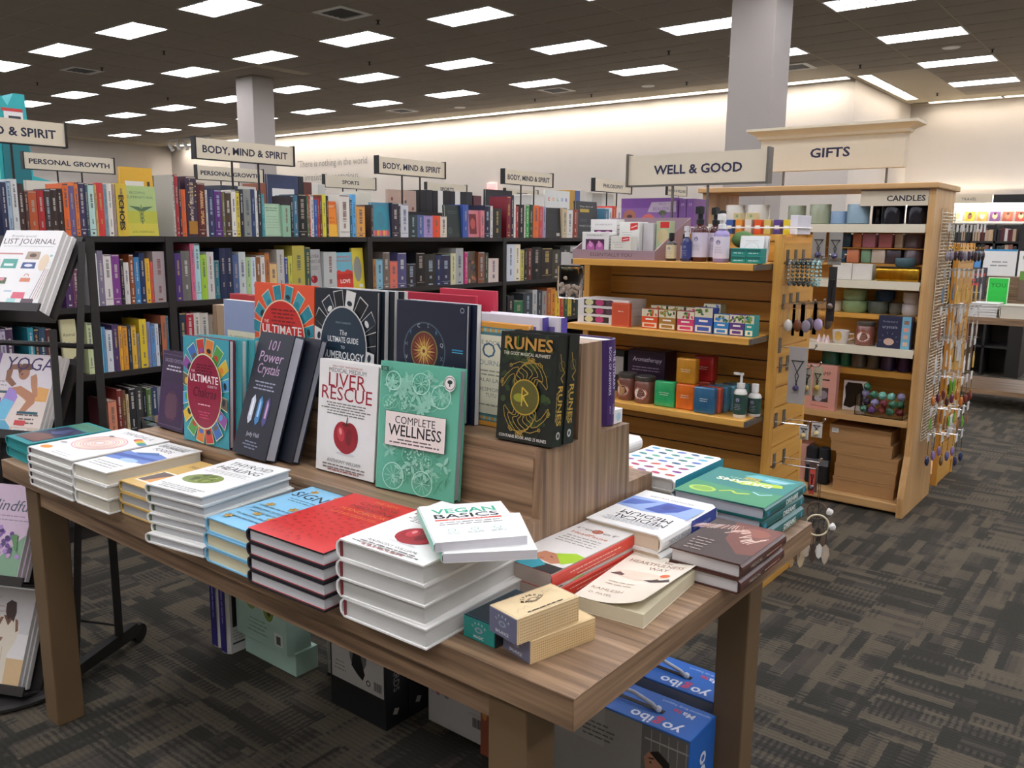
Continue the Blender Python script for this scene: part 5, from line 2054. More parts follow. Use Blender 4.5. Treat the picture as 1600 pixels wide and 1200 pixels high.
# ---------------------------------------------------------------- magazine rack at left
RK = thing('magazine_rack', 'dark wheeled magazine rack with tilted trays at left', 'magazine rack', (-2.5, .875, 0), 25.4)
MR = Matrix.Translation((-2.5, .875, 0)) @ Matrix.Rotation(R(25.4), 4, 'Z')
def bar(a, b, w=.022):
    a, b = Vector(a), Vector(b)
    return MB().tube([a, b], w * .62, 4)
for x in (.08, -.33):
    xt = x - .05
    bar((x, .13, .05), (xt, .215, 1.07)).build('post', M_RACK, RK)
    bar((x + .005, .13, .05), (xt, .36, 1.32)).build('post', M_RACK, RK)
    bar((x + .005, .325, .05), (xt, .395, 1.33), .026).build('post', M_RACK, RK)
    ft = MB().prism([(.04, .03), (.4, .03), (.43, .05), (.4, .075), (.04, .06)], 'X', x - .014, x + .014).build('foot', M_RACK, RK)
    for y in (.06, .42):
        c = MB()
        c.lathe([(.012, -.012), (.03, -.012), (.032, -.006), (.032, .006), (.03, .012), (.012, .012)], seg=16)
        c.v = [(x + z, y + yy, .032 + xx) for xx, yy, z in c.v]
        c.build('caster', M_BLACK, ft)
MB().lathe([(.19, .004), (.2, .008), (.2, .016), (.185, .02)], (-.13, .1, 0), 32, sx=1.05, sy=1.0).build('round_base', M_RACK, RK)
MB().tube([(-.33, .328, .1), (.08, .328, .1)], .004).build('tie_rod', M_RACK, RK)
MB().tube([(-.31, .37, 1.0), (.04, .37, 1.0)], .009).build('crossbar', M_RACK, RK)
def tray(y0, z0, lean, hgt, x0, x1, t, board=True):
    """tilted tray in rack coordinates; (y0,z0) is where the front magazine's foot rests"""
    a = R(lean)
    d = Vector((0, math.sin(a), math.cos(a)))
    n = Vector((0, math.cos(a), -math.sin(a)))
    o = Vector((0, y0, z0))
    def quad(u0, u1, v0, v1, nm):
        m = MB()
        vv = []
        for x in (x0, x1):
            for u, v in ((u0, v0), (u1, v0), (u1, v1), (u0, v1)):
                q = o + n * u + d * v
                vv.append((x, q.y, q.z))
        m.add(vv, [(0, 1, 2, 3), (7, 6, 5, 4), (0, 4, 5, 1), (1, 5, 6, 2), (2, 6, 7, 3), (3, 7, 4, 0)])
        m.build(nm, M_RACK, RK)
    quad(t + .006, t + .016, -.006, hgt, 'tray_back')
    quad(-.012, t + .016, -.012, -.006, 'tray_floor')
    quad(-.012, -.006, -.006, .014, 'tray_lip')
tray(.19, 1.13, 31.5, .275, -.3, .02, .05)
tray(.155, .76, 27, .26, -.3, .015, .05)
tray(.03, .365, 23.7, .24, -.3, .03, .05)
tray(-.004, .046, 22.5, .26, -.3, .03, .05)

def list_front(p, w, h):
    p.text('Breathe special', w * .36, h * .91, .011, '#9a9690', shear=.2, width=w * .42)
    p.text('LIST JOURNAL', w * .5, h * .82, .026, '#55524f', width=w * .9)
    p.lines(w * .06, w * .94, h * .785, 1, .004, '#b5b1aa', .0018)
    for (x0, y0, x1, y1, c) in ((.02, .68, .46, .7, '#c98f86'), (.52, .62, .76, .72, '#b09a86'), (.15, .5, .42, .62, '#5fa898'), (.5, .5, .74, .58, '#4a5a86'), (.56, .33, .74, .38, '#d98a6a'), (.2, .3, .34, .38, '#5a6a4a'), (.15, .17, .28, .24, '#e0ab3a'), (.36, .2, .5, .22, '#b5c3cf'),
                                (.52, .12, .74, .2, '#d96a7a'), (.12, .04, .24, .12, '#8fd0cc'), (.46, .02, .62, .12, '#a9d6ce'), (.7, .0, .92, .12, '#5f4a52'), (.3, .04, .36, .1, '#3a3a3a')):
        p.poly([(w * x0, h * y0), (w * x1, h * y0), (w * (x1 - .01), h * y1), (w * (x0 + .01), h * y1)], c)
    p.ell(w * .86, h * .58, w * .08, h * .11, '#e3cdb0', n=16)
    p.up()
    p.rect(w * .2, h * .53, w * .36, h * .56, '#dfeae4')
    p.ell(w * .64, h * .67, w * .06, h * .025, '#6a5548')
    p.ell(w * .62, h * .54, w * .07, h * .02, '#d9dde6')
    for k in range(4):
        p.line([(w * (.84 + .04 * k), h * .12), (w * (.92 + .03 * k), h * .5)], .0018, ['#55586a', '#c9706a', '#8a8682', '#b5986a'][k])
    p.ring(w * .65, h * .4, .007, .009, '#c9765a', 0, 180, 12)
    p.ring(w * .08, h * .58, .009, .0105, '#cfcac4', n=16)
    p.ring(w * .95, h * .56, .006, .0075, '#cfcac4', n=14)
    p.ell(w * .26, h * .36, .008, .006, '#d98f9a')
    p.ell(w * .95, h * .67, .005, .004, '#8fc0b8')

def figure(p, pts, c):
    p.poly(pts, c)
def yoga_front(p, w, h):
    p.rect(0, 0, w, h, '#d9c9be')
    p.up().rect(0, 0, w, h * .1, '#c9b3a0')
    p.rect(0, h * .55, w, h, '#d6ccce')
    p.rect(0, 0, w * .05, h, '#7a5a90')
    p.poly([(w * .62, h * .42), (w * .98, h * .42), (w * .98, h * .58), (w * .8, h * .6)], '#d9a05a')
    p.up()
    X_ = lambda a: [(w * x, h * y) for x, y in a]
    p.poly(X_([(.2, .78), (.26, .86), (.4, .88), (.46, .84), (.42, .8), (.3, .8), (.3, .7), (.42, .62), (.36, .58), (.22, .66)]), '#8a5f48')
    p.poly(X_([(.62, .72), (.7, .76), (.74, .7), (.82, .48), (.76, .46), (.66, .62)]), '#b5805f')
    p.poly(X_([(.3, .56), (.5, .6), (.78, .5), (.8, .4), (.66, .26), (.58, .28), (.66, .42), (.48, .5), (.36, .48)]), '#b07a5c')
    p.up()
    p.ell(w * .5, h * .76, w * .09, h * .085, '#a9755a', rot=.3)
    p.poly(X_([(.38, .8), (.44, .88), (.58, .88), (.64, .82), (.58, .8), (.46, .8), (.42, .74)]), '#6a4530')
    p.poly(X_([(.32, .58), (.44, .54), (.5, .46), (.44, .3), (.4, .18), (.2, .16), (.16, .26), (.26, .42)]), '#9a80c0')
    p.up()
    p.poly(X_([(.28, .44), (.46, .4), (.44, .3), (.4, .18), (.2, .16), (.16, .26)]), '#6fb5d0')
    p.poly(X_([(.18, .16), (.4, .17), (.5, .1), (.52, .04), (.3, .02), (.1, .02), (.06, .1)]), '#5fa3c0')
    p.ell(w * .47, h * .745, .004, .003, '#6a3f30')
    p.text('YOGA', w * .56, h * .8, .058, '#3a1f58', width=w * .8)
    p.rect(w * .56, h * .26, w * .9, h * .29, '#2f5a66')
    p.lines(w * .56, w * .92, h * .24, 3, .012, '#6a5a50', .004)
    p.rect(w * .02, h * .5, w * .3, h * .53, '#3a5560')
    p.rect(w * .02, h * .34, w * .24, h * .44, '#7a5aa0')
    p.rect(w * .56, h * .12, w * .74, h * .18, '#c9484a')
    p.up().lines(w * .04, w * .24, h * .4, 2, .011, '#f0e6f0', .006)
    p.rect(w * .56, h * .03, w * .8, h * .08, '#e6e4e0')
    p.up()
    for k in range(9):
        p.rect(w * (.58 + .022 * k), h * .04, w * (.588 + .022 * k), h * .075, '#4a4846')
    p.lines(w * .04, w * .3, h * .64, 2, .012, '#8f847c', .003)
def mind_front(p, w, h):
    p.rect(0, 0, w, h, '#cdb6c6')
    p.up()
    p.poly([(0, 0), (w, 0), (w, h * .48), (w * .6, h * .2), (0, h * .12)], '#7fa084')
    p.text('Mindful', w * .62, h * .72, .046, '#4f5a63', shear=.3, width=w * .7)
    p.lines(w * .3, w, h * .66, 2, .012, '#a090a0', .003)
    rn = random.Random(12)
    for k in range(150):
        p.ell(w * (.42 + rn.gauss(0, .2)), h * (.4 + rn.gauss(0, .12)), .008, .007, rn.choice(['#6a4a86', '#8a68a8', '#a884bc', '#4f3a6a', '#c29ac0', '#5a5070']), n=7)
        if k % 30 == 29:
            p.up()
    p.up()
    for k in range(5):
        leaf(p, w * .9, h * (.3 + .04 * k), .03, .012, 2 + .3 * k, '#5f8a5a')
    p.v = [(min(max(x, .002), w - .002), min(max(y, .002), h - .002), z) for x, y, z in p.v]
def grace_front(p, w, h):
    p.rect(0, 0, w, h, '#c4c0bd')
    p.up().rect(0, 0, w, h * .3, '#c9ab80')
    p.up().rect(0, h * .3, w, h * .55, '#d6d2cc')
    p.text('The', w * .36, h * .88, .022, '#b5a3a3', shear=.3)
    p.text('GRACE', w * .34, h * .75, .026, '#b08a80', width=w * .56)
    X_ = lambda a: [(w * x, h * y) for x, y in a]
    p.up().poly(X_([(.5, .72), (.74, .72), (.84, .6), (.8, .45), (.72, .35), (.74, .04), (.24, .03), (.34, .3), (.4, .42), (.36, .58)]), '#d3c8b4')
    p.up().poly(X_([(.5, .7), (.55, .7), (.48, .56), (.42, .55)]), '#7d5a4a')
    p.poly(X_([(.74, .7), (.79, .68), (.82, .58), (.78, .56)]), '#7d5a4a')
    p.poly(X_([(.54, .72), (.72, .72), (.64, .62)]), '#6d4a3c')
    p.ell(w * .63, h * .79, w * .07, h * .06, '#6d4a3c')
    p.up().poly(X_([(.55, .84), (.62, .88), (.71, .86), (.74, .76), (.72, .66), (.66, .7), (.62, .68), (.57, .74)]), '#3a2a26')
    p.poly(X_([(.48, .5), (.6, .5), (.58, .46), (.46, .46)]), '#8a6450')
    p.line(X_([(.5, .4), (.46, .05)]), .002, '#b5a88f')
    p.line(X_([(.62, .4), (.64, .05)]), .002, '#b5a88f')

def mags(y0, z0, lean, w, h, n, t, xr, front, desc, cover, name='magazine'):
    a = R(lean)
    for k in range(n):
        off = k * (t + .0004)
        M = MR @ Matrix.Translation((xr - w + .004 * (k % 3), y0 + math.cos(a) * off, z0 - math.sin(a) * off)) @ Matrix.Rotation(-a, 4, 'X') @ Matrix.Rotation(R(90), 4, 'X')
        lab = desc + ('' if k == 0 else ', %s copy' % nth(k + 1))
        book(M, w, h - .004 * (k % 2), t, lab, cover, '#cfcbc6', False, front=front if k == 0 else None, front_off='stand', name=name, group=desc[:40], cat='magazine')
mags(.19, 1.131, 31.5, .205, .26, 3, .0155, 0, list_front, 'white list journal with small drawings on the top tray', '#ebe8e4')
mags(.155, .761, 27, .212, .25, 4, .011, 0, yoga_front, 'yoga magazine with a seated person on the second tray', '#d6c9c0')
mags(.03, .366, 23.7, .212, .272, 3, .013, 0, mind_front, 'lilac magazine on the third tray', '#c9b5c3')
mags(-.004, .047, 22.5, .212, .28, 4, .012, 0, grace_front, 'magazine with a person in a white dress on the lowest tray', '#c9c5c2')
# ---------------------------------------------------------------- small product builders
def carton(x, y, z, w, d, h, col, label, front=None, side=None, group=None, cat='box', name='carton', rz=0, rough=None, topc=None):
    """box whose front faces -Y; x,y is its front left corner"""
    t = thing(name, label, cat, (x, y, z), rz, group)
    bd = MB().bev((0, 0, 0), (w, d, h), min(.0012, w * .05)).build('body', M_COVER, t, col=col)
    if front:
        p = Print()
        front(p, w, h)
        p.build('front_print', bd, face((0, 0, 0), (1, 0, 0), (0, 0, 1)))
    if side:
        p = Print()
        side(p, d, h)
        p.build('side_print', bd, face((w, 0, 0), (0, 1, 0), (0, 0, 1)))
    if topc:
        MB().box((.001, .001, h), (w - .001, d - .001, h + .0006)).build('top_flap', M_COVER, t, col=topc)
    return t

def candle(x, y, z, r, h, col, label, group, wax='#e6dcc6', square=False, mat_=None, lid=False):
    t = thing('candle_jar', label, 'candle', (x, y, z), 0, group)
    m = MB()
    if square:
        m.bev((-r, -r, 0), (r, r, h), .006, seg=2)
    else:
        m.lathe([(r * .9, 0), (r, .004), (r, h * .97), (r * .97, h), (r * .9, h), (r * .9, h * .9)], seg=24)
    m.build('jar', mat_ or M_GLAZE, t, smooth=True, col=col)
    if lid:
        MB().lathe([(r * 1.01, h), (r * 1.01, h + .006), (r * .8, h + .007)], seg=20).build('lid', M_KRAFT, t)
    else:
        wx = MB().lathe([(r * .85, h * .88), (r * .85, h * .9 + .001)], seg=16).build('wax', M_PAINT, t, col=wax)
        MB().tube([(0, 0, h * .9), (.001, 0, h * .9 + .008)], .0012, 5).build('wick', M_BLACK, wx)
    return t

def bowl(x, y, z, r, h, col, label, group):
    t = thing('bowl', label, 'bowl', (x, y, z), 0, group)
    MB().lathe([(r * .82, 0), (r, h * .25), (r, h * .96), (r * .97, h), (r * .92, h), (r * .9, h * .3), (.001, h * .28)], seg=24).build('bowl_body', M_PAINT, t, smooth=True, col=col)
    MB().lathe([(r * .9, h * .7), (r * .9, h * .72)], seg=20).build('filling', M_PAINT, t, col='#e0d8c8')
    return t

def bottle(x, y, z, r, h, body, cap, label_c, label, group, kind='spray', mat_=None):
    t = thing('bottle', label, 'bottle', (x, y, z), 0, group)
    hb = h * (.66 if kind != 'cap' else .72)
    MB().lathe([(r * .92, 0), (r, .004), (r, hb * .85), (r * .8, hb * .95), (r * .42, hb), (r * .42, hb + .006)], seg=20).build('glass', mat_ or M_GLAZE, t, smooth=True, col=body)
    lb = MB().lathe([(r * 1.012, hb * .12), (r * 1.012, hb * .8)], seg=20).build('label', M_COVER, t, smooth=True, col=label_c)
    if kind == 'spray':
        c = MB().lathe([(r * .5, hb + .004), (r * .5, hb + .02), (r * .34, hb + .022), (r * .34, h * .9), (r * .3, h)], seg=14)
        c.box((-r * .34, -r * .8, h * .86), (r * .34, r * .3, h * .99))
        c.build('spray_head', M_PAINT, t, col=cap)
    elif kind == 'pump':
        c = MB().lathe([(r * .62, hb + .002), (r * .62, hb + .018), (r * .2, hb + .02), (r * .2, h * .95), (r * .3, h * .95), (r * .3, h)], seg=12)
        c.box((-r * 1.2, -r * .18, h * .95), (r * .3, r * .18, h))
        c.build('pump', M_PAINT, t, col=cap)
    else:
        MB().lathe([(r * .5, hb + .003), (r * .52, hb + .006), (r * .52, h * .99), (r * .46, h)], seg=14).build('cap', M_PAINT, t, col=cap)
    p = Print()
    p.ell(0, hb * .62, r * .3, r * .3, '#8a86a0', n=12)
    p.lines(-r * .6, r * .6, hb * .45, 4, .006, '#9a97a5', .0016)
    p.v = [(r * 1.03 * math.sin(x_ / r), -r * 1.03 * math.cos(x_ / r), y_) for x_, y_, z_ in p.v]
    p.build('label_print', lb, Matrix.Identity(4))
    return t

# ---------------------------------------------------------------- slat-wall stand in front (well & good)
def slat_stand(t, x0, x1, y0, y1, ztop, pitch=.0765, post=.028, back=True):
    yc = (y0 + y1) / 2
    for xa in (x0, x1 - post):
        MB().bev((xa, y0, 0), (xa + post, y0 + .03, ztop), .002).build('post', M_MAPZ, t)
        MB().bev((xa, y1 - .03, 0), (xa + post, y1, ztop), .002).build('post', M_MAPZ, t)
        MB().box((xa + .008, y0 + .03, 0), (xa + post - .008, y1 - .03, ztop - .01)).build('core_panel', M_MAPY, t)
    n = int((ztop - .1) / pitch)
    for k in range(n):
        z1 = ztop - .03 - k * pitch
        z0 = z1 - pitch + .007
        if back:
            MB().prism([(yc - .011, z0), (yc - .004, z0 - .004), (yc + .004, z0 - .004), (yc + .011, z0), (yc + .011, z1), (yc - .011, z1)], 'X', x0 + post, x1 - post).build('slat', M_MAPX, t)
        for xa, s in ((x1 - .008, 1), (x0, 0)):
            MB().box((xa, y0 + .03, z0), (xa + .008, y1 - .03, z1)).build('side_slat', M_MAPY, t)
    if back:
        MB().box((x0 + post, yc - .004, .06), (x1 - post, yc + .004, ztop - .03)).build('groove_backing', M_BLACKWOOD, t)
    MB().box((x0 + post, yc - .011, ztop - .024), (x1 - post, y1, ztop)).build('top_board', M_MAPX, t)
    MB().box((x0 + post, y0 + .02, 0), (x1 - post, y1 - .02, .06)).build('plinth', M_MAPX, t)
K1 = thing('slatwall_stand', 'golden maple slatwall stand with gift shelves behind the table', 'display stand', (0, 0, 0))
slat_stand(K1, -1.995, -1.15, 3.0, 3.36, 1.365)
for z, xl, nm in ((1.262, -1.952, 'a'), (1.0, -1.972, 'b'), (.7, -1.985, 'c')):
    sh = MB().bev((xl, 2.85, z - .025), (-1.19, 3.165, z), .002).build('shelf', M_MAPX, K1)
    MB().box((-1.19, 2.852, z - .022), (-1.18, 3.165, z - .003)).build('bracket', M_GREYMETAL, sh)
    MB().box((xl - .01, 2.852, z - .022), (xl, 3.165, z - .003)).build('bracket', M_GREYMETAL, sh)
MB().tube([(-1.6, 3.172, 1.39), (-1.165, 3.172, 1.39)], .003, 6).tube([(-1.165, 3.172, 1.39), (-1.165, 3.34, 1.39)], .003, 6).tube([(-1.165, 3.172, 1.365), (-1.165, 3.172, 1.392)], .003, 6).tube([(-1.6, 3.172, 1.366), (-1.6, 3.172, 1.392)], .003, 6).build('wire_guard', M_WHITE, K1)

ZA, ZB, ZC = 1.2625, 1.0005, .7005
t = thing('display_tray', 'mauve cardboard tray reading ESSENTIALLY YOU on the top shelf', 'tray', (-1.963, 2.865, ZA))
MB().box((0, 0, 0), (.375, .004, .036)).build('front_wall', M_COVER, t, col='#9a7f86')
MB().box((.004, .004, 0), (.371, .28, .003)).build('floor_panel', M_COVER, t, col='#8a7078')
for xx in (0, .371):
    MB().prism([(.004, 0), (.284, 0), (.284, .165), (.004, .036)], 'X', xx, xx + .004).build('side_wall', M_COVER, t, col='#94797f')
MB().box((.004, .28, .0), (.371, .284, .165)).build('back_wall', M_COVER, t, col='#9a8088')
p = Print()
p.text('ESSENTIALLY YOU', .18, .011, .019, '#55414c', width=.19)
p.build('lettering', t, face((0, 0, 0), (1, 0, 0), (0, 0, 1)))
def shower(p, w, h):
    p.text('SHOWER BURST', w * .5, h * .84, .009, '#8a8680', width=w * .66)
    p.rect(w * .14, h * .12, w * .84, h * .72, '#4a2040')
    p.up()
    for k in (0, 1):
        p.ell(w * (.33 + .34 * k), h * .38, w * .15, h * .24, '#b860a0', n=18)
        p.ell(w * (.33 + .34 * k), h * .5, w * .08, h * .09, '#d690c0', n=12)
        p.ell(w * (.3 + .34 * k), h * .62, w * .03, h * .03, '#e6b5d6', n=8)
def weave(p, w, h):
    for k in range(8):
        p.line([(w * .06, h * (k + .5) / 9), (w * .94, h * (k + 1) / 9)], .003, '#8f8c90')
carton(-1.932, 2.885, ZA + .0035, .125, .06, .102, '#dedbd6', 'white shower burst box in front in the mauve tray', shower, weave, 'shower boxes in the tray')
carton(-1.955, 2.98, ZA + .0035, .125, .06, .153, '#dedbd6', 'white shower burst box standing behind in the mauve tray', lambda p, w, h: (p.text('SHOWER BURST', w * .5, h * .84, .009, '#8a8680', width=w * .66), p.rect(w * .14, h * .3, w * .84, h * .72, '#4a2040'), p.up(), p.ell(w * .33, h * .6, w * .13, h * .1, '#c070a8'), p.ell(w * .66, h * .6, w * .13, h * .1, '#c070a8')), weave, 'shower boxes in the tray')
def spack(c):
    def f(p, w, h):
        p.rect(0, 0, w, h * .3, c)
        p.lines(w * .1, w * .7, h * .7, 3, .009, '#a9a594', .0022)
        p.up().poly([(w * .55, h * .76), (w * .92, h * .8), (w * .92, h * .98), (w * .55, h * .96)], '#c9302c')
        p.up().line([(w * .6, h * .84), (w * .88, h * .9)], .004, '#e6c9c4')
    return f
carton(-1.797, 2.885, ZA + .0035, .092, .05, .086, '#d9d6c8', 'white sachet pack with red sticker, front of the mauve tray', spack('#cfc98a'), None, 'sachet packs')
carton(-1.808, 2.965, ZA + .0035, .092, .07, .142, '#d9d8d0', 'white sachet pack with red sticker, rear of the mauve tray', spack('#b9c3cf'), None, 'sachet packs')
for k in range(4):
    carton(-1.712 + .0135 * k, 2.99 - .004 * k, ZA + .0035, .0115, .08, .138, '#c9c5c3', 'slim white sachet, %s of the row in the mauve tray' % nth(k + 1), None, None, 'slim sachets')
carton(-1.655, 2.99, ZA + .0035, .06, .04, .146, '#aab890', 'green mask pack with red sticker in the mauve tray', lambda p, w, h: (p.ell(w * .5, h * .6, w * .4, h * .2, '#c9b98a'), p.up(), p.rect(w * .3, h * .82, w * .95, h * .98, '#c9302c')), None)
def beauty(p, w, h):
    p.rect(0, h * .72, w, h, '#7a4a94')
    p.poly([(w * .48, h * .6), (w * .55, h * .88), (w * .98, h * .9), (w * .98, h * .6)], '#b9a9b8')
    p.up().text('HELLO', w * .74, h * .8, .012, '#8a6aa0')
    p.text('BEAUTIFUL', w * .76, h * .64, .02, '#8a6aa0', width=w * .36)
    p.ell(w * .16, h * .46, w * .12, h * .22, '#a86a58', n=20)
    p.up().ell(w * .16, h * .48, w * .05, h * .05, '#5a3a34')
    p.ell(w * .5, h * .29, w * .14, h * .26, '#cf6a60', n=22)
    p.rect(w * .44, h * .08, w * .56, h * .3, '#d9a89a')
    p.ell(w * .75, h * .58, w * .07, h * .07, '#4f5a44')
    p.rect(w * .74, h * .3, w * .765, h * .56, '#6a6a5a')
    p.ell(w * .82, h * .3, w * .05, h * .06, '#5a7fa0')
carton(-1.945, 3.2, 1.3655, .268, .05, .145, '#87609f', 'purple beauty kit box standing on top of the maple stand', beauty, None)
for k in range(2):
    carton(-1.672 + .035 * k, 3.205, 1.3655, .032, .14, .14, '#7a5294', ['purple narrow box, left of the pair beside the beauty kit', 'purple narrow box, right of the pair beside the beauty kit'][k], lambda p, w, h: p.text('M', w * .5, h * .78, .018, '#c9a9cf'), None, 'narrow purple boxes')
bottle(-1.54, 2.905, ZA, .02, .104, '#2a1a10', '#18181a', '#cfc39a', 'small amber bottle with cream and gold label', 'small bottles', 'cap')
bottle(-1.512, 2.955, ZA, .0145, .1, '#1c1c20', '#141416', '#b9b8b4', 'small black bottle behind the amber bottle', 'small bottles', 'cap')
bottle(-1.474, 2.9, ZA, .0175, .13, '#23285a', '#d9d9dc', '#2f3a7a', 'blue spray bottle with white nozzle', 'spray bottles')
bottle(-1.438, 2.93, ZA, .029, .202, '#4a1712', '#141518', '#cfc8d6', 'tall amber spray bottle with lavender label, left one', 'spray bottles')
bottle(-1.404, 2.99, ZA, .027, .2, '#4a1712', '#141518', '#cfc8d6', 'tall amber spray bottle with lavender label, middle one', 'spray bottles')
bottle(-1.41, 3.06, ZA, .027, .19, '#4a1712', '#141518', '#c9c2d0', 'tall amber spray bottle with lavender label, rear one', 'spray bottles')
bottle(-1.345, 2.92, ZA, .029, .175, '#8f7fb0', '#e3e1de', '#d6cdda', 'lilac spray bottle with white nozzle', 'spray bottles')
t = thing('bath_sponge_dish', 'green round sponge on a low stand among the bottles', 'sponge', (-1.315, 3.04, ZA))
MB().bev((-.045, -.04, 0), (.045, .04, .05), .004).build('stand', M_PAINT, t, col='#3f4f40')
MB().ball((0, 0, .082), .042, 16, 9, sc=(1, 1, .75)).build('sponge', M_FABRIC, t, smooth='all', col='#54743f')
def tealbox(p, w, h):
    p.rect(.002, h * .55, w - .002, h * .9, '#0f5f58')
    p.lines(w * .1, w * .9, h * .3, 1, .005, '#bfe0da', .003)
for k in range(4):
    carton(-1.29 + .056 * (k % 2), 2.885, ZA + .0262 * (k // 2), .055, .05, .026, '#178a7f', 'teal balm carton, %s of the two by two block' % ['lower left', 'lower right', 'upper left', 'upper right'][k], tealbox, None, 'teal balm cartons')
for k in range(2):
    o = book(STAND(-1.292 + .006 * k, 2.955 + .022 * k, ZA + .0025, 0, 8), .09, .095, .014, ['white square booklet leaning behind the teal cartons', 'white square booklet, rear of the two behind the teal cartons'][k], '#e8e6e2', '#1c1c1f', True, front=(lambda p, w, h: (p.ring(w * .5, h * .45, .028, .03, '#c9c6bf', 0, 180, 16), p.lines(w * .2, w * .8, h * .8, 1, .006, '#b5b2aa', .002))) if k == 0 else None, front_off='stand', group='white booklets')
cc = ['#33508f', '#d98a2f', '#cfc6b8', '#d9541f', '#c9b25f', '#54397f', '#d9c21f']
for k, c in enumerate(cc):
    carton(-1.452 + .037 * k, 3.185 + .004 * k, 1.3655, .027, .04, .055, c, '%s tall tea carton, %s of the row on top of the stand' % (cname(c[1:]), nth(k + 1)), lambda p, w, h: (p.rect(w * .15, h * .35, w * .85, h * .6, '#e6e0d0'),), None, 'tea cartons on top of the stand')
for k in range(2):
    carton(-1.43 + .05 * k, 3.2, 1.4215 + 0, .045 if k else .03, .035, .026, '#c9bc8a', ['small gold carton lying on the tea cartons', 'cream carton lying on the tea cartons'][k], lambda p, w, h: p.ell(w * .5, h * .5, .006, .006, '#8aa07a'), None)
carton(-1.2, 3.2, 1.3655, .03, .14, .072, '#d9d6dc', 'plain white carton at the right end of the maple stand', None, None)
shelf2 = ['#d9531f', '#a8782f', '#cf3a6a', '#3f5aa8', '#2f7fc0', '#5a3a7f', '#1f938f']
# shelf b
for k in range(3):
    t = carton(-1.945, 2.885, ZB + .034 * k, .24, .14, .0335, '#dcd8d2', 'white bath bomb set, %s of three stacked' % ['bottom', 'middle', 'top'][k], lambda p, w, h: (p.rect(.03, .006, .15, h - .004, '#3a2a26'), p.up(), [p.ell(.055 + .05 * i, h * .55, .02, .0125, ['#d6cf9a', '#b8406f', '#5a3f4a'][i], n=16) for i in range(3 if k else 2)]), None, 'bath bomb sets')
carton(-1.772, 2.868, ZB, .082, .016, .093, '#c9502f', 'orange soap carton leaning before the bath bomb sets', lambda p, w, h: (p.frame(.004, .004, w - .004, h - .004, .0008, '#e08a6a'), p.lines(w * .3, w * .7, h * .62, 1, .006, '#f0c9b0', .004)), None)
def herb(c):
    def f(p, w, h):
        p.rect(0, h * .62, w, h, '#d6d0b4')
        p.up()
        rn = random.Random(int(w * 1e5) + len(c))
        for k in range(12):
            p.ell(w * rn.uniform(.1, .9), h * rn.uniform(.68, .95), .007, .004, rn.choice(['#5a7a34', '#7f9a4a', '#3f5f2a', c]), n=8, rot=k)
        p.rect(w * .25, h * .44, w * .75, h * .52, '#f0e6d8')
        p.rect(.004, .004, w - .004, h * .3, '#e6dcc0')
        p.up().rect(.012, .008, w - .012, h * .24, c)
    return f
SOAPN = ['orange', 'tan', 'pink', 'blue', 'sky blue', 'purple', 'teal']
for k, (c, x, w, h) in enumerate(zip(shelf2, (-1.648, -1.573, -1.495, -1.423, -1.345, -1.284, -1.225), (.07, .071, .07, .072, .058, .057, .034), (.075, .075, .075, .094, .074, .076, .076))):
    carton(x, 2.89, ZB, w, .05, h, c, '%s herbal soap carton on the middle shelf' % SOAPN[k], herb(c), None, 'herbal soap cartons')
    if k < 4:
        carton(x + .004, 2.955, ZB, w - .004, .05, h + .01, '#8a8a6a', '%s herbal soap carton in the rear row' % SOAPN[k], herb(c), None, 'rear herbal soap cartons')
# shelf c
def saltjar(x, y, z, r, h, lab, grp, lidc='#b9b9b4', scoop=False):
    t = thing('salt_jar', lab, 'jar', (x, y, z), 0, grp)
    MB().lathe([(r * .94, 0), (r, .005), (r, h * .74), (r * .88, h * .82), (r * .86, h * .84)], seg=22).build('glass_jar', M_GLAZE, t, smooth=True, col='#7a4a3c')
    MB().lathe([(r * .93, h * .83), (r * .95, h * .84), (r * .95, h * .98), (r * .9, h)], seg=22).build('lid', M_GREYMETAL, t, smooth=True)
    p = Print(.0006)
    p.ell(0, h * .38, r * .72, h * .24, '#d9826a', n=24)
    p.up().ell(0, h * .38, r * .6, h * .19, '#e3d6cc', n=24)
    p.up().lines(-r * .4, r * .4, h * .42, 3, .008, '#a08a80', .002)
    p.v = [(1.0 * (r + z_) * math.sin(x_ / r), -(r + z_) * math.cos(x_ / r), y_) for x_, y_, z_ in p.v]
    p.build('label_print', t, Matrix.Identity(4))
    if scoop:
        MB().tube([(-r * .5, -r * 1.05, h * .72), (-r * .1, -r * 1.15, h * .5)], .004, 6).bev((-r * .2, -r * 1.3, h * .25), (r * .35, -r * 1.02, h * .5), .004).build('scoop', M_KRAFT, t)
    return t
saltjar(-1.728, 2.935, ZC, .04, .108, 'pink salt jar with wooden scoop on the lower shelf', 'salt jars', scoop=True)
saltjar(-1.64, 2.925, ZC, .043, .106, 'pink salt jar with round label beside the green soap', 'salt jars')
carton(-1.882, 3.06, ZC, .06, .05, .175, '#25282a', 'tall black and white carton partly behind the riser', lambda p, w, h: p.rect(w * .3, h * .4, w * .95, h * .85, '#b9bcbc'), None)
carton(-1.785, 3.03, ZC, .172, .1, .19, '#33203a', 'dark purple aromatherapy kit box behind the salt jars', lambda p, w, h: (p.rect(0, 0, w, h * .35, '#4a2f55'), p.up(), p.text('Aromatherapy', w * .52, h * .76, .026, '#d9cfe0', width=w * .78, shear=.2), p.lines(w * .12, w * .88, h * .62, 2, .012, '#a999b5', .004)), None)
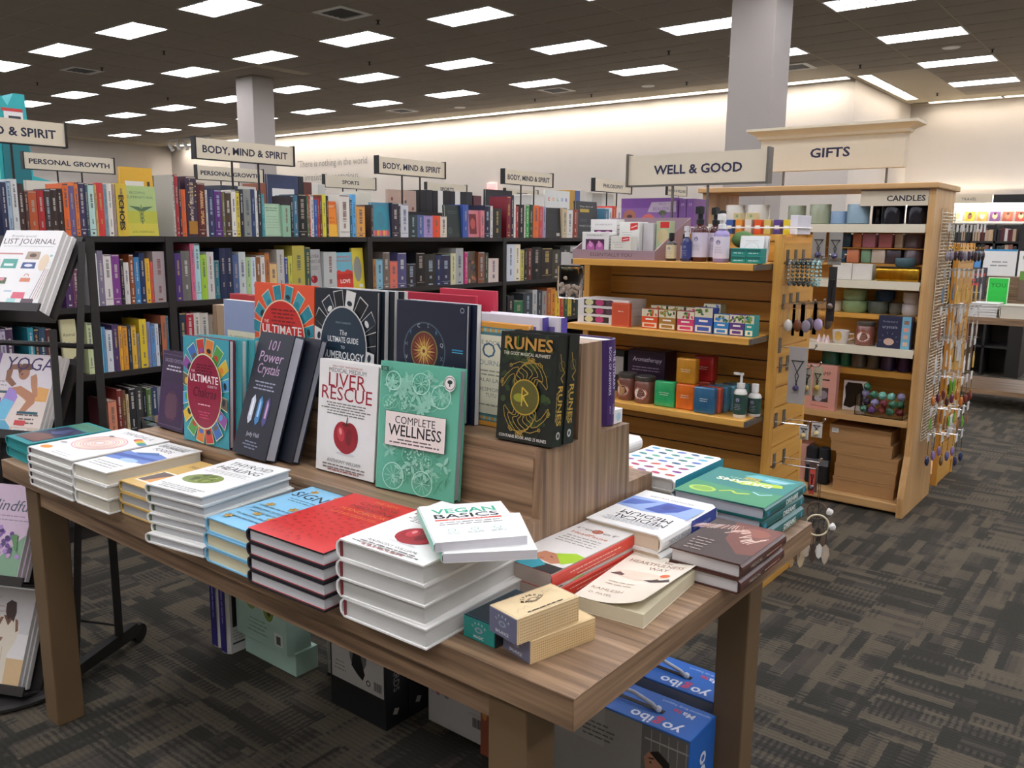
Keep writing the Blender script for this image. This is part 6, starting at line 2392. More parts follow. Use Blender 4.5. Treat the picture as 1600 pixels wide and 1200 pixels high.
def soap(x, y, z, w, d, h, col, lab, band='#d9d6cc'):
    t = thing('soap_bar', lab, 'soap', (x, y, z), 0, 'glycerine soap bars')
    MB().bev((0, 0, 0), (w, d, h), .006, seg=3).build('bar', M_SOAP, t, smooth=True, col=col)
    p = Print(.0005)
    p.lines(w * .25, w * .75, h * .55, 2, .008, band, .002)
    p.build('label_print', t, face((0, 0, 0), (1, 0, 0), (0, 0, 1)))
soap(-1.578, 2.885, ZC, .086, .04, .1, '#2fa562', 'bright green soap bar on the lower shelf')
soap(-1.488, 2.89, ZC, .078, .045, .098, '#d96a1f', 'orange soap bar, lower of two')
soap(-1.495, 2.9, ZC + .0985, .08, .04, .098, '#c98a24', 'amber soap bar stacked on the orange one')
soap(-1.402, 2.87, ZC, .084, .03, .1, '#2f5f7f', 'blue green soap bar at the shelf front')
for k, c in enumerate(('#b5503a', '#3a6a80', '#4f7f88', '#2f5a70', '#5a8a8f')):
    soap(-1.395 + .012 * k, 2.905 + .036 * k, ZC, .084, .033, .098, c, '%s soap bar in the row behind the blue green one, %s' % (cname(c[1:]), nth(k + 1)))
soap(-1.47, 3.0, ZC + .0985, .08, .05, .1, '#b52a28', 'red soap bar stacked at the back')
soap(-1.475, 2.995, ZC, .075, .06, .098, '#a84a3a', 'dull red soap bar under the red one')
bottle(-1.232, 2.905, ZC, .024, .165, '#d6d2c8', '#dedbd4', '#24443a', 'white pump bottle with green and red label', 'lotion bottles', 'pump')
bottle(-1.176 - .04 + .015, 2.965, ZC, .0245, .12, '#d9d6ce', '#e3e1da', '#24443a', 'white capped bottle beside the pump bottle', 'lotion bottles', 'cap')

# ---------------------------------------------------------------- big signs
t = thing('header_sign', 'WELL & GOOD sign above the maple stand', 'sign', (-1.593, 3.18, 0))
bd = MB().box((-.302, -.012, 1.563), (.302, .012, 1.683)).build('board', M_SIGN, t)
for xx in (-.31, .302):
    MB().box((xx, -.022, 1.556), (xx + .008, .022, 1.69)).build('end_cap', M_GREYMETAL, t)
MB().box((-.302, -.014, 1.556), (.302, .014, 1.563)).build('bottom_rail', M_GREYMETAL, t)
for xx in (-.098, .058):
    MB().box((xx - .004, -.004, 1.366), (xx + .004, .004, 1.556)).build('post', M_GREYMETAL, t)
p = Print(.0006)
p.text('WELL & GOOD', .01, 1.604, .05, '#1c2140', width=.385, bold=.025)
p.build('lettering', bd, face((0, -.012, 0), (1, 0, 0), (0, 0, 1)))

t = thing('header_sign', 'GIFTS sign with cream crown moulding above the beech unit', 'sign', (-1.53, 4.6, 0))
bd = MB().box((-.375, -.03, 1.703), (.365, .03, 1.885)).build('board', M_SIGN, t)
m = MB()
lv_ = [(0, 1.866), (.012, 1.872), (.016, 1.886), (.035, 1.9), (.055, 1.91), (.06, 1.912), (.06, 1.925)]
for i, (e, z) in enumerate(lv_):
    m.v += [(-.378 - e, -.032 - e, z), (.368 + e, -.032 - e, z), (.368 + e, .032 + e, z), (-.378 - e, .032 + e, z)]
for i in range(len(lv_) - 1):
    for k in range(4):
        m.f.append((4 * i + k, 4 * i + (k + 1) % 4, 4 * i + 4 + (k + 1) % 4, 4 * i + 4 + k))
m.f += [(3, 2, 1, 0), tuple(4 * (len(lv_) - 1) + k for k in range(4))]
m.m = [0] * len(m.f)
m.build('crown_moulding', M_CREAM, t)
for xx in (-.25, .282):
    MB().box((xx - .005, -.005, 1.612), (xx + .005, .005, 1.703)).build('post', M_GREYMETAL, t)
p = Print(.0006)
p.text('GIFTS', .0, 1.767, .066, '#1c2140', width=.205, bold=.025)
p.build('lettering', bd, face((0, -.03, 0), (1, 0, 0), (0, 0, 1)))

# ---------------------------------------------------------------- beech gift unit behind
K2 = thing('gift_shelf_unit', 'tall beech gift unit with cream shelves and candles', 'shelf unit', (0, 0, 0))
prof2 = [(4.29, 0), (4.83, 0), (4.835, .1), (4.81, .2), (4.775, .3), (4.765, .4), (4.765, 1.585), (4.355, 1.585), (4.355, .4), (4.345, .3), (4.31, .2), (4.285, .1)]
for xa in (-2.13, -.985):
    MB().prism(prof2, 'X', xa, xa + .03).build('side_panel', M_BEEZ, K2)
MB().bev((-2.15, 4.33, 1.585), (-.94, 4.79, 1.612), .004).build('top_board', M_BEEX, K2)
MB().box((-2.1, 4.555, .05), (-.985, 4.57, 1.385)).build('back_panel', M_MAPX, K2)
for z in (1.418, 1.147, .822):
    MB().bev((-2.1, 4.335, z - .038), (-.986, 4.342, z + .002), .001).build('shelf_fascia', M_CREAM, K2)
    MB().box((-2.1, 4.342, z - .02), (-.986, 4.555, z)).build('shelf', M_CREAM, K2)
for z, th, y0 in ((1.229, .012, 4.45), (1.305, .004, 4.44), (.98, .024, 4.41), (.698, .028, 4.41), (.472, .03, 4.345)):
    MB().box((-2.1, y0, z - th), (-.986, 4.555, z)).build('shelf', M_MAPX if z > .5 else M_BEEX, K2)
MB().bev((-2.1, 4.315, .015), (-.986, 4.8, .06), .006).build('base_board', M_BEEX, K2)
p_ = thing('shelf_label', 'CANDLES label under the top board of the beech unit', 'sign', (-1.14, 4.36, 1.541))
MB().box((-.153, -.004, -.034), (.153, .0, .036)).build('board', M_SIGN, p_)
MB().box((-.153, -.004, .036), (.153, .03, .0425)).build('bracket', M_GREYMETAL, p_)
p = Print(.0006)
p.text('CANDLES', .055, -.012, .036, '#1c1f30', width=.172, bold=.025)
p.build('lettering', p_, face((0, -.004, 0), (1, 0, 0), (0, 0, 1)))
M_IRID = mat('iridescent_black_glass', '#141118', .16, .15, var=.6, scale=14)
GC = 'candles on the beech unit'
for x, w, h, c, lab in ((-2.016, .107, .1, '#cfc9bc', 'cream candle bowl, left one on the top shelf'), (-1.895, .12, .1, '#cfc9bc', 'cream candle bowl, right one on the top shelf'), (-1.67, .09, .094, '#8f957a', 'sage candle half hidden by the maple stand'),
                        (-1.556, .104, .099, '#959c80', 'sage green candle on the top shelf'), (-1.45, .079, .064, '#7f9ab5', 'short pale blue candle on the top shelf'), (-1.37, .108, .097, '#86a0ae', 'tall grey blue candle on the top shelf')):
    candle(x + w / 2, 4.42, 1.4205, w / 2, h, c, lab, GC)
candle(-1.235, 4.47, 1.4205, .028, .09, '#2a221c', 'slim dark glass candle behind on the top shelf', GC, mat_=M_IRID)
candle(-1.152, 4.42, 1.4205, .053, .098, '#17141c', 'black iridescent candle, left of the pair', GC, mat_=M_IRID)
candle(-1.042, 4.42, 1.4205, .05, .097, '#17141c', 'black iridescent candle, right of the pair', GC, mat_=M_IRID)
ra = [(-1.423, .068, '#1f4a66'), (-1.35, .047, '#dd8a66'), (-1.3, .066, '#cf8aa4'), (-1.222, .066, '#d98590'), (-1.15, .042, '#d9c9b4'), (-1.106, .085, '#6f6068')]
rb = [(-1.42, .045, '#1f4a66'), (-1.372, .064, '#dd8a62'), (-1.303, .05, '#7fa888'), (-1.25, .068, '#d3c4b0'), (-1.179, .07, '#4a4048'), (-1.105, .085, '#6f6068')]
for k, (rows, z) in enumerate(((ra, 1.3055), (rb, 1.2295))):
    for i, (x, w, c) in enumerate(rows):
        candle(x + w / 2, 4.49, z, w / 2 - .001, .07, c, '%s square candle, %s in the %s row of small candles' % (cname(c[1:]), nth(i + 1), ['upper', 'lower'][k]), GC, square=w < .08)
for k in range(2):
    carton(-1.404 + .098 * k, 4.36, 1.1495, .095, .06, .078, '#d6d2c6', ['cream gift carton, left of two on the middle cream shelf', 'cream gift carton, right of two on the middle cream shelf'][k], lambda p, w, h: p.frame(.006, .006, w - .006, h - .006, .001, '#bdb8aa'), None, 'cream gift cartons')
M_GOLD = mat('gold_foil', '#b98f2f', .25, 1.0, var=.5, scale=60, bump=.6)
t = thing('gold_tray', 'shiny gold foil tray on the middle cream shelf', 'tray', (-1.095, 4.397, 1.1475))
MB().bev((-.1, -.05, 0), (.1, .05, .066), .012, seg=3).build('tray_body', M_GOLD, t, smooth=True)
MB().bev((-.085, -.038, .066), (.085, .038, .07), .002).build('lining', M_BLACK, t)
bowl(-1.072, 4.397, 1.2185, .045, .042, '#3f5a60', 'dark teal bowl on the gold tray', 'bowls on the beech unit')
for x, z, w, h, c, lab in ((-1.377, .9805, .124, .058, '#9ab47f', 'green square bowl, lower of two'), (-1.375, 1.039, .112, .055, '#a3bd8f', 'green square bowl, upper of two'), (-1.253, .9805, .1, .062, '#5f675c', 'grey bowl under the navy bowl'), (-1.15, .9805, .058, .056, '#66665c', 'small grey bowl'),
                           (-1.218, 1.043, .088, .052, '#1f3a58', 'navy bowl'), (-1.09, .9805, .08, .056, '#d6d2d0', 'white bowl, lower of two'), (-1.088, 1.037, .08, .054, '#dad6d4', 'white bowl, upper of two'), (-1.428, .9805, .048, .05, '#d9ccb2', 'small cream bowl')):
    bowl(x + w / 2, 4.485, z, w / 2, h, c, lab + ' on the beech unit', 'bowls on the beech unit')
for k in range(3):
    t = thing('crystal_point', 'pink quartz point, %s of three on the lower cream shelf' % nth(k + 1), 'crystal', (-1.42 + .022 * k - .03, 4.375 + .01 * (k % 2), .8225), 0, 'quartz points')
    MB().lathe([(.014, 0), (.012, .016), (.002, .04)], seg=6).build('point', M_SOAP, t, col='#d6c0bd')
t = thing('mug', 'white patterned mug on the lower cream shelf', 'mug', (-1.352, 4.41, .8225))
MB().lathe([(.03, 0), (.036, .006), (.043, .066), (.04, .066), (.034, .01)], seg=20).build('cup', M_GLAZE, t, smooth=True, col='#dcd3cc')
MB().tube([(.04, 0, .05), (.062, 0, .052), (.066, 0, .03), (.036, 0, .018)], .005, 6).build('handle', M_GLAZE, t, smooth='all', col='#dcd3cc')
p = Print(.001)
p.ell(0, .04, .018, .024, '#c9a04f', n=16)
p.v = [(.043 * math.sin(x / .042), -.0435 * math.cos(x / .042), y) for x, y, z in p.v]
p.build('print', t, Matrix.Identity(4))
saltjar(-1.232, 4.415, .8225, .048, .12, 'glass jar of pink salt on the lower cream shelf', None)
carton(-1.163, 4.368, .8225, .156, .038, .158, '#222a45', 'navy crystals gift box with pale blue side strip', lambda p, w, h: (p.rect(w * .7, 0, w * .96, h, '#6fa8bf'), p.up(), [p.rect(w * .76, h * (.1 + .22 * i), w * .9, h * (.22 + .22 * i), ['#d0b09a', '#c9a08a', '#d9907f', '#8a6a5a'][i]) for i in range(4)],
        p.text('The little book of', w * .35, h * .8, .012, '#9aa0b5', width=w * .44), p.text('crystals', w * .35, h * .62, .02, '#a9adc0', width=w * .44), p.ell(w * .35, h * .2, .024, .017, '#c9a894'), [p.line([(w * .35 + .035 * math.cos(a), h * .22 + .035 * math.sin(a)), (w * .35 + .045 * math.cos(a), h * .22 + .045 * math.sin(a))], .0014, '#9aa0b5') for a in (0, .6, 1.2, 1.8, 2.4, 3.1)]), None)
for x, w, c, lab in ((-1.459, .088, '#1f6f5c', 'wide teal green candle'), (-1.366, .052, '#2a7a62', 'slim teal green candle'), (-1.311, .074, '#5f5850', 'taupe candle, left one'), (-1.231, .06, '#5a544a', 'taupe candle, right one'), (-1.166, .072, '#3a2852', 'dark purple candle, left one'), (-1.086, .064, '#3f2458', 'dark purple candle, right one')):
    candle(x + w / 2, 4.48, .6985, w / 2, .088, c, lab + ' under the lowest cream shelf', GC)
def lampbox(p, w, h):
    p.text('LAMP', w * .6, h * .78, .026, '#2a2022', width=w * .4)
    p.rect(w * .42, h * .66, w * .78, h * .69, '#2a2022')
    p.rect(w * .24, h * .18, w * .76, h * .5, '#4a3a3c')
    p.up().ell(w * .44, h * .26, .02, .018, '#a9a0a4')
    p.ell(w * .6, h * .34, .022, .022, '#8a7f86')
    p.line([(w * .2, h * .09), (w * .8, h * .07)], .004, '#b5605a')
carton(-1.495, 4.362, .4725, .155, .045, .235, '#cf9484', 'pink lamp carton with window on the beech shelf', lampbox, None)
carton(-1.58, 4.44, .0605, .1, .09, .2, '#d09a8a', 'pink carton on the base beside the wire hooks', None, None)
t = carton(-1.332, 4.46, .4725, .112, .03, .155, '#d9d6cf', 'white pack with a black eye mask beside the lamp carton', None, None)
p = Print(.0008)
p.poly([(.006, .02), (.04, .012), (.07, .03), (.1, .02), (.104, .11), (.09, .145), (.02, .145), (.008, .12), (.014, .07)], '#101010')
p.build('front_print', t, face((0, 0, 0), (1, 0, 0), (0, 0, 1)))
t = thing('clear_bin', 'clear plastic bin on the beech shelf holding polished stones', 'bin', (-1.125, 4.43, .4725))
m = MB()
for a, b in (((-.115, -.07, 0), (.115, .07, .003)), ((-.115, -.07, .003), (-.112, .07, .1)), ((.112, -.07, .003), (.115, .07, .1)), ((-.112, -.07, .003), (.112, -.067, .085)), ((-.112, .067, .003), (.112, .07, .12))):
    m.box(a, b)
m.build('bin_body', M_CLEAR, t)
rn = random.Random(21)
for k in range(16):
    c = rn.choice(['#3a2a5a', '#6a4a86', '#2f6a4f', '#a8504a', '#6fb0a0', '#8a86a8', '#c9c6d6', '#2a2438', '#7a2a34'])
    i, j = k % 5, k // 5
    x, z = -.085 + .0425 * i + (.012 if j % 2 else 0), .028 + .038 * j
    if x > .09:
        x = .085
    s = thing('polished_stone', '%s polished stone in the clear bin, %s from left in layer %s' % (cname(c[1:]), nth(i + 1), nth(j + 1)), 'stone', (-1.125 + x, 4.43 + rn.uniform(-.03, .0), .4725 + z), rn.uniform(0, 180), 'stones in the clear bin')
    MB().ball((0, 0, 0), .022, 9, 6, sc=(1, .85, .9), jitter=.12, rn=rn).build('stone', M_GLAZE, s, col=c)
zz = .0605
for k, (dx, h) in enumerate(((.04, .073), (.042, .07), (.045, .06), (.012, .066), (0, .07))):
    t = thing('cardboard_tray', 'flat kraft cardboard box, %s of the stack under the beech unit' % ['bottom', 'second', 'third', 'fourth', 'top'][k], 'box', (-1.36 + dx, 4.365 + .004 * k, zz), 0, 'cardboard box stack')
    w, d = .3, .17
    MB().bev((0, 0, 0), (w, d, h - .008), .0015).build('tray_body', M_KRAFT, t)
    MB().box((-.002, -.002, h - .012), (w + .002, d + .002, h)).build('lid', M_KRAFT, t)
    if k == 4:
        p = Print(.0006)
        p.rect(.012, .03, .045, .055, '#d6d4ce')
        p.up().lines(.015, .042, .045, 2, .007, '#55524e', .002)
        p.build('shipping_label', t, face((0, -.0022, 0), (1, 0, 0), (0, 0, 1)))
    zz += h + .0005
for k in range(2):
    t = thing('fabric_bag', 'black zipped fabric pouch with grey band, %s of two on the base' % ['left', 'right'][k], 'bag', (-1.455 + .062 * k, 4.42 + .01 * k, .0605), 0, 'black pouches')
    MB().bev((-.028, -.02, 0), (.028, .03, .2), .012, seg=3).build('pouch', M_FABRIC, t, smooth=True, col='#1b1a1c')
    MB().bev((-.029, -.0215, .1), (.029, .0, .135), .002).build('band', M_FABRIC, t, col='#6a6a6c')
# ---------------------------------------------------------------- things hanging on the maple stand
def hook(y, z, ln, lab, x=-1.15, grp='chrome hooks on the maple stand'):
    t = thing('display_hook', lab, 'hook', (x, y, z), 0, grp)
    MB().box((.0, -.012, -.012), (.003, .012, .045)).build('plate', M_GREYMETAL, t)
    MB().tube([(.003, 0, .01), (ln, 0, .014), (ln + .006, 0, .026)], .0025, 6).build('arm', M_CHROME, t)
    MB().ball((ln + .006, 0, .028), .005, 8, 5).build('tip', M_CHROME, t)
HK = [(3.06, 1.265, .12), (3.14, 1.265, .12), (3.22, 1.265, .15), (3.05, 1.105, .11), (3.12, 1.105, .12), (3.19, 1.105, .13), (3.04, .945, .13), (3.06, .87, .11), (3.13, .87, .12), (3.05, .66, .12), (3.13, .66, .15), (3.06, .5, .16), (3.16, .5, .14)]
for i, (y, z, l) in enumerate(HK):
    row = sum(1 for h in HK[:i] if h[1] == z) + 1
    lv2 = sorted({h[1] for h in HK}, reverse=True).index(z) + 1
    hook(y, z, l, 'chrome hook, %s in the %s row on the end of the maple stand' % (nth(row), nth(lv2)))
def strand(x, y, z, r, h, col, lab):
    t = thing('bracelet', lab, 'bracelet', (x, y, z), 0, 'beaded bracelets')
    m = MB()
    for k in range(18):
        a = 2 * math.pi * k / 18
        m.ball((0, r * math.sin(a), -h / 2 + h / 2 * math.cos(a)), .0058, 6, 4)
    m.build('beads', M_GLAZE, t, smooth='all', col=col)
for k, c in enumerate(('#8f8f88', '#5a5f58', '#3f4a44', '#39423f', '#4a5a55', '#7f9f98', '#9fbfb8')):
    strand(-1.135 + .017 * k, 3.06, 1.27, .02, .085, c, '%s beaded bracelet, %s along the top hook' % (cname(c[1:]), nth(k + 1)))
def pouch(x, y, z, col, lab, w=.045, h=.12):
    t = thing('pendant_pouch', lab, 'pendant', (x, y, z), 0, 'agate pendants in clear pouches')
    MB().box((-w / 2, -.001, -h), (w / 2, .001, 0)).build('pouch', M_CLEAR, t)
    MB().box((-w / 2, -.0018, -.02), (w / 2, .0018, 0)).build('header', M_KRAFT, t)
    MB().ball((0, -.004, -h * .68), .017, 12, 7, sc=(1, .35, 1.35)).build('stone', M_GLAZE, t, smooth='all', col=col)
    MB().tube([(0, -.004, -h * .5), (0, -.003, -.02)], .001, 4).build('cord', M_CHROME, t)
for k, (x, y, z, c) in enumerate(((-1.125, 3.05, 1.118, '#c9c6bc'), (-1.09, 3.05, 1.12, '#6a3a22'), (-1.06, 3.05, 1.12, '#8a7f88'), (-1.07, 3.12, 1.122, '#4a3f5a'), (-1.04, 3.12, 1.122, '#b9a8c8'), (-1.03, 3.19, 1.122, '#5a4a3c'))):
    pouch(x, y, z, c, '%s agate pendant in a clear pouch, %s along its row' % (cname(c[1:]), nth(k + 1)))
def neck_card(x, y, z, w, h, col, lab, stone='#4a4468', rz=0):
    t = thing('necklace_card', lab, 'necklace', (x, y, z), rz, 'necklace cards')
    MB().bev((-w / 2, -.001, -h), (w / 2, .001, 0), .0008).build('card', M_PAINT, t, col=col)
    MB().tube([(-w * .36, -.0025, -h * .24), (0, -.003, -h * .24), (w * .36, -.0025, -h * .24)], .0016, 5).tube([(-w * .3, -.003, -h * .24), (w * .1, -.003, -h * .5), (-w * .05, -.004, -h * .68)], .0014, 5).tube([(w * .3, -.003, -h * .24), (-w * .1, -.003, -h * .5), (w * .05, -.004, -h * .68)], .0014, 5).build('cord', M_BLACK, t)
    MB().ball((0, -.008, -h * .72), .011, 10, 6, jitter=.1, rn=rng).build('stone', M_GLAZE, t, col=stone)
neck_card(-1.075, 3.035, .962, .066, .21, '#a09a94', 'long grey necklace card with black cord and purple stone')
neck_card(-1.09, 3.21, 1.375, .05, .115, '#8f8b84', 'grey necklace card, left of the pair above the bracelets')
neck_card(-1.035, 3.23, 1.375, .05, .12, '#8a867f', 'grey necklace card, right of the pair above the bracelets')
neck_card(-1.02, 3.18, 1.25, .03, .2, '#2a2626', 'narrow dark necklace card hanging beside the bracelets', '#7a6a60')
neck_card(-1.045, 3.06, .884, .03, .1, '#a39a88', 'small beige earring card under the long grey card', '#b5985a')
neck_card(-1.03, 3.13, .884, .035, .11, '#b5a98f', 'small tan earring card near the lamp carton', '#c9a84f')
neck_card(-1.02, 3.13, .676, .04, .06, '#cfcac2', 'white ring card on the fifth hook row', '#c9b98a')
neck_card(-1.04, 3.05, .675, .035, .055, '#bdb8b0', 'pale ring card on the fifth hook row', '#b9a06a')
neck_card(-1.0, 3.06, .515, .02, .1, '#c24a3a', 'coral tag hanging on the lowest hook', '#3a2a2a')
neck_card(-1.03, 3.16, .514, .035, .12, '#5a4a44', 'dark tag hanging on the lowest hook row', '#8a5a4a')
def dreamcatcher(x, y, z, r, lab, hoop='#d6cba8', feath=('#b5a48f', '#4a3a30', '#d9d2c6')):
    t = thing('dreamcatcher', lab, 'dreamcatcher', (x, y, z), 20, 'dreamcatchers')
    pts = [(r * math.cos(a), 0, r * math.sin(a)) for a in [2 * math.pi * k / 24 for k in range(24)]]
    MB().tube(pts, .0035, 6, closed=True).build('hoop', M_PAINT, t, smooth='all', col=hoop)
    w = MB()
    for k in range(8):
        a, b = 2 * math.pi * k / 8, 2 * math.pi * (k + 3) / 8
        w.tube([(r * math.cos(a), 0, r * math.sin(a)), (r * math.cos(b), 0, r * math.sin(b))], .0007, 4)
    w.build('web', M_BLACK, t)
    for k in range(4):
        x0 = -r * .8 + r * .55 * k
        L_ = .06 + .02 * (k % 2)
        MB().tube([(x0, 0, -r * .75), (x0, 0, -r - .03)], .0012, 4).build('thong', M_BLACK, t)
        m = MB()
        z0 = -r - .03
        prof_ = [(0, 0), (.012, -.015), (.015, -L_ * .5), (.008, -L_ * .85), (0, -L_), (-.008, -L_ * .85), (-.014, -L_ * .5), (-.011, -.015)]
        m.prism([(x0 + a, z0 + b) for a, b in prof_], 'Y', -.0015, .0015)
        m.build('feather', M_FABRIC, t, col=feath[k % 3])
    MB().tube([(0, 0, r), (0, 0, r + .12)], .0012, 4).build('cord', M_BLACK, t)
    MB().ball((r + .012, 0, .0), .014, 8, 6, jitter=.15, rn=rng).build('pompom', M_FABRIC, t, col='#d9d6cf')
dreamcatcher(-.965, 3.05, .305, .04, 'dreamcatcher with pale hoop and white tuft beside the table corner')
dreamcatcher(-1.0, 3.14, .33, .034, 'darker dreamcatcher behind the pale one', '#5a4a3a', ('#6a5a4c', '#8a7460', '#3a302a'))
dreamcatcher(-1.045, 3.05, .26, .03, 'small brown dreamcatcher with beige feathers at the left', '#7a5f44', ('#c9b390', '#a8895f', '#6a5444'))
# bag of shells on the left end
t = thing('shell_bag', 'clear bag of pale shells hanging at the left end of the maple stand', 'bag', (-2.1, 3.05, 1.28))
MB().bev((-.05, -.002, -.055), (.05, .002, 0), .001).build('header_card', M_PAINT, t, col='#b9b6b0')
MB().bev((-.064, -.016, -.2), (.064, .016, -.055), .012, seg=3).build('bag', M_CLEAR, t, smooth=True)
rn = random.Random(31)
m = MB()
for k in range(34):
    m.ball((rn.uniform(-.05, .05), rn.uniform(-.008, .008), -.185 + abs(rn.gauss(0, .035))), rn.uniform(.008, .014), 7, 5, sc=(1, .5, .8), jitter=.2, rn=rn)
s_ = m.build('shells', M_PAINT, t, col='#b5a494')
s_['kind'] = 'stuff'
MB().box((-.004, -.004, -.003), (.106, .004, .004)).build('hanger', M_GREYMETAL, t)
hook(3.18, .98, .05, 'chrome hook low on the left end of the maple stand', x=-2.05, grp='hooks at the left end')

# ---------------------------------------------------------------- wire grid and jewellery on the beech unit's end
t = thing('wire_grid_panel', 'beige wire grid fixed to the end of the beech unit', 'wire rack', (-.953, 0, 0))
m = MB()
for k in range(72):
    z = .355 + k * .0158
    m.tube([(.006, 4.5, z), (.006, 4.78, z)], .0026, 4)
wq = m.build('cross_wires', M_CREAM, t)
wq['kind'] = 'stuff'
for y in (4.5, 4.59, 4.69, 4.78):
    MB().tube([(.002, y, .345), (.002, y, 1.5)], .0024, 5).build('upright_wire', M_CREAM, t)
rn = random.Random(77)
JW = [(1.42, 'velvet choker', ['#2a2028', '#8a8590', '#3a2a3f'], .19, 11), (1.2, 'tassel earring', ['#5f7f96', '#c2973f', '#b9b4ac', '#d0a84a'], .15, 9), (1.02, 'leaf charm card', ['#8a5a3c', '#c9c4ba', '#a8998a'], .16, 9), (.86, 'shell keyring', ['#d6cfc6', '#c9a24a', '#e0dcd4'], .15, 9), (.68, 'beaded keyring', ['#7a2f24', '#4a1f2a', '#c2702f', '#6a2a44'], .15, 9), (.52, 'feather keyring', ['#6fae2f', '#2f5f6a', '#8a5a34', '#5a3f86'], .1, 9), (.39, 'agate keyring', ['#6a4a2a', '#23305a', '#5a5f9a', '#8a6fa8'], .17, 8)]
for r_i, (z, nm, cs, L_, n) in enumerate(JW):
    for k in range(n):
        y = 4.5 + .3 * k / (n - 1)
        xo = .03 + .055 * (k % 3)
        c = rn.choice(cs)
        q = thing(nm.replace(' ', '_'), '%s %s, %s in the %s row on the wire grid' % (cname(c[1:]), nm, nth(k + 1), nth(r_i + 1)), 'jewellery', (-.945 + xo, y, z), 90, 'jewellery on the wire grid')
        MB().tube([(0, xo, .004), (0, -.012, .004)], .0016, 5).build('peg', M_CHROME, q)
        MB().box((-.021, -.001, -.034), (.021, .001, .01)).build('tag_card', M_PAINT, q, col=rn.choice(['#d9d6d0', '#cfccc8', '#b9b4ae']))
        MB().tube([(0, -.002, -.03), (.002, -.003, -L_ * .6)], .0012, 4).build('cord', M_BLACK if r_i in (0, 4, 5, 6) else M_CHROME, q)
        if r_i in (0, 4, 6):
            MB().ball((.002, -.003, -L_ * .78), .02, 9, 6, sc=(.85, .5, 1.3), jitter=.08, rn=rn).build('charm', M_GLAZE, q, col=c)
            MB().ball((.002, -.003, -L_ * .58), .005, 6, 4).build('cap', M_GOLD, q)
        else:
            MB().prism([(-.005, -L_ * .45), (-.018, -L_ * .7), (-.013, -L_), (.012, -L_ * 1.02), (.019, -L_ * .7), (.005, -L_ * .45)], 'Y', -.003, .001).build('charm', M_PAINT, q, col=c)
# maple slatwall end standing behind the wire grid
K3 = thing('slatwall_stand', 'maple slatwall stand at right behind the jewellery', 'display stand', (0, 0, 0))
slat_stand(K3, -1.9, -.955, 5.0, 5.4, 1.33, back=False)
for k in range(4):
    z = 1.0 - .21 * k
    t = carton(-.95, 5.06 + .05 * (k % 2), z - .1, .012, .09, .11, ['#d6d3cd', '#cfccc6', '#6fae2f', '#d9d6d0'][k], '%s card hanging on the rear maple stand, %s from the top' % (['white', 'pale grey', 'lime', 'cream'][k], nth(k + 1)), None, None, 'cards on the rear maple stand')

# ---------------------------------------------------------------- stored goods under the table
for k in range(2):
    o = book(Matrix.Translation((-2.352 + .062 * k, 1.437 - .006 * k, 0.0005)) @ Matrix.Rotation(R(90), 4, 'Z') @ Matrix.Rotation(R(90), 4, 'X'), .062, .3, .052, ['white and purple boxed set on the floor, left of two under the table', 'white and purple boxed set on the floor, right of two under the table'][k], '#c9c6c2', '#c9c6c2', True, front_off='stand', name='boxed_set', group='purple spined sets under the table', cat='box')
    p = Print(.0006)
    p.rect(.004, .01, .296, .042, '#2a2566')
    p.up().lines(.06, .2, .024, 1, .01, '#8a86b8', .005, align='L')
    p.build('spine_print', o, face((-.0064, .3, 0), (0, -1, 0), (0, 0, 1)))
    if k == 1:
        p = Print(.0006)
        p.rect(.012, .09, .034, .28, '#16151a')
        p.lines(.01, .055, .075, 4, .01, '#8a8884', .003)
        p.rect(.01, .03, .055, .036, '#2a2a2c')
        p.build('cover_print', o, face((0, 0, .0522), (1, 0, 0), (0, 1, 0)))
def teaset(p, w, h):
    p.ell(w * .32, h * .46, .03, .035, '#8a9a5f', n=14)
    p.ell(w * .66, h * .42, .028, .04, '#7f8f3f', n=14)
    p.ell(w * .32, h * .48, .014, .02, '#4a3a2a', n=10)
    p.ell(w * .67, h * .42, .012, .024, '#2f3a1f', n=10)
    p.lines(w * .2, w * .66, h * .24, 4, .014, '#7f9a8c', .004)
    p.rect(w * .76, h * .06, w * .92, h * .2, '#c9cfca')
    p.rect(w * .8, h * .08, w * .88, h * .17, '#4a4f4c')
carton(-2.275, 1.478, .0005, .265, .085, .075, '#a9c8b8', 'mint green gift box on the floor under the table', None, None, 'mint gift boxes')
carton(-2.284, 1.455, .076, .265, .09, .3, '#a5c4b4', 'mint green tea set box stacked on the mint gift box', teaset, None, 'mint gift boxes')
carton(-1.96, 1.56, .0005, .1, .08, .2, '#8f9490', 'grey marbled box behind the mint gift box', lambda p, w, h: [p.ell(w * .3 + .02 * i, h * (.2 + .15 * i), .02, .012, '#b9bcb8', rot=i) for i in range(4)], None)
def tarot_back(p, w, h):
    p.rect(w * .03, h * .28, w * .97, h * .58, '#b9b8b4')
    p.up().ell(w * .52, h * .56, .036, .04, '#6a6a6c', n=18)
    p.up().poly([(w * .44, h * .62), (w * .56, h * .6), (w * .64, h * .42), (w * .6, h * .36), (w * .5, h * .4), (w * .4, h * .46)], '#141416')
    for i in range(8):
        p.rect(w * .8 + .004 * i, h * .32, w * .8 + .004 * i + .002, h * .4, '#2a2a2a')
    p.ring(w * .7, h * .36, .006, .009, '#2a2a2a', n=14)
    p.lines(w * .08, w * .3, h * .44, 3, .012, '#7f7e7a', .003)
    for i in range(5):
        p.ell(w * (.68 + .05 * (i % 3)), h * (.7 + .1 * (i // 3)), .008, .012, ['#6a3a24', '#4a4a44', '#5a2a2a'][i % 3])
    p.lines(w * .1, w * .4, h * .72, 4, .014, '#4a4a4c', .003)
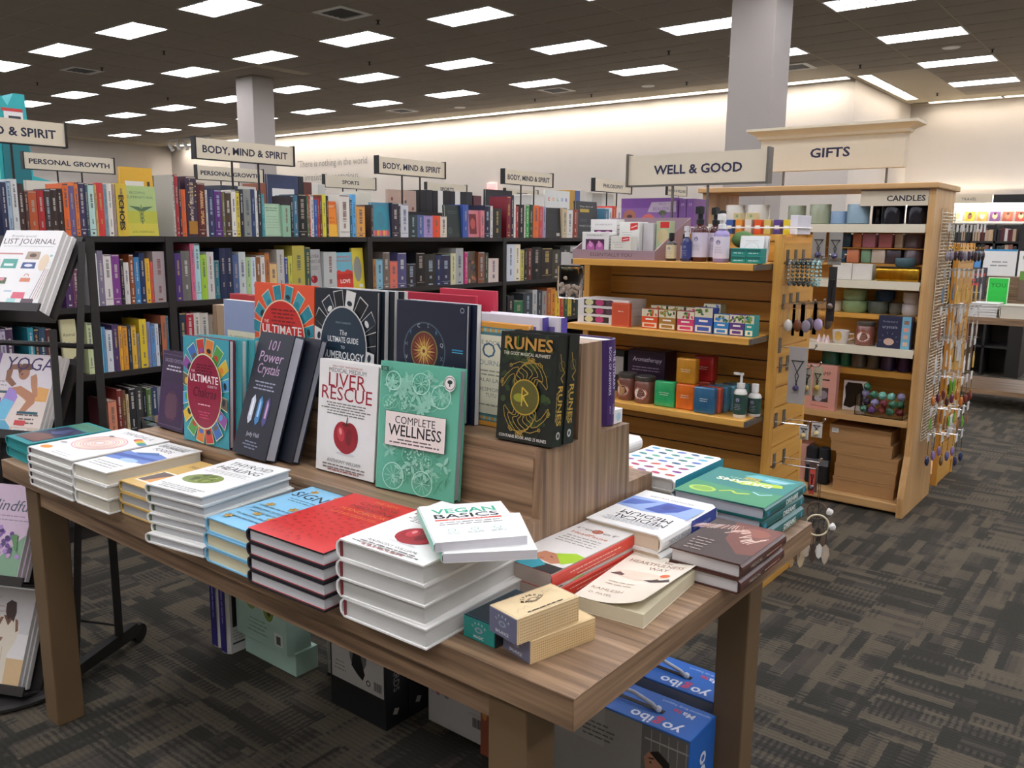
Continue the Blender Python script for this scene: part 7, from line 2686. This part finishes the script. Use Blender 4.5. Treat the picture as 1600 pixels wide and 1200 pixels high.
def tarot_side(p, d, h):
    p.text('TAROT CARDS', .032, h * .55, .026, '#8a8884', width=.2, rot=-math.pi / 2)
    p.text('TAROT CARDS', .105, h * .62, .026, '#6a6864', width=.2, rot=-math.pi / 2)
    for i in range(3):
        p.poly([(.03 + .05 * i, h * .12), (.036 + .05 * i, h * .16), (.046 + .05 * i, h * .15), (.042 + .05 * i, h * .11)], '#8a8884')
for k in range(2):
    carton(-1.815 + .002 * k, 1.455 + .086 * k, .0005, .232, .083, .33, '#121214', ['black tarot cards box on the floor, front of two', 'black tarot cards box on the floor, rear of two'][k], tarot_back if k == 0 else None, lambda p, d, h: (p.text('TAROT CARDS', d * .35, h * .62, .032, '#8a8884', width=.2, rot=-math.pi / 2), p.poly([(d * .3, h * .12), (d * .4, h * .17), (d * .6, h * .15), (d * .5, h * .1)], '#9a9894')), 'tarot card boxes')
carton(-1.56, 1.66, .0005, .11, .07, .28, '#101012', 'black box lying dark behind the tarot boxes', None, None)
def stones_back(p, w, h):
    rn = random.Random(6)
    for i in range(14):
        p.ell(w * (.1 + .08 * (i % 5)), h * (.72 - .1 * (i // 5)), .011, .014, rn.choice(['#8a5a6a', '#3a3a3c', '#a9a6a2', '#6a6a6c', '#2a2a2c']), n=12)
    p.rect(w * .48, h * .55, w * .66, h * .8, '#7a4a50')
    p.lines(w * .7, w * .95, h * .8, 6, .016, '#9a9894', .003)
    for i in range(7):
        p.rect(w * .8 + .005 * i, h * .22, w * .8 + .005 * i + .003, h * .36, '#3a3a3c')
carton(-1.535, 1.572, .0005, .207, .03, .2, '#b5b4b2', 'white boxed kit with stone pictures standing under the table', stones_back, None)
carton(-1.318, 1.545, .0005, .175, .026, .3, '#16302e', 'dark green boxed kit with orange edge beside the front leg', lambda p, w, h: (p.rect(0, 0, w * .16, h, '#8a4a34'), p.up(), p.ell(w * .08, h * .5, .012, .05, '#b57a3a'), p.rect(w * .55, h * .1, w * .85, h * .2, '#a9a8a4'), p.lines(w * .3, w * .9, h * .7, 3, .02, '#2a5450', .004)), None)

def bag_top(p, w, d):
    q = Print()
    q.words([('yo', '#d6dce6'), ('g', '#c23a5a'), ('ibo', '#d6dce6')], -.085, 0, .046, .02, .06)
    q.words([('Ma', '#d6dce6'), ('te', '#c23a5a')], -.085, -.062, .026, .02, .06)
    q.text('Inspirational Body Support', -.12, -.08, .012, '#a9c0e0', 'L')
    p.v += [(w * .5 - x, d * .42 - y - .02, z) for x, y, z in q.v]
    p.f += q.f
    p.c += q.c
def man(p, w, h):
    X_ = lambda a: [(w * x, h * y) for x, y in a]
    p.rect(.002, 0.002, w - .002, h - .004, '#8f8b84')
    p.rect(w * .7, .002, w - .002, h - .004, '#68655f')
    p.rect(.002, h * .6, w * .45, h - .004, '#9a968f')
    for i in range(5):
        p.rect(w * .72, h * (.1 + .19 * i), w - .002, h * (.115 + .19 * i), '#a9a59c')
        p.rect(w * (.76 + .055 * i), .002, w * (.765 + .055 * i), h - .01, '#9a968e')
    p.lines(w * .3, w * .56, h * .8, 4, .012, '#55524c', .004, align='L')
    p.poly(X_([(.5, .01), (.52, .36), (.6, .44), (.72, .5), (.84, .44), (.9, .3), (.9, .01)]), '#3a2f86')
    p.poly(X_([(.78, .01), (.79, .4), (.9, .38), (.93, .01)]), '#c9c6c2')
    p.ell(w * .79, h * .63, .026, .036, '#a3735a', n=20, rot=.25)
    p.poly(X_([(.755, .75), (.81, .79), (.88, .72), (.9, .58), (.87, .48), (.845, .54), (.84, .66), (.79, .71)]), '#1f1815')
    p.poly(X_([(.735, .55), (.79, .54), (.85, .48), (.81, .44), (.75, .47)]), '#33241d')
    p.ell(w * .763, h * .655, .003, .0025, '#1f1815')
    p.line(X_([(.75, .69), (.785, .7)]), .003, '#1f1815')
    p.line(X_([(.74, .555), (.765, .55)]), .003, '#d6c0b4')
    p.poly(X_([(0.01, .01), (.01, .16), (.3, .02)]), '#1f4fa8')
for k, (x, y) in enumerate(((-1.135, 1.572), (-1.155, 1.752))):
    w, d, h = .4, .132, .262
    t = thing('carry_box', ['blue carry box with white rope handle, front of two under the table', 'blue carry box with white rope handle, rear of two under the table'][k], 'box', (x, y, .0005), 0, 'blue carry boxes')
    MB().bev((0, 0, 0), (w, d, h), .002).build('body', M_COVER, t, col='#1f62b4')
    p = Print(.0006)
    bag_top(p, w + .16, d)
    p.v = [(min(x_, w - .004), y_, z_) for x_, y_, z_ in p.v]
    p.build('top_print', t, face((0, 0, h), (1, 0, 0), (0, 1, 0)))
    MB().box((.06, d * .45, h), (w - .1, d * .55, h + .0008)).build('handle_slot', M_BLACK, t)
    MB().tube([(.12, d * .5, h - .004), (.15, d * .5, h + .02), (.22, d * .5, h + .022), (.27, d * .48, h + .012), (.285, d * .47, h + .003)], .005, 7).build('rope_handle', M_FABRIC, t, smooth='all', col='#b9bcc4')
    MB().ball((.287, d * .47, h + .006), .008, 8, 6).build('knot', M_FABRIC, t, col='#c9ccd2')
    p = Print(.0006)
    if k == 0:
        man(p, w, h)
    else:
        p.rect(.004, .004, w - .004, h - .004, '#8f8b84')
    p.build('front_print', t, face((0, 0, 0), (1, 0, 0), (0, 0, 1)))
    p = Print(.0006)
    q = Print(.0006)
    q.words([('yo', '#d6dce6'), ('g', '#c23a5a'), ('ibo', '#d6dce6')], 0, 0, .062, .02, .06)
    p.v = [(d * .62 - y_, .03 + x_, z_) for x_, y_, z_ in q.v]
    p.f, p.c = q.f, q.c
    p.build('side_print', t, face((w, 0, 0), (0, 1, 0), (0, 0, 1)))

# ---------------------------------------------------------------- far left display, far right table, shelves and magazine wall
t = thing('cardboard_display', 'tall teal cardboard display rising behind the bookcases at far left', 'display stand', (-9.2, 3.3, 0))
MB().prism([(0, 0), (.85, 0), (.85, 1.75), (.42, 1.86), (.4, 2.62), (.3, 2.62), (.24, 2.5), (.17, 2.62), (0, 2.62)], 'X', 0, .25).build('body', M_PAINT, t, col='#2aa6a6')
MB().box((.25, .02, 1.0), (.262, .12, 2.3)).build('side_strip', M_PAINT, t, col='#7fd0cc')
MB().box((.25, .16, 1.0), (.262, .4, 2.3)).build('panel', M_PAINT, t, col='#14696e')
MB().box((.25, .52, 1.0), (.262, .62, 1.8)).build('side_strip', M_PAINT, t, col='#7fd0cc')
p = Print(.002)
p.rect(.2, 2.36, .37, 2.47, '#e0dcd6')
p.rect(.18, 2.45, .37, 2.48, '#c23a34')
p.up().rect(.24, 2.38, .35, 2.41, '#3a3a3a')
p.lines(.16, .38, 2.31, 3, .04, '#a9dcd8', .018)
p.build('header_print', t, face((.251, 0, 0), (0, 1, 0), (0, 0, 1)))

t = thing('display_table', 'far display table with stacked and standing books at right', 'table', (-.6, 7.95, 0))
MB().bev((-.95, -.45, .69), (.95, .45, .745), .003).build('tabletop', M_LAMX, t)
for sx_ in (-1, 1):
    for sy_ in (-1, 1):
        MB().bev((sx_ * .85 - .035, sy_ * .38 - .035, 0), (sx_ * .85 + .035, sy_ * .38 + .035, .69), .003).build('leg', M_TAUPE, t)
MB().box((-.85, -.35, .12), (.85, .35, .16)).build('lower_shelf', M_LAMX, t)
n = 0
for x, w, cnt, c, pg in ((-1.48, .13, 4, '#cfc9b8', '#d6cfae'), (-1.33, .2, 5, '#dcd9d2', '#d9d6d0'), (-1.11, .2, 1, '#c9c2b0', '#cfc8b5'), (-.89, .2, 4, '#d3d0ca', '#d0cdc6')):
    for k in range(cnt):
        h_ = .021 if cnt > 1 else .1
        book(FLAT(x, 7.52, .7455 + k * (h_ + .0006), 1 if k % 2 else -.5), w, .26, h_, 'pale book on the far table, %s from the bottom of the %s pile' % (nth(k + 1), nth([-1.48, -1.33, -1.11, -.89].index(x) + 1)), c, pg, True, group='piles on the far table')
def you(p, w, h):
    p.text('YOU', w * .5, h * .74, .05, '#0f7a24', width=w * .74, bold=.02)
    for i in range(3):
        p.text(['IMMORTAL', 'HEALTH', 'DIET'][i] if 0 else ['WITHOUT', 'SUGAR', 'CRASH'][i], w * .5, h * (.56 - .14 * i), .034, '#1fa834', width=w * .8, bold=.01)
    p.frame(0, 0, w, h, .006, '#d6e6c9')
t = thing('display_riser', 'low wooden riser on the far table', 'display riser', (-.75, 8.05, .7455))
MB().box((-.72, -.14, .0), (.72, .14, .11)).build('riser_block', M_LAMX, t)
MB().box((-.72, .02, .11), (.72, .14, .3)).build('riser_block', M_LAMX, t)
def farbook(x, y, z, w, h, col, lab, fr):
    book(STAND(x, y, z + .003, 0, 5), w, h, .02, lab, col, '#d6d2c8', True, front=fr, front_off='stand')
farbook(-1.265, 7.815, .743, .15, .0 + .3, '#19b53a', 'bright green face-out book on the far table', you)
farbook(-1.46, 7.925, .8565, .16, .26, '#33333a', 'dark grey book with red lettering on the far table', lambda p, w, h: (p.text('THOUGHT', w * .55, h * .72, .034, '#d9402f', width=w * .8, bold=.02), p.text('AS', w * .4, h * .56, .034, '#d9402f', bold=.02), p.text('LIFE', w * .45, h * .4, .04, '#d9402f', width=w * .5, bold=.02), p.lines(w * .2, w * .8, h * .2, 1, .01, '#b9b9b9', .006)))
farbook(-1.06, 7.925, .8565, .17, .24, '#6a5444', 'brown and green book behind the bright green one', lambda p, w, h: p.rect(0, h * .7, w, h, '#5f8a34'))
farbook(-.95, 7.86, .8565 - .11, .17, .27, '#1c1a1a', 'black face-out book with orange title on the far table', lambda p, w, h: (p.text('FAST', w * .5, h * .6, .05, '#e0a03a', width=w * .8, bold=.02), p.lines(w * .15, w * .85, h * .45, 2, .02, '#b59a3a', .008)))
farbook(-1.36, 8.09, 1.046, .24, .22, '#d9d6d0', 'white face-out book on the far riser, left one', lambda p, w, h: (p.lines(w * .2, w * .8, h * .5, 2, .03, '#8a8884', .01), p.rect(0, h * .93, w, h, '#2f86b5')))
farbook(-1.1, 8.09, 1.046, .22, .21, '#dddad4', 'white face-out book with green dot on the far riser', lambda p, w, h: (p.ell(w * .2, h * .75, .022, .022, '#7fb53a'), p.lines(w * .2, w * .9, h * .45, 3, .02, '#a9a6a0', .006)))
farbook(-1.53, 8.09, 1.046, .15, .2, '#23467a', 'blue face-out book on the far riser at left', lambda p, w, h: p.rect(w * .7, 0, w, h, '#4a8ac0'))
t = thing('bookcase', 'low black bookcase in the distance at right', 'bookcase', (-1.75, 9.5, 0))
for xx in (-.22, .0, .22, .44):
    MB().box((xx, 0, 0), (xx + .02, .4, 1.49)).build('side_panel', M_BLACKWOOD, t)
for z in (.3, .6, .9, 1.17, 1.33):
    MB().box((-.2, 0, z - .02), (.44, .4, z)).build('shelf', M_BLACKWOOD, t)
MB().box((-.2, .38, .0), (.44, .4, 1.49)).build('back_panel', M_BLACKWOOD, t)
MB().box((.46, .0, 0), (.56, .4, 1.5)).build('end_panel', M_BLACKWOOD, t)
rn = random.Random(3)
far = []
for z in (1.17, 1.33):
    y = -1.94
    while y < -1.34:
        w_ = rn.uniform(.015, .04)
        if any(abs(y + w_ / 2 - q) < w_ / 2 + .014 for q in (-1.96, -1.74, -1.52, -1.3)):
            y += .012
            continue
        far.append((y, 9.52, z + .0005, .14, w_, rn.uniform(.1, .128), rn.choice(['b59a7f', '2a2024', '8a5a4a', 'd6cfc4', '5a1f24', 'c9a884', '3a3a34', 'a9b59a']), 'X'))
        y += w_ + .002
stuff_books('shelved_books', far, 'small books in the distant low black bookcase')
# magazine wall
t = thing('magazine_wall', 'brightly lit magazine wall fixture at far right', 'magazine rack', (-3.2, 21.75, 0))
MB().box((-2.2, -.05, 0), (5.2, .0, 2.3)).build('back_panel', M_FIXT, t)
for k in range(4):
    z = .35 + .45 * k
    MB().prism([(-.45 + .08 * k, z - .03), (-.05, z + .0), (-.05, z + .03), (-.45 + .08 * k, z)], 'X', -2.2, 5.2).build('tier', M_FIXT, t)
MB().box((-2.2, -.22, 2.06), (5.2, -.18, 2.12)).build('lamp_strip', mat_emit('shelf_lamp', '#fff4e0', 9), t)
for k in range(8):
    MB().box((-2.2 + .93 * k, -.3, 2.12), (-2.2 + .93 * k + .91, -.27, 2.3)).build('header_panel', M_SIGN if k % 2 else M_SIGNEDGE, t)
p = Print(.003)
for k in range(1, 8, 2):
    p.text(['TRAVEL', 'SPORTS', 'FOOD', 'HOME'][k // 2], -2.2 + .93 * k + .45, 2.18, .09, '#4a4a4c')
p.build('lettering', t, face((0, -.3, 0), (1, 0, 0), (0, 0, 1)))
MAGC = ['#d9a04a', '#c2402f', '#3f7fa8', '#e0c23a', '#b5583f', '#6a9a5a', '#d6cfc4', '#7a4a86', '#e0d6c8', '#a8402f']
mg = MB().box((0, 0, 0), (.2, .012, .27)).mesh('magazine_body', M_COVER)
arts = []
for a in range(6):
    p = Print(.001)
    rr = random.Random(a)
    p.rect(.01, .21, .19, .255, '#e6ddd0')
    p.ell(.1, .11, .05, .07, rr.choice(['#b5805f', '#d9b48a', '#8a5a44', '#c9c4b4']))
    p.up().ell(.1, .16, .03, .03, rr.choice(['#5a3a2a', '#c9a06a', '#2a2220']))
    p.lines(.02, .09, .06, 3, .02, '#55504c', .007)
    arts.append(p.build('cover_print', None, face((0, 0, 0), (1, 0, 0), (0, 0, 1))))
for k in range(4):
    for j in range(17):
        c = MAGC[(j * 7 + k * 3) % 10]
        o = link('magazine', mg, None, c)
        o.location = (-3.2 - 1.4 + .25 * j, 21.75 - .4 + .08 * k, .35 + .45 * k + .035)
        o.rotation_euler = (R(-12), 0, 0)
        tag(o, '%s magazine on the far lit wall, %s along tier %s from below' % (cname(c[1:]), nth(j + 1), nth(k + 1)), 'magazine', 'magazines on the far wall')
        q = arts[(j + k) % 6].copy()
        COL.objects.link(q)
        q.parent = o
for a in arts:
    bpy.data.objects.remove(a)
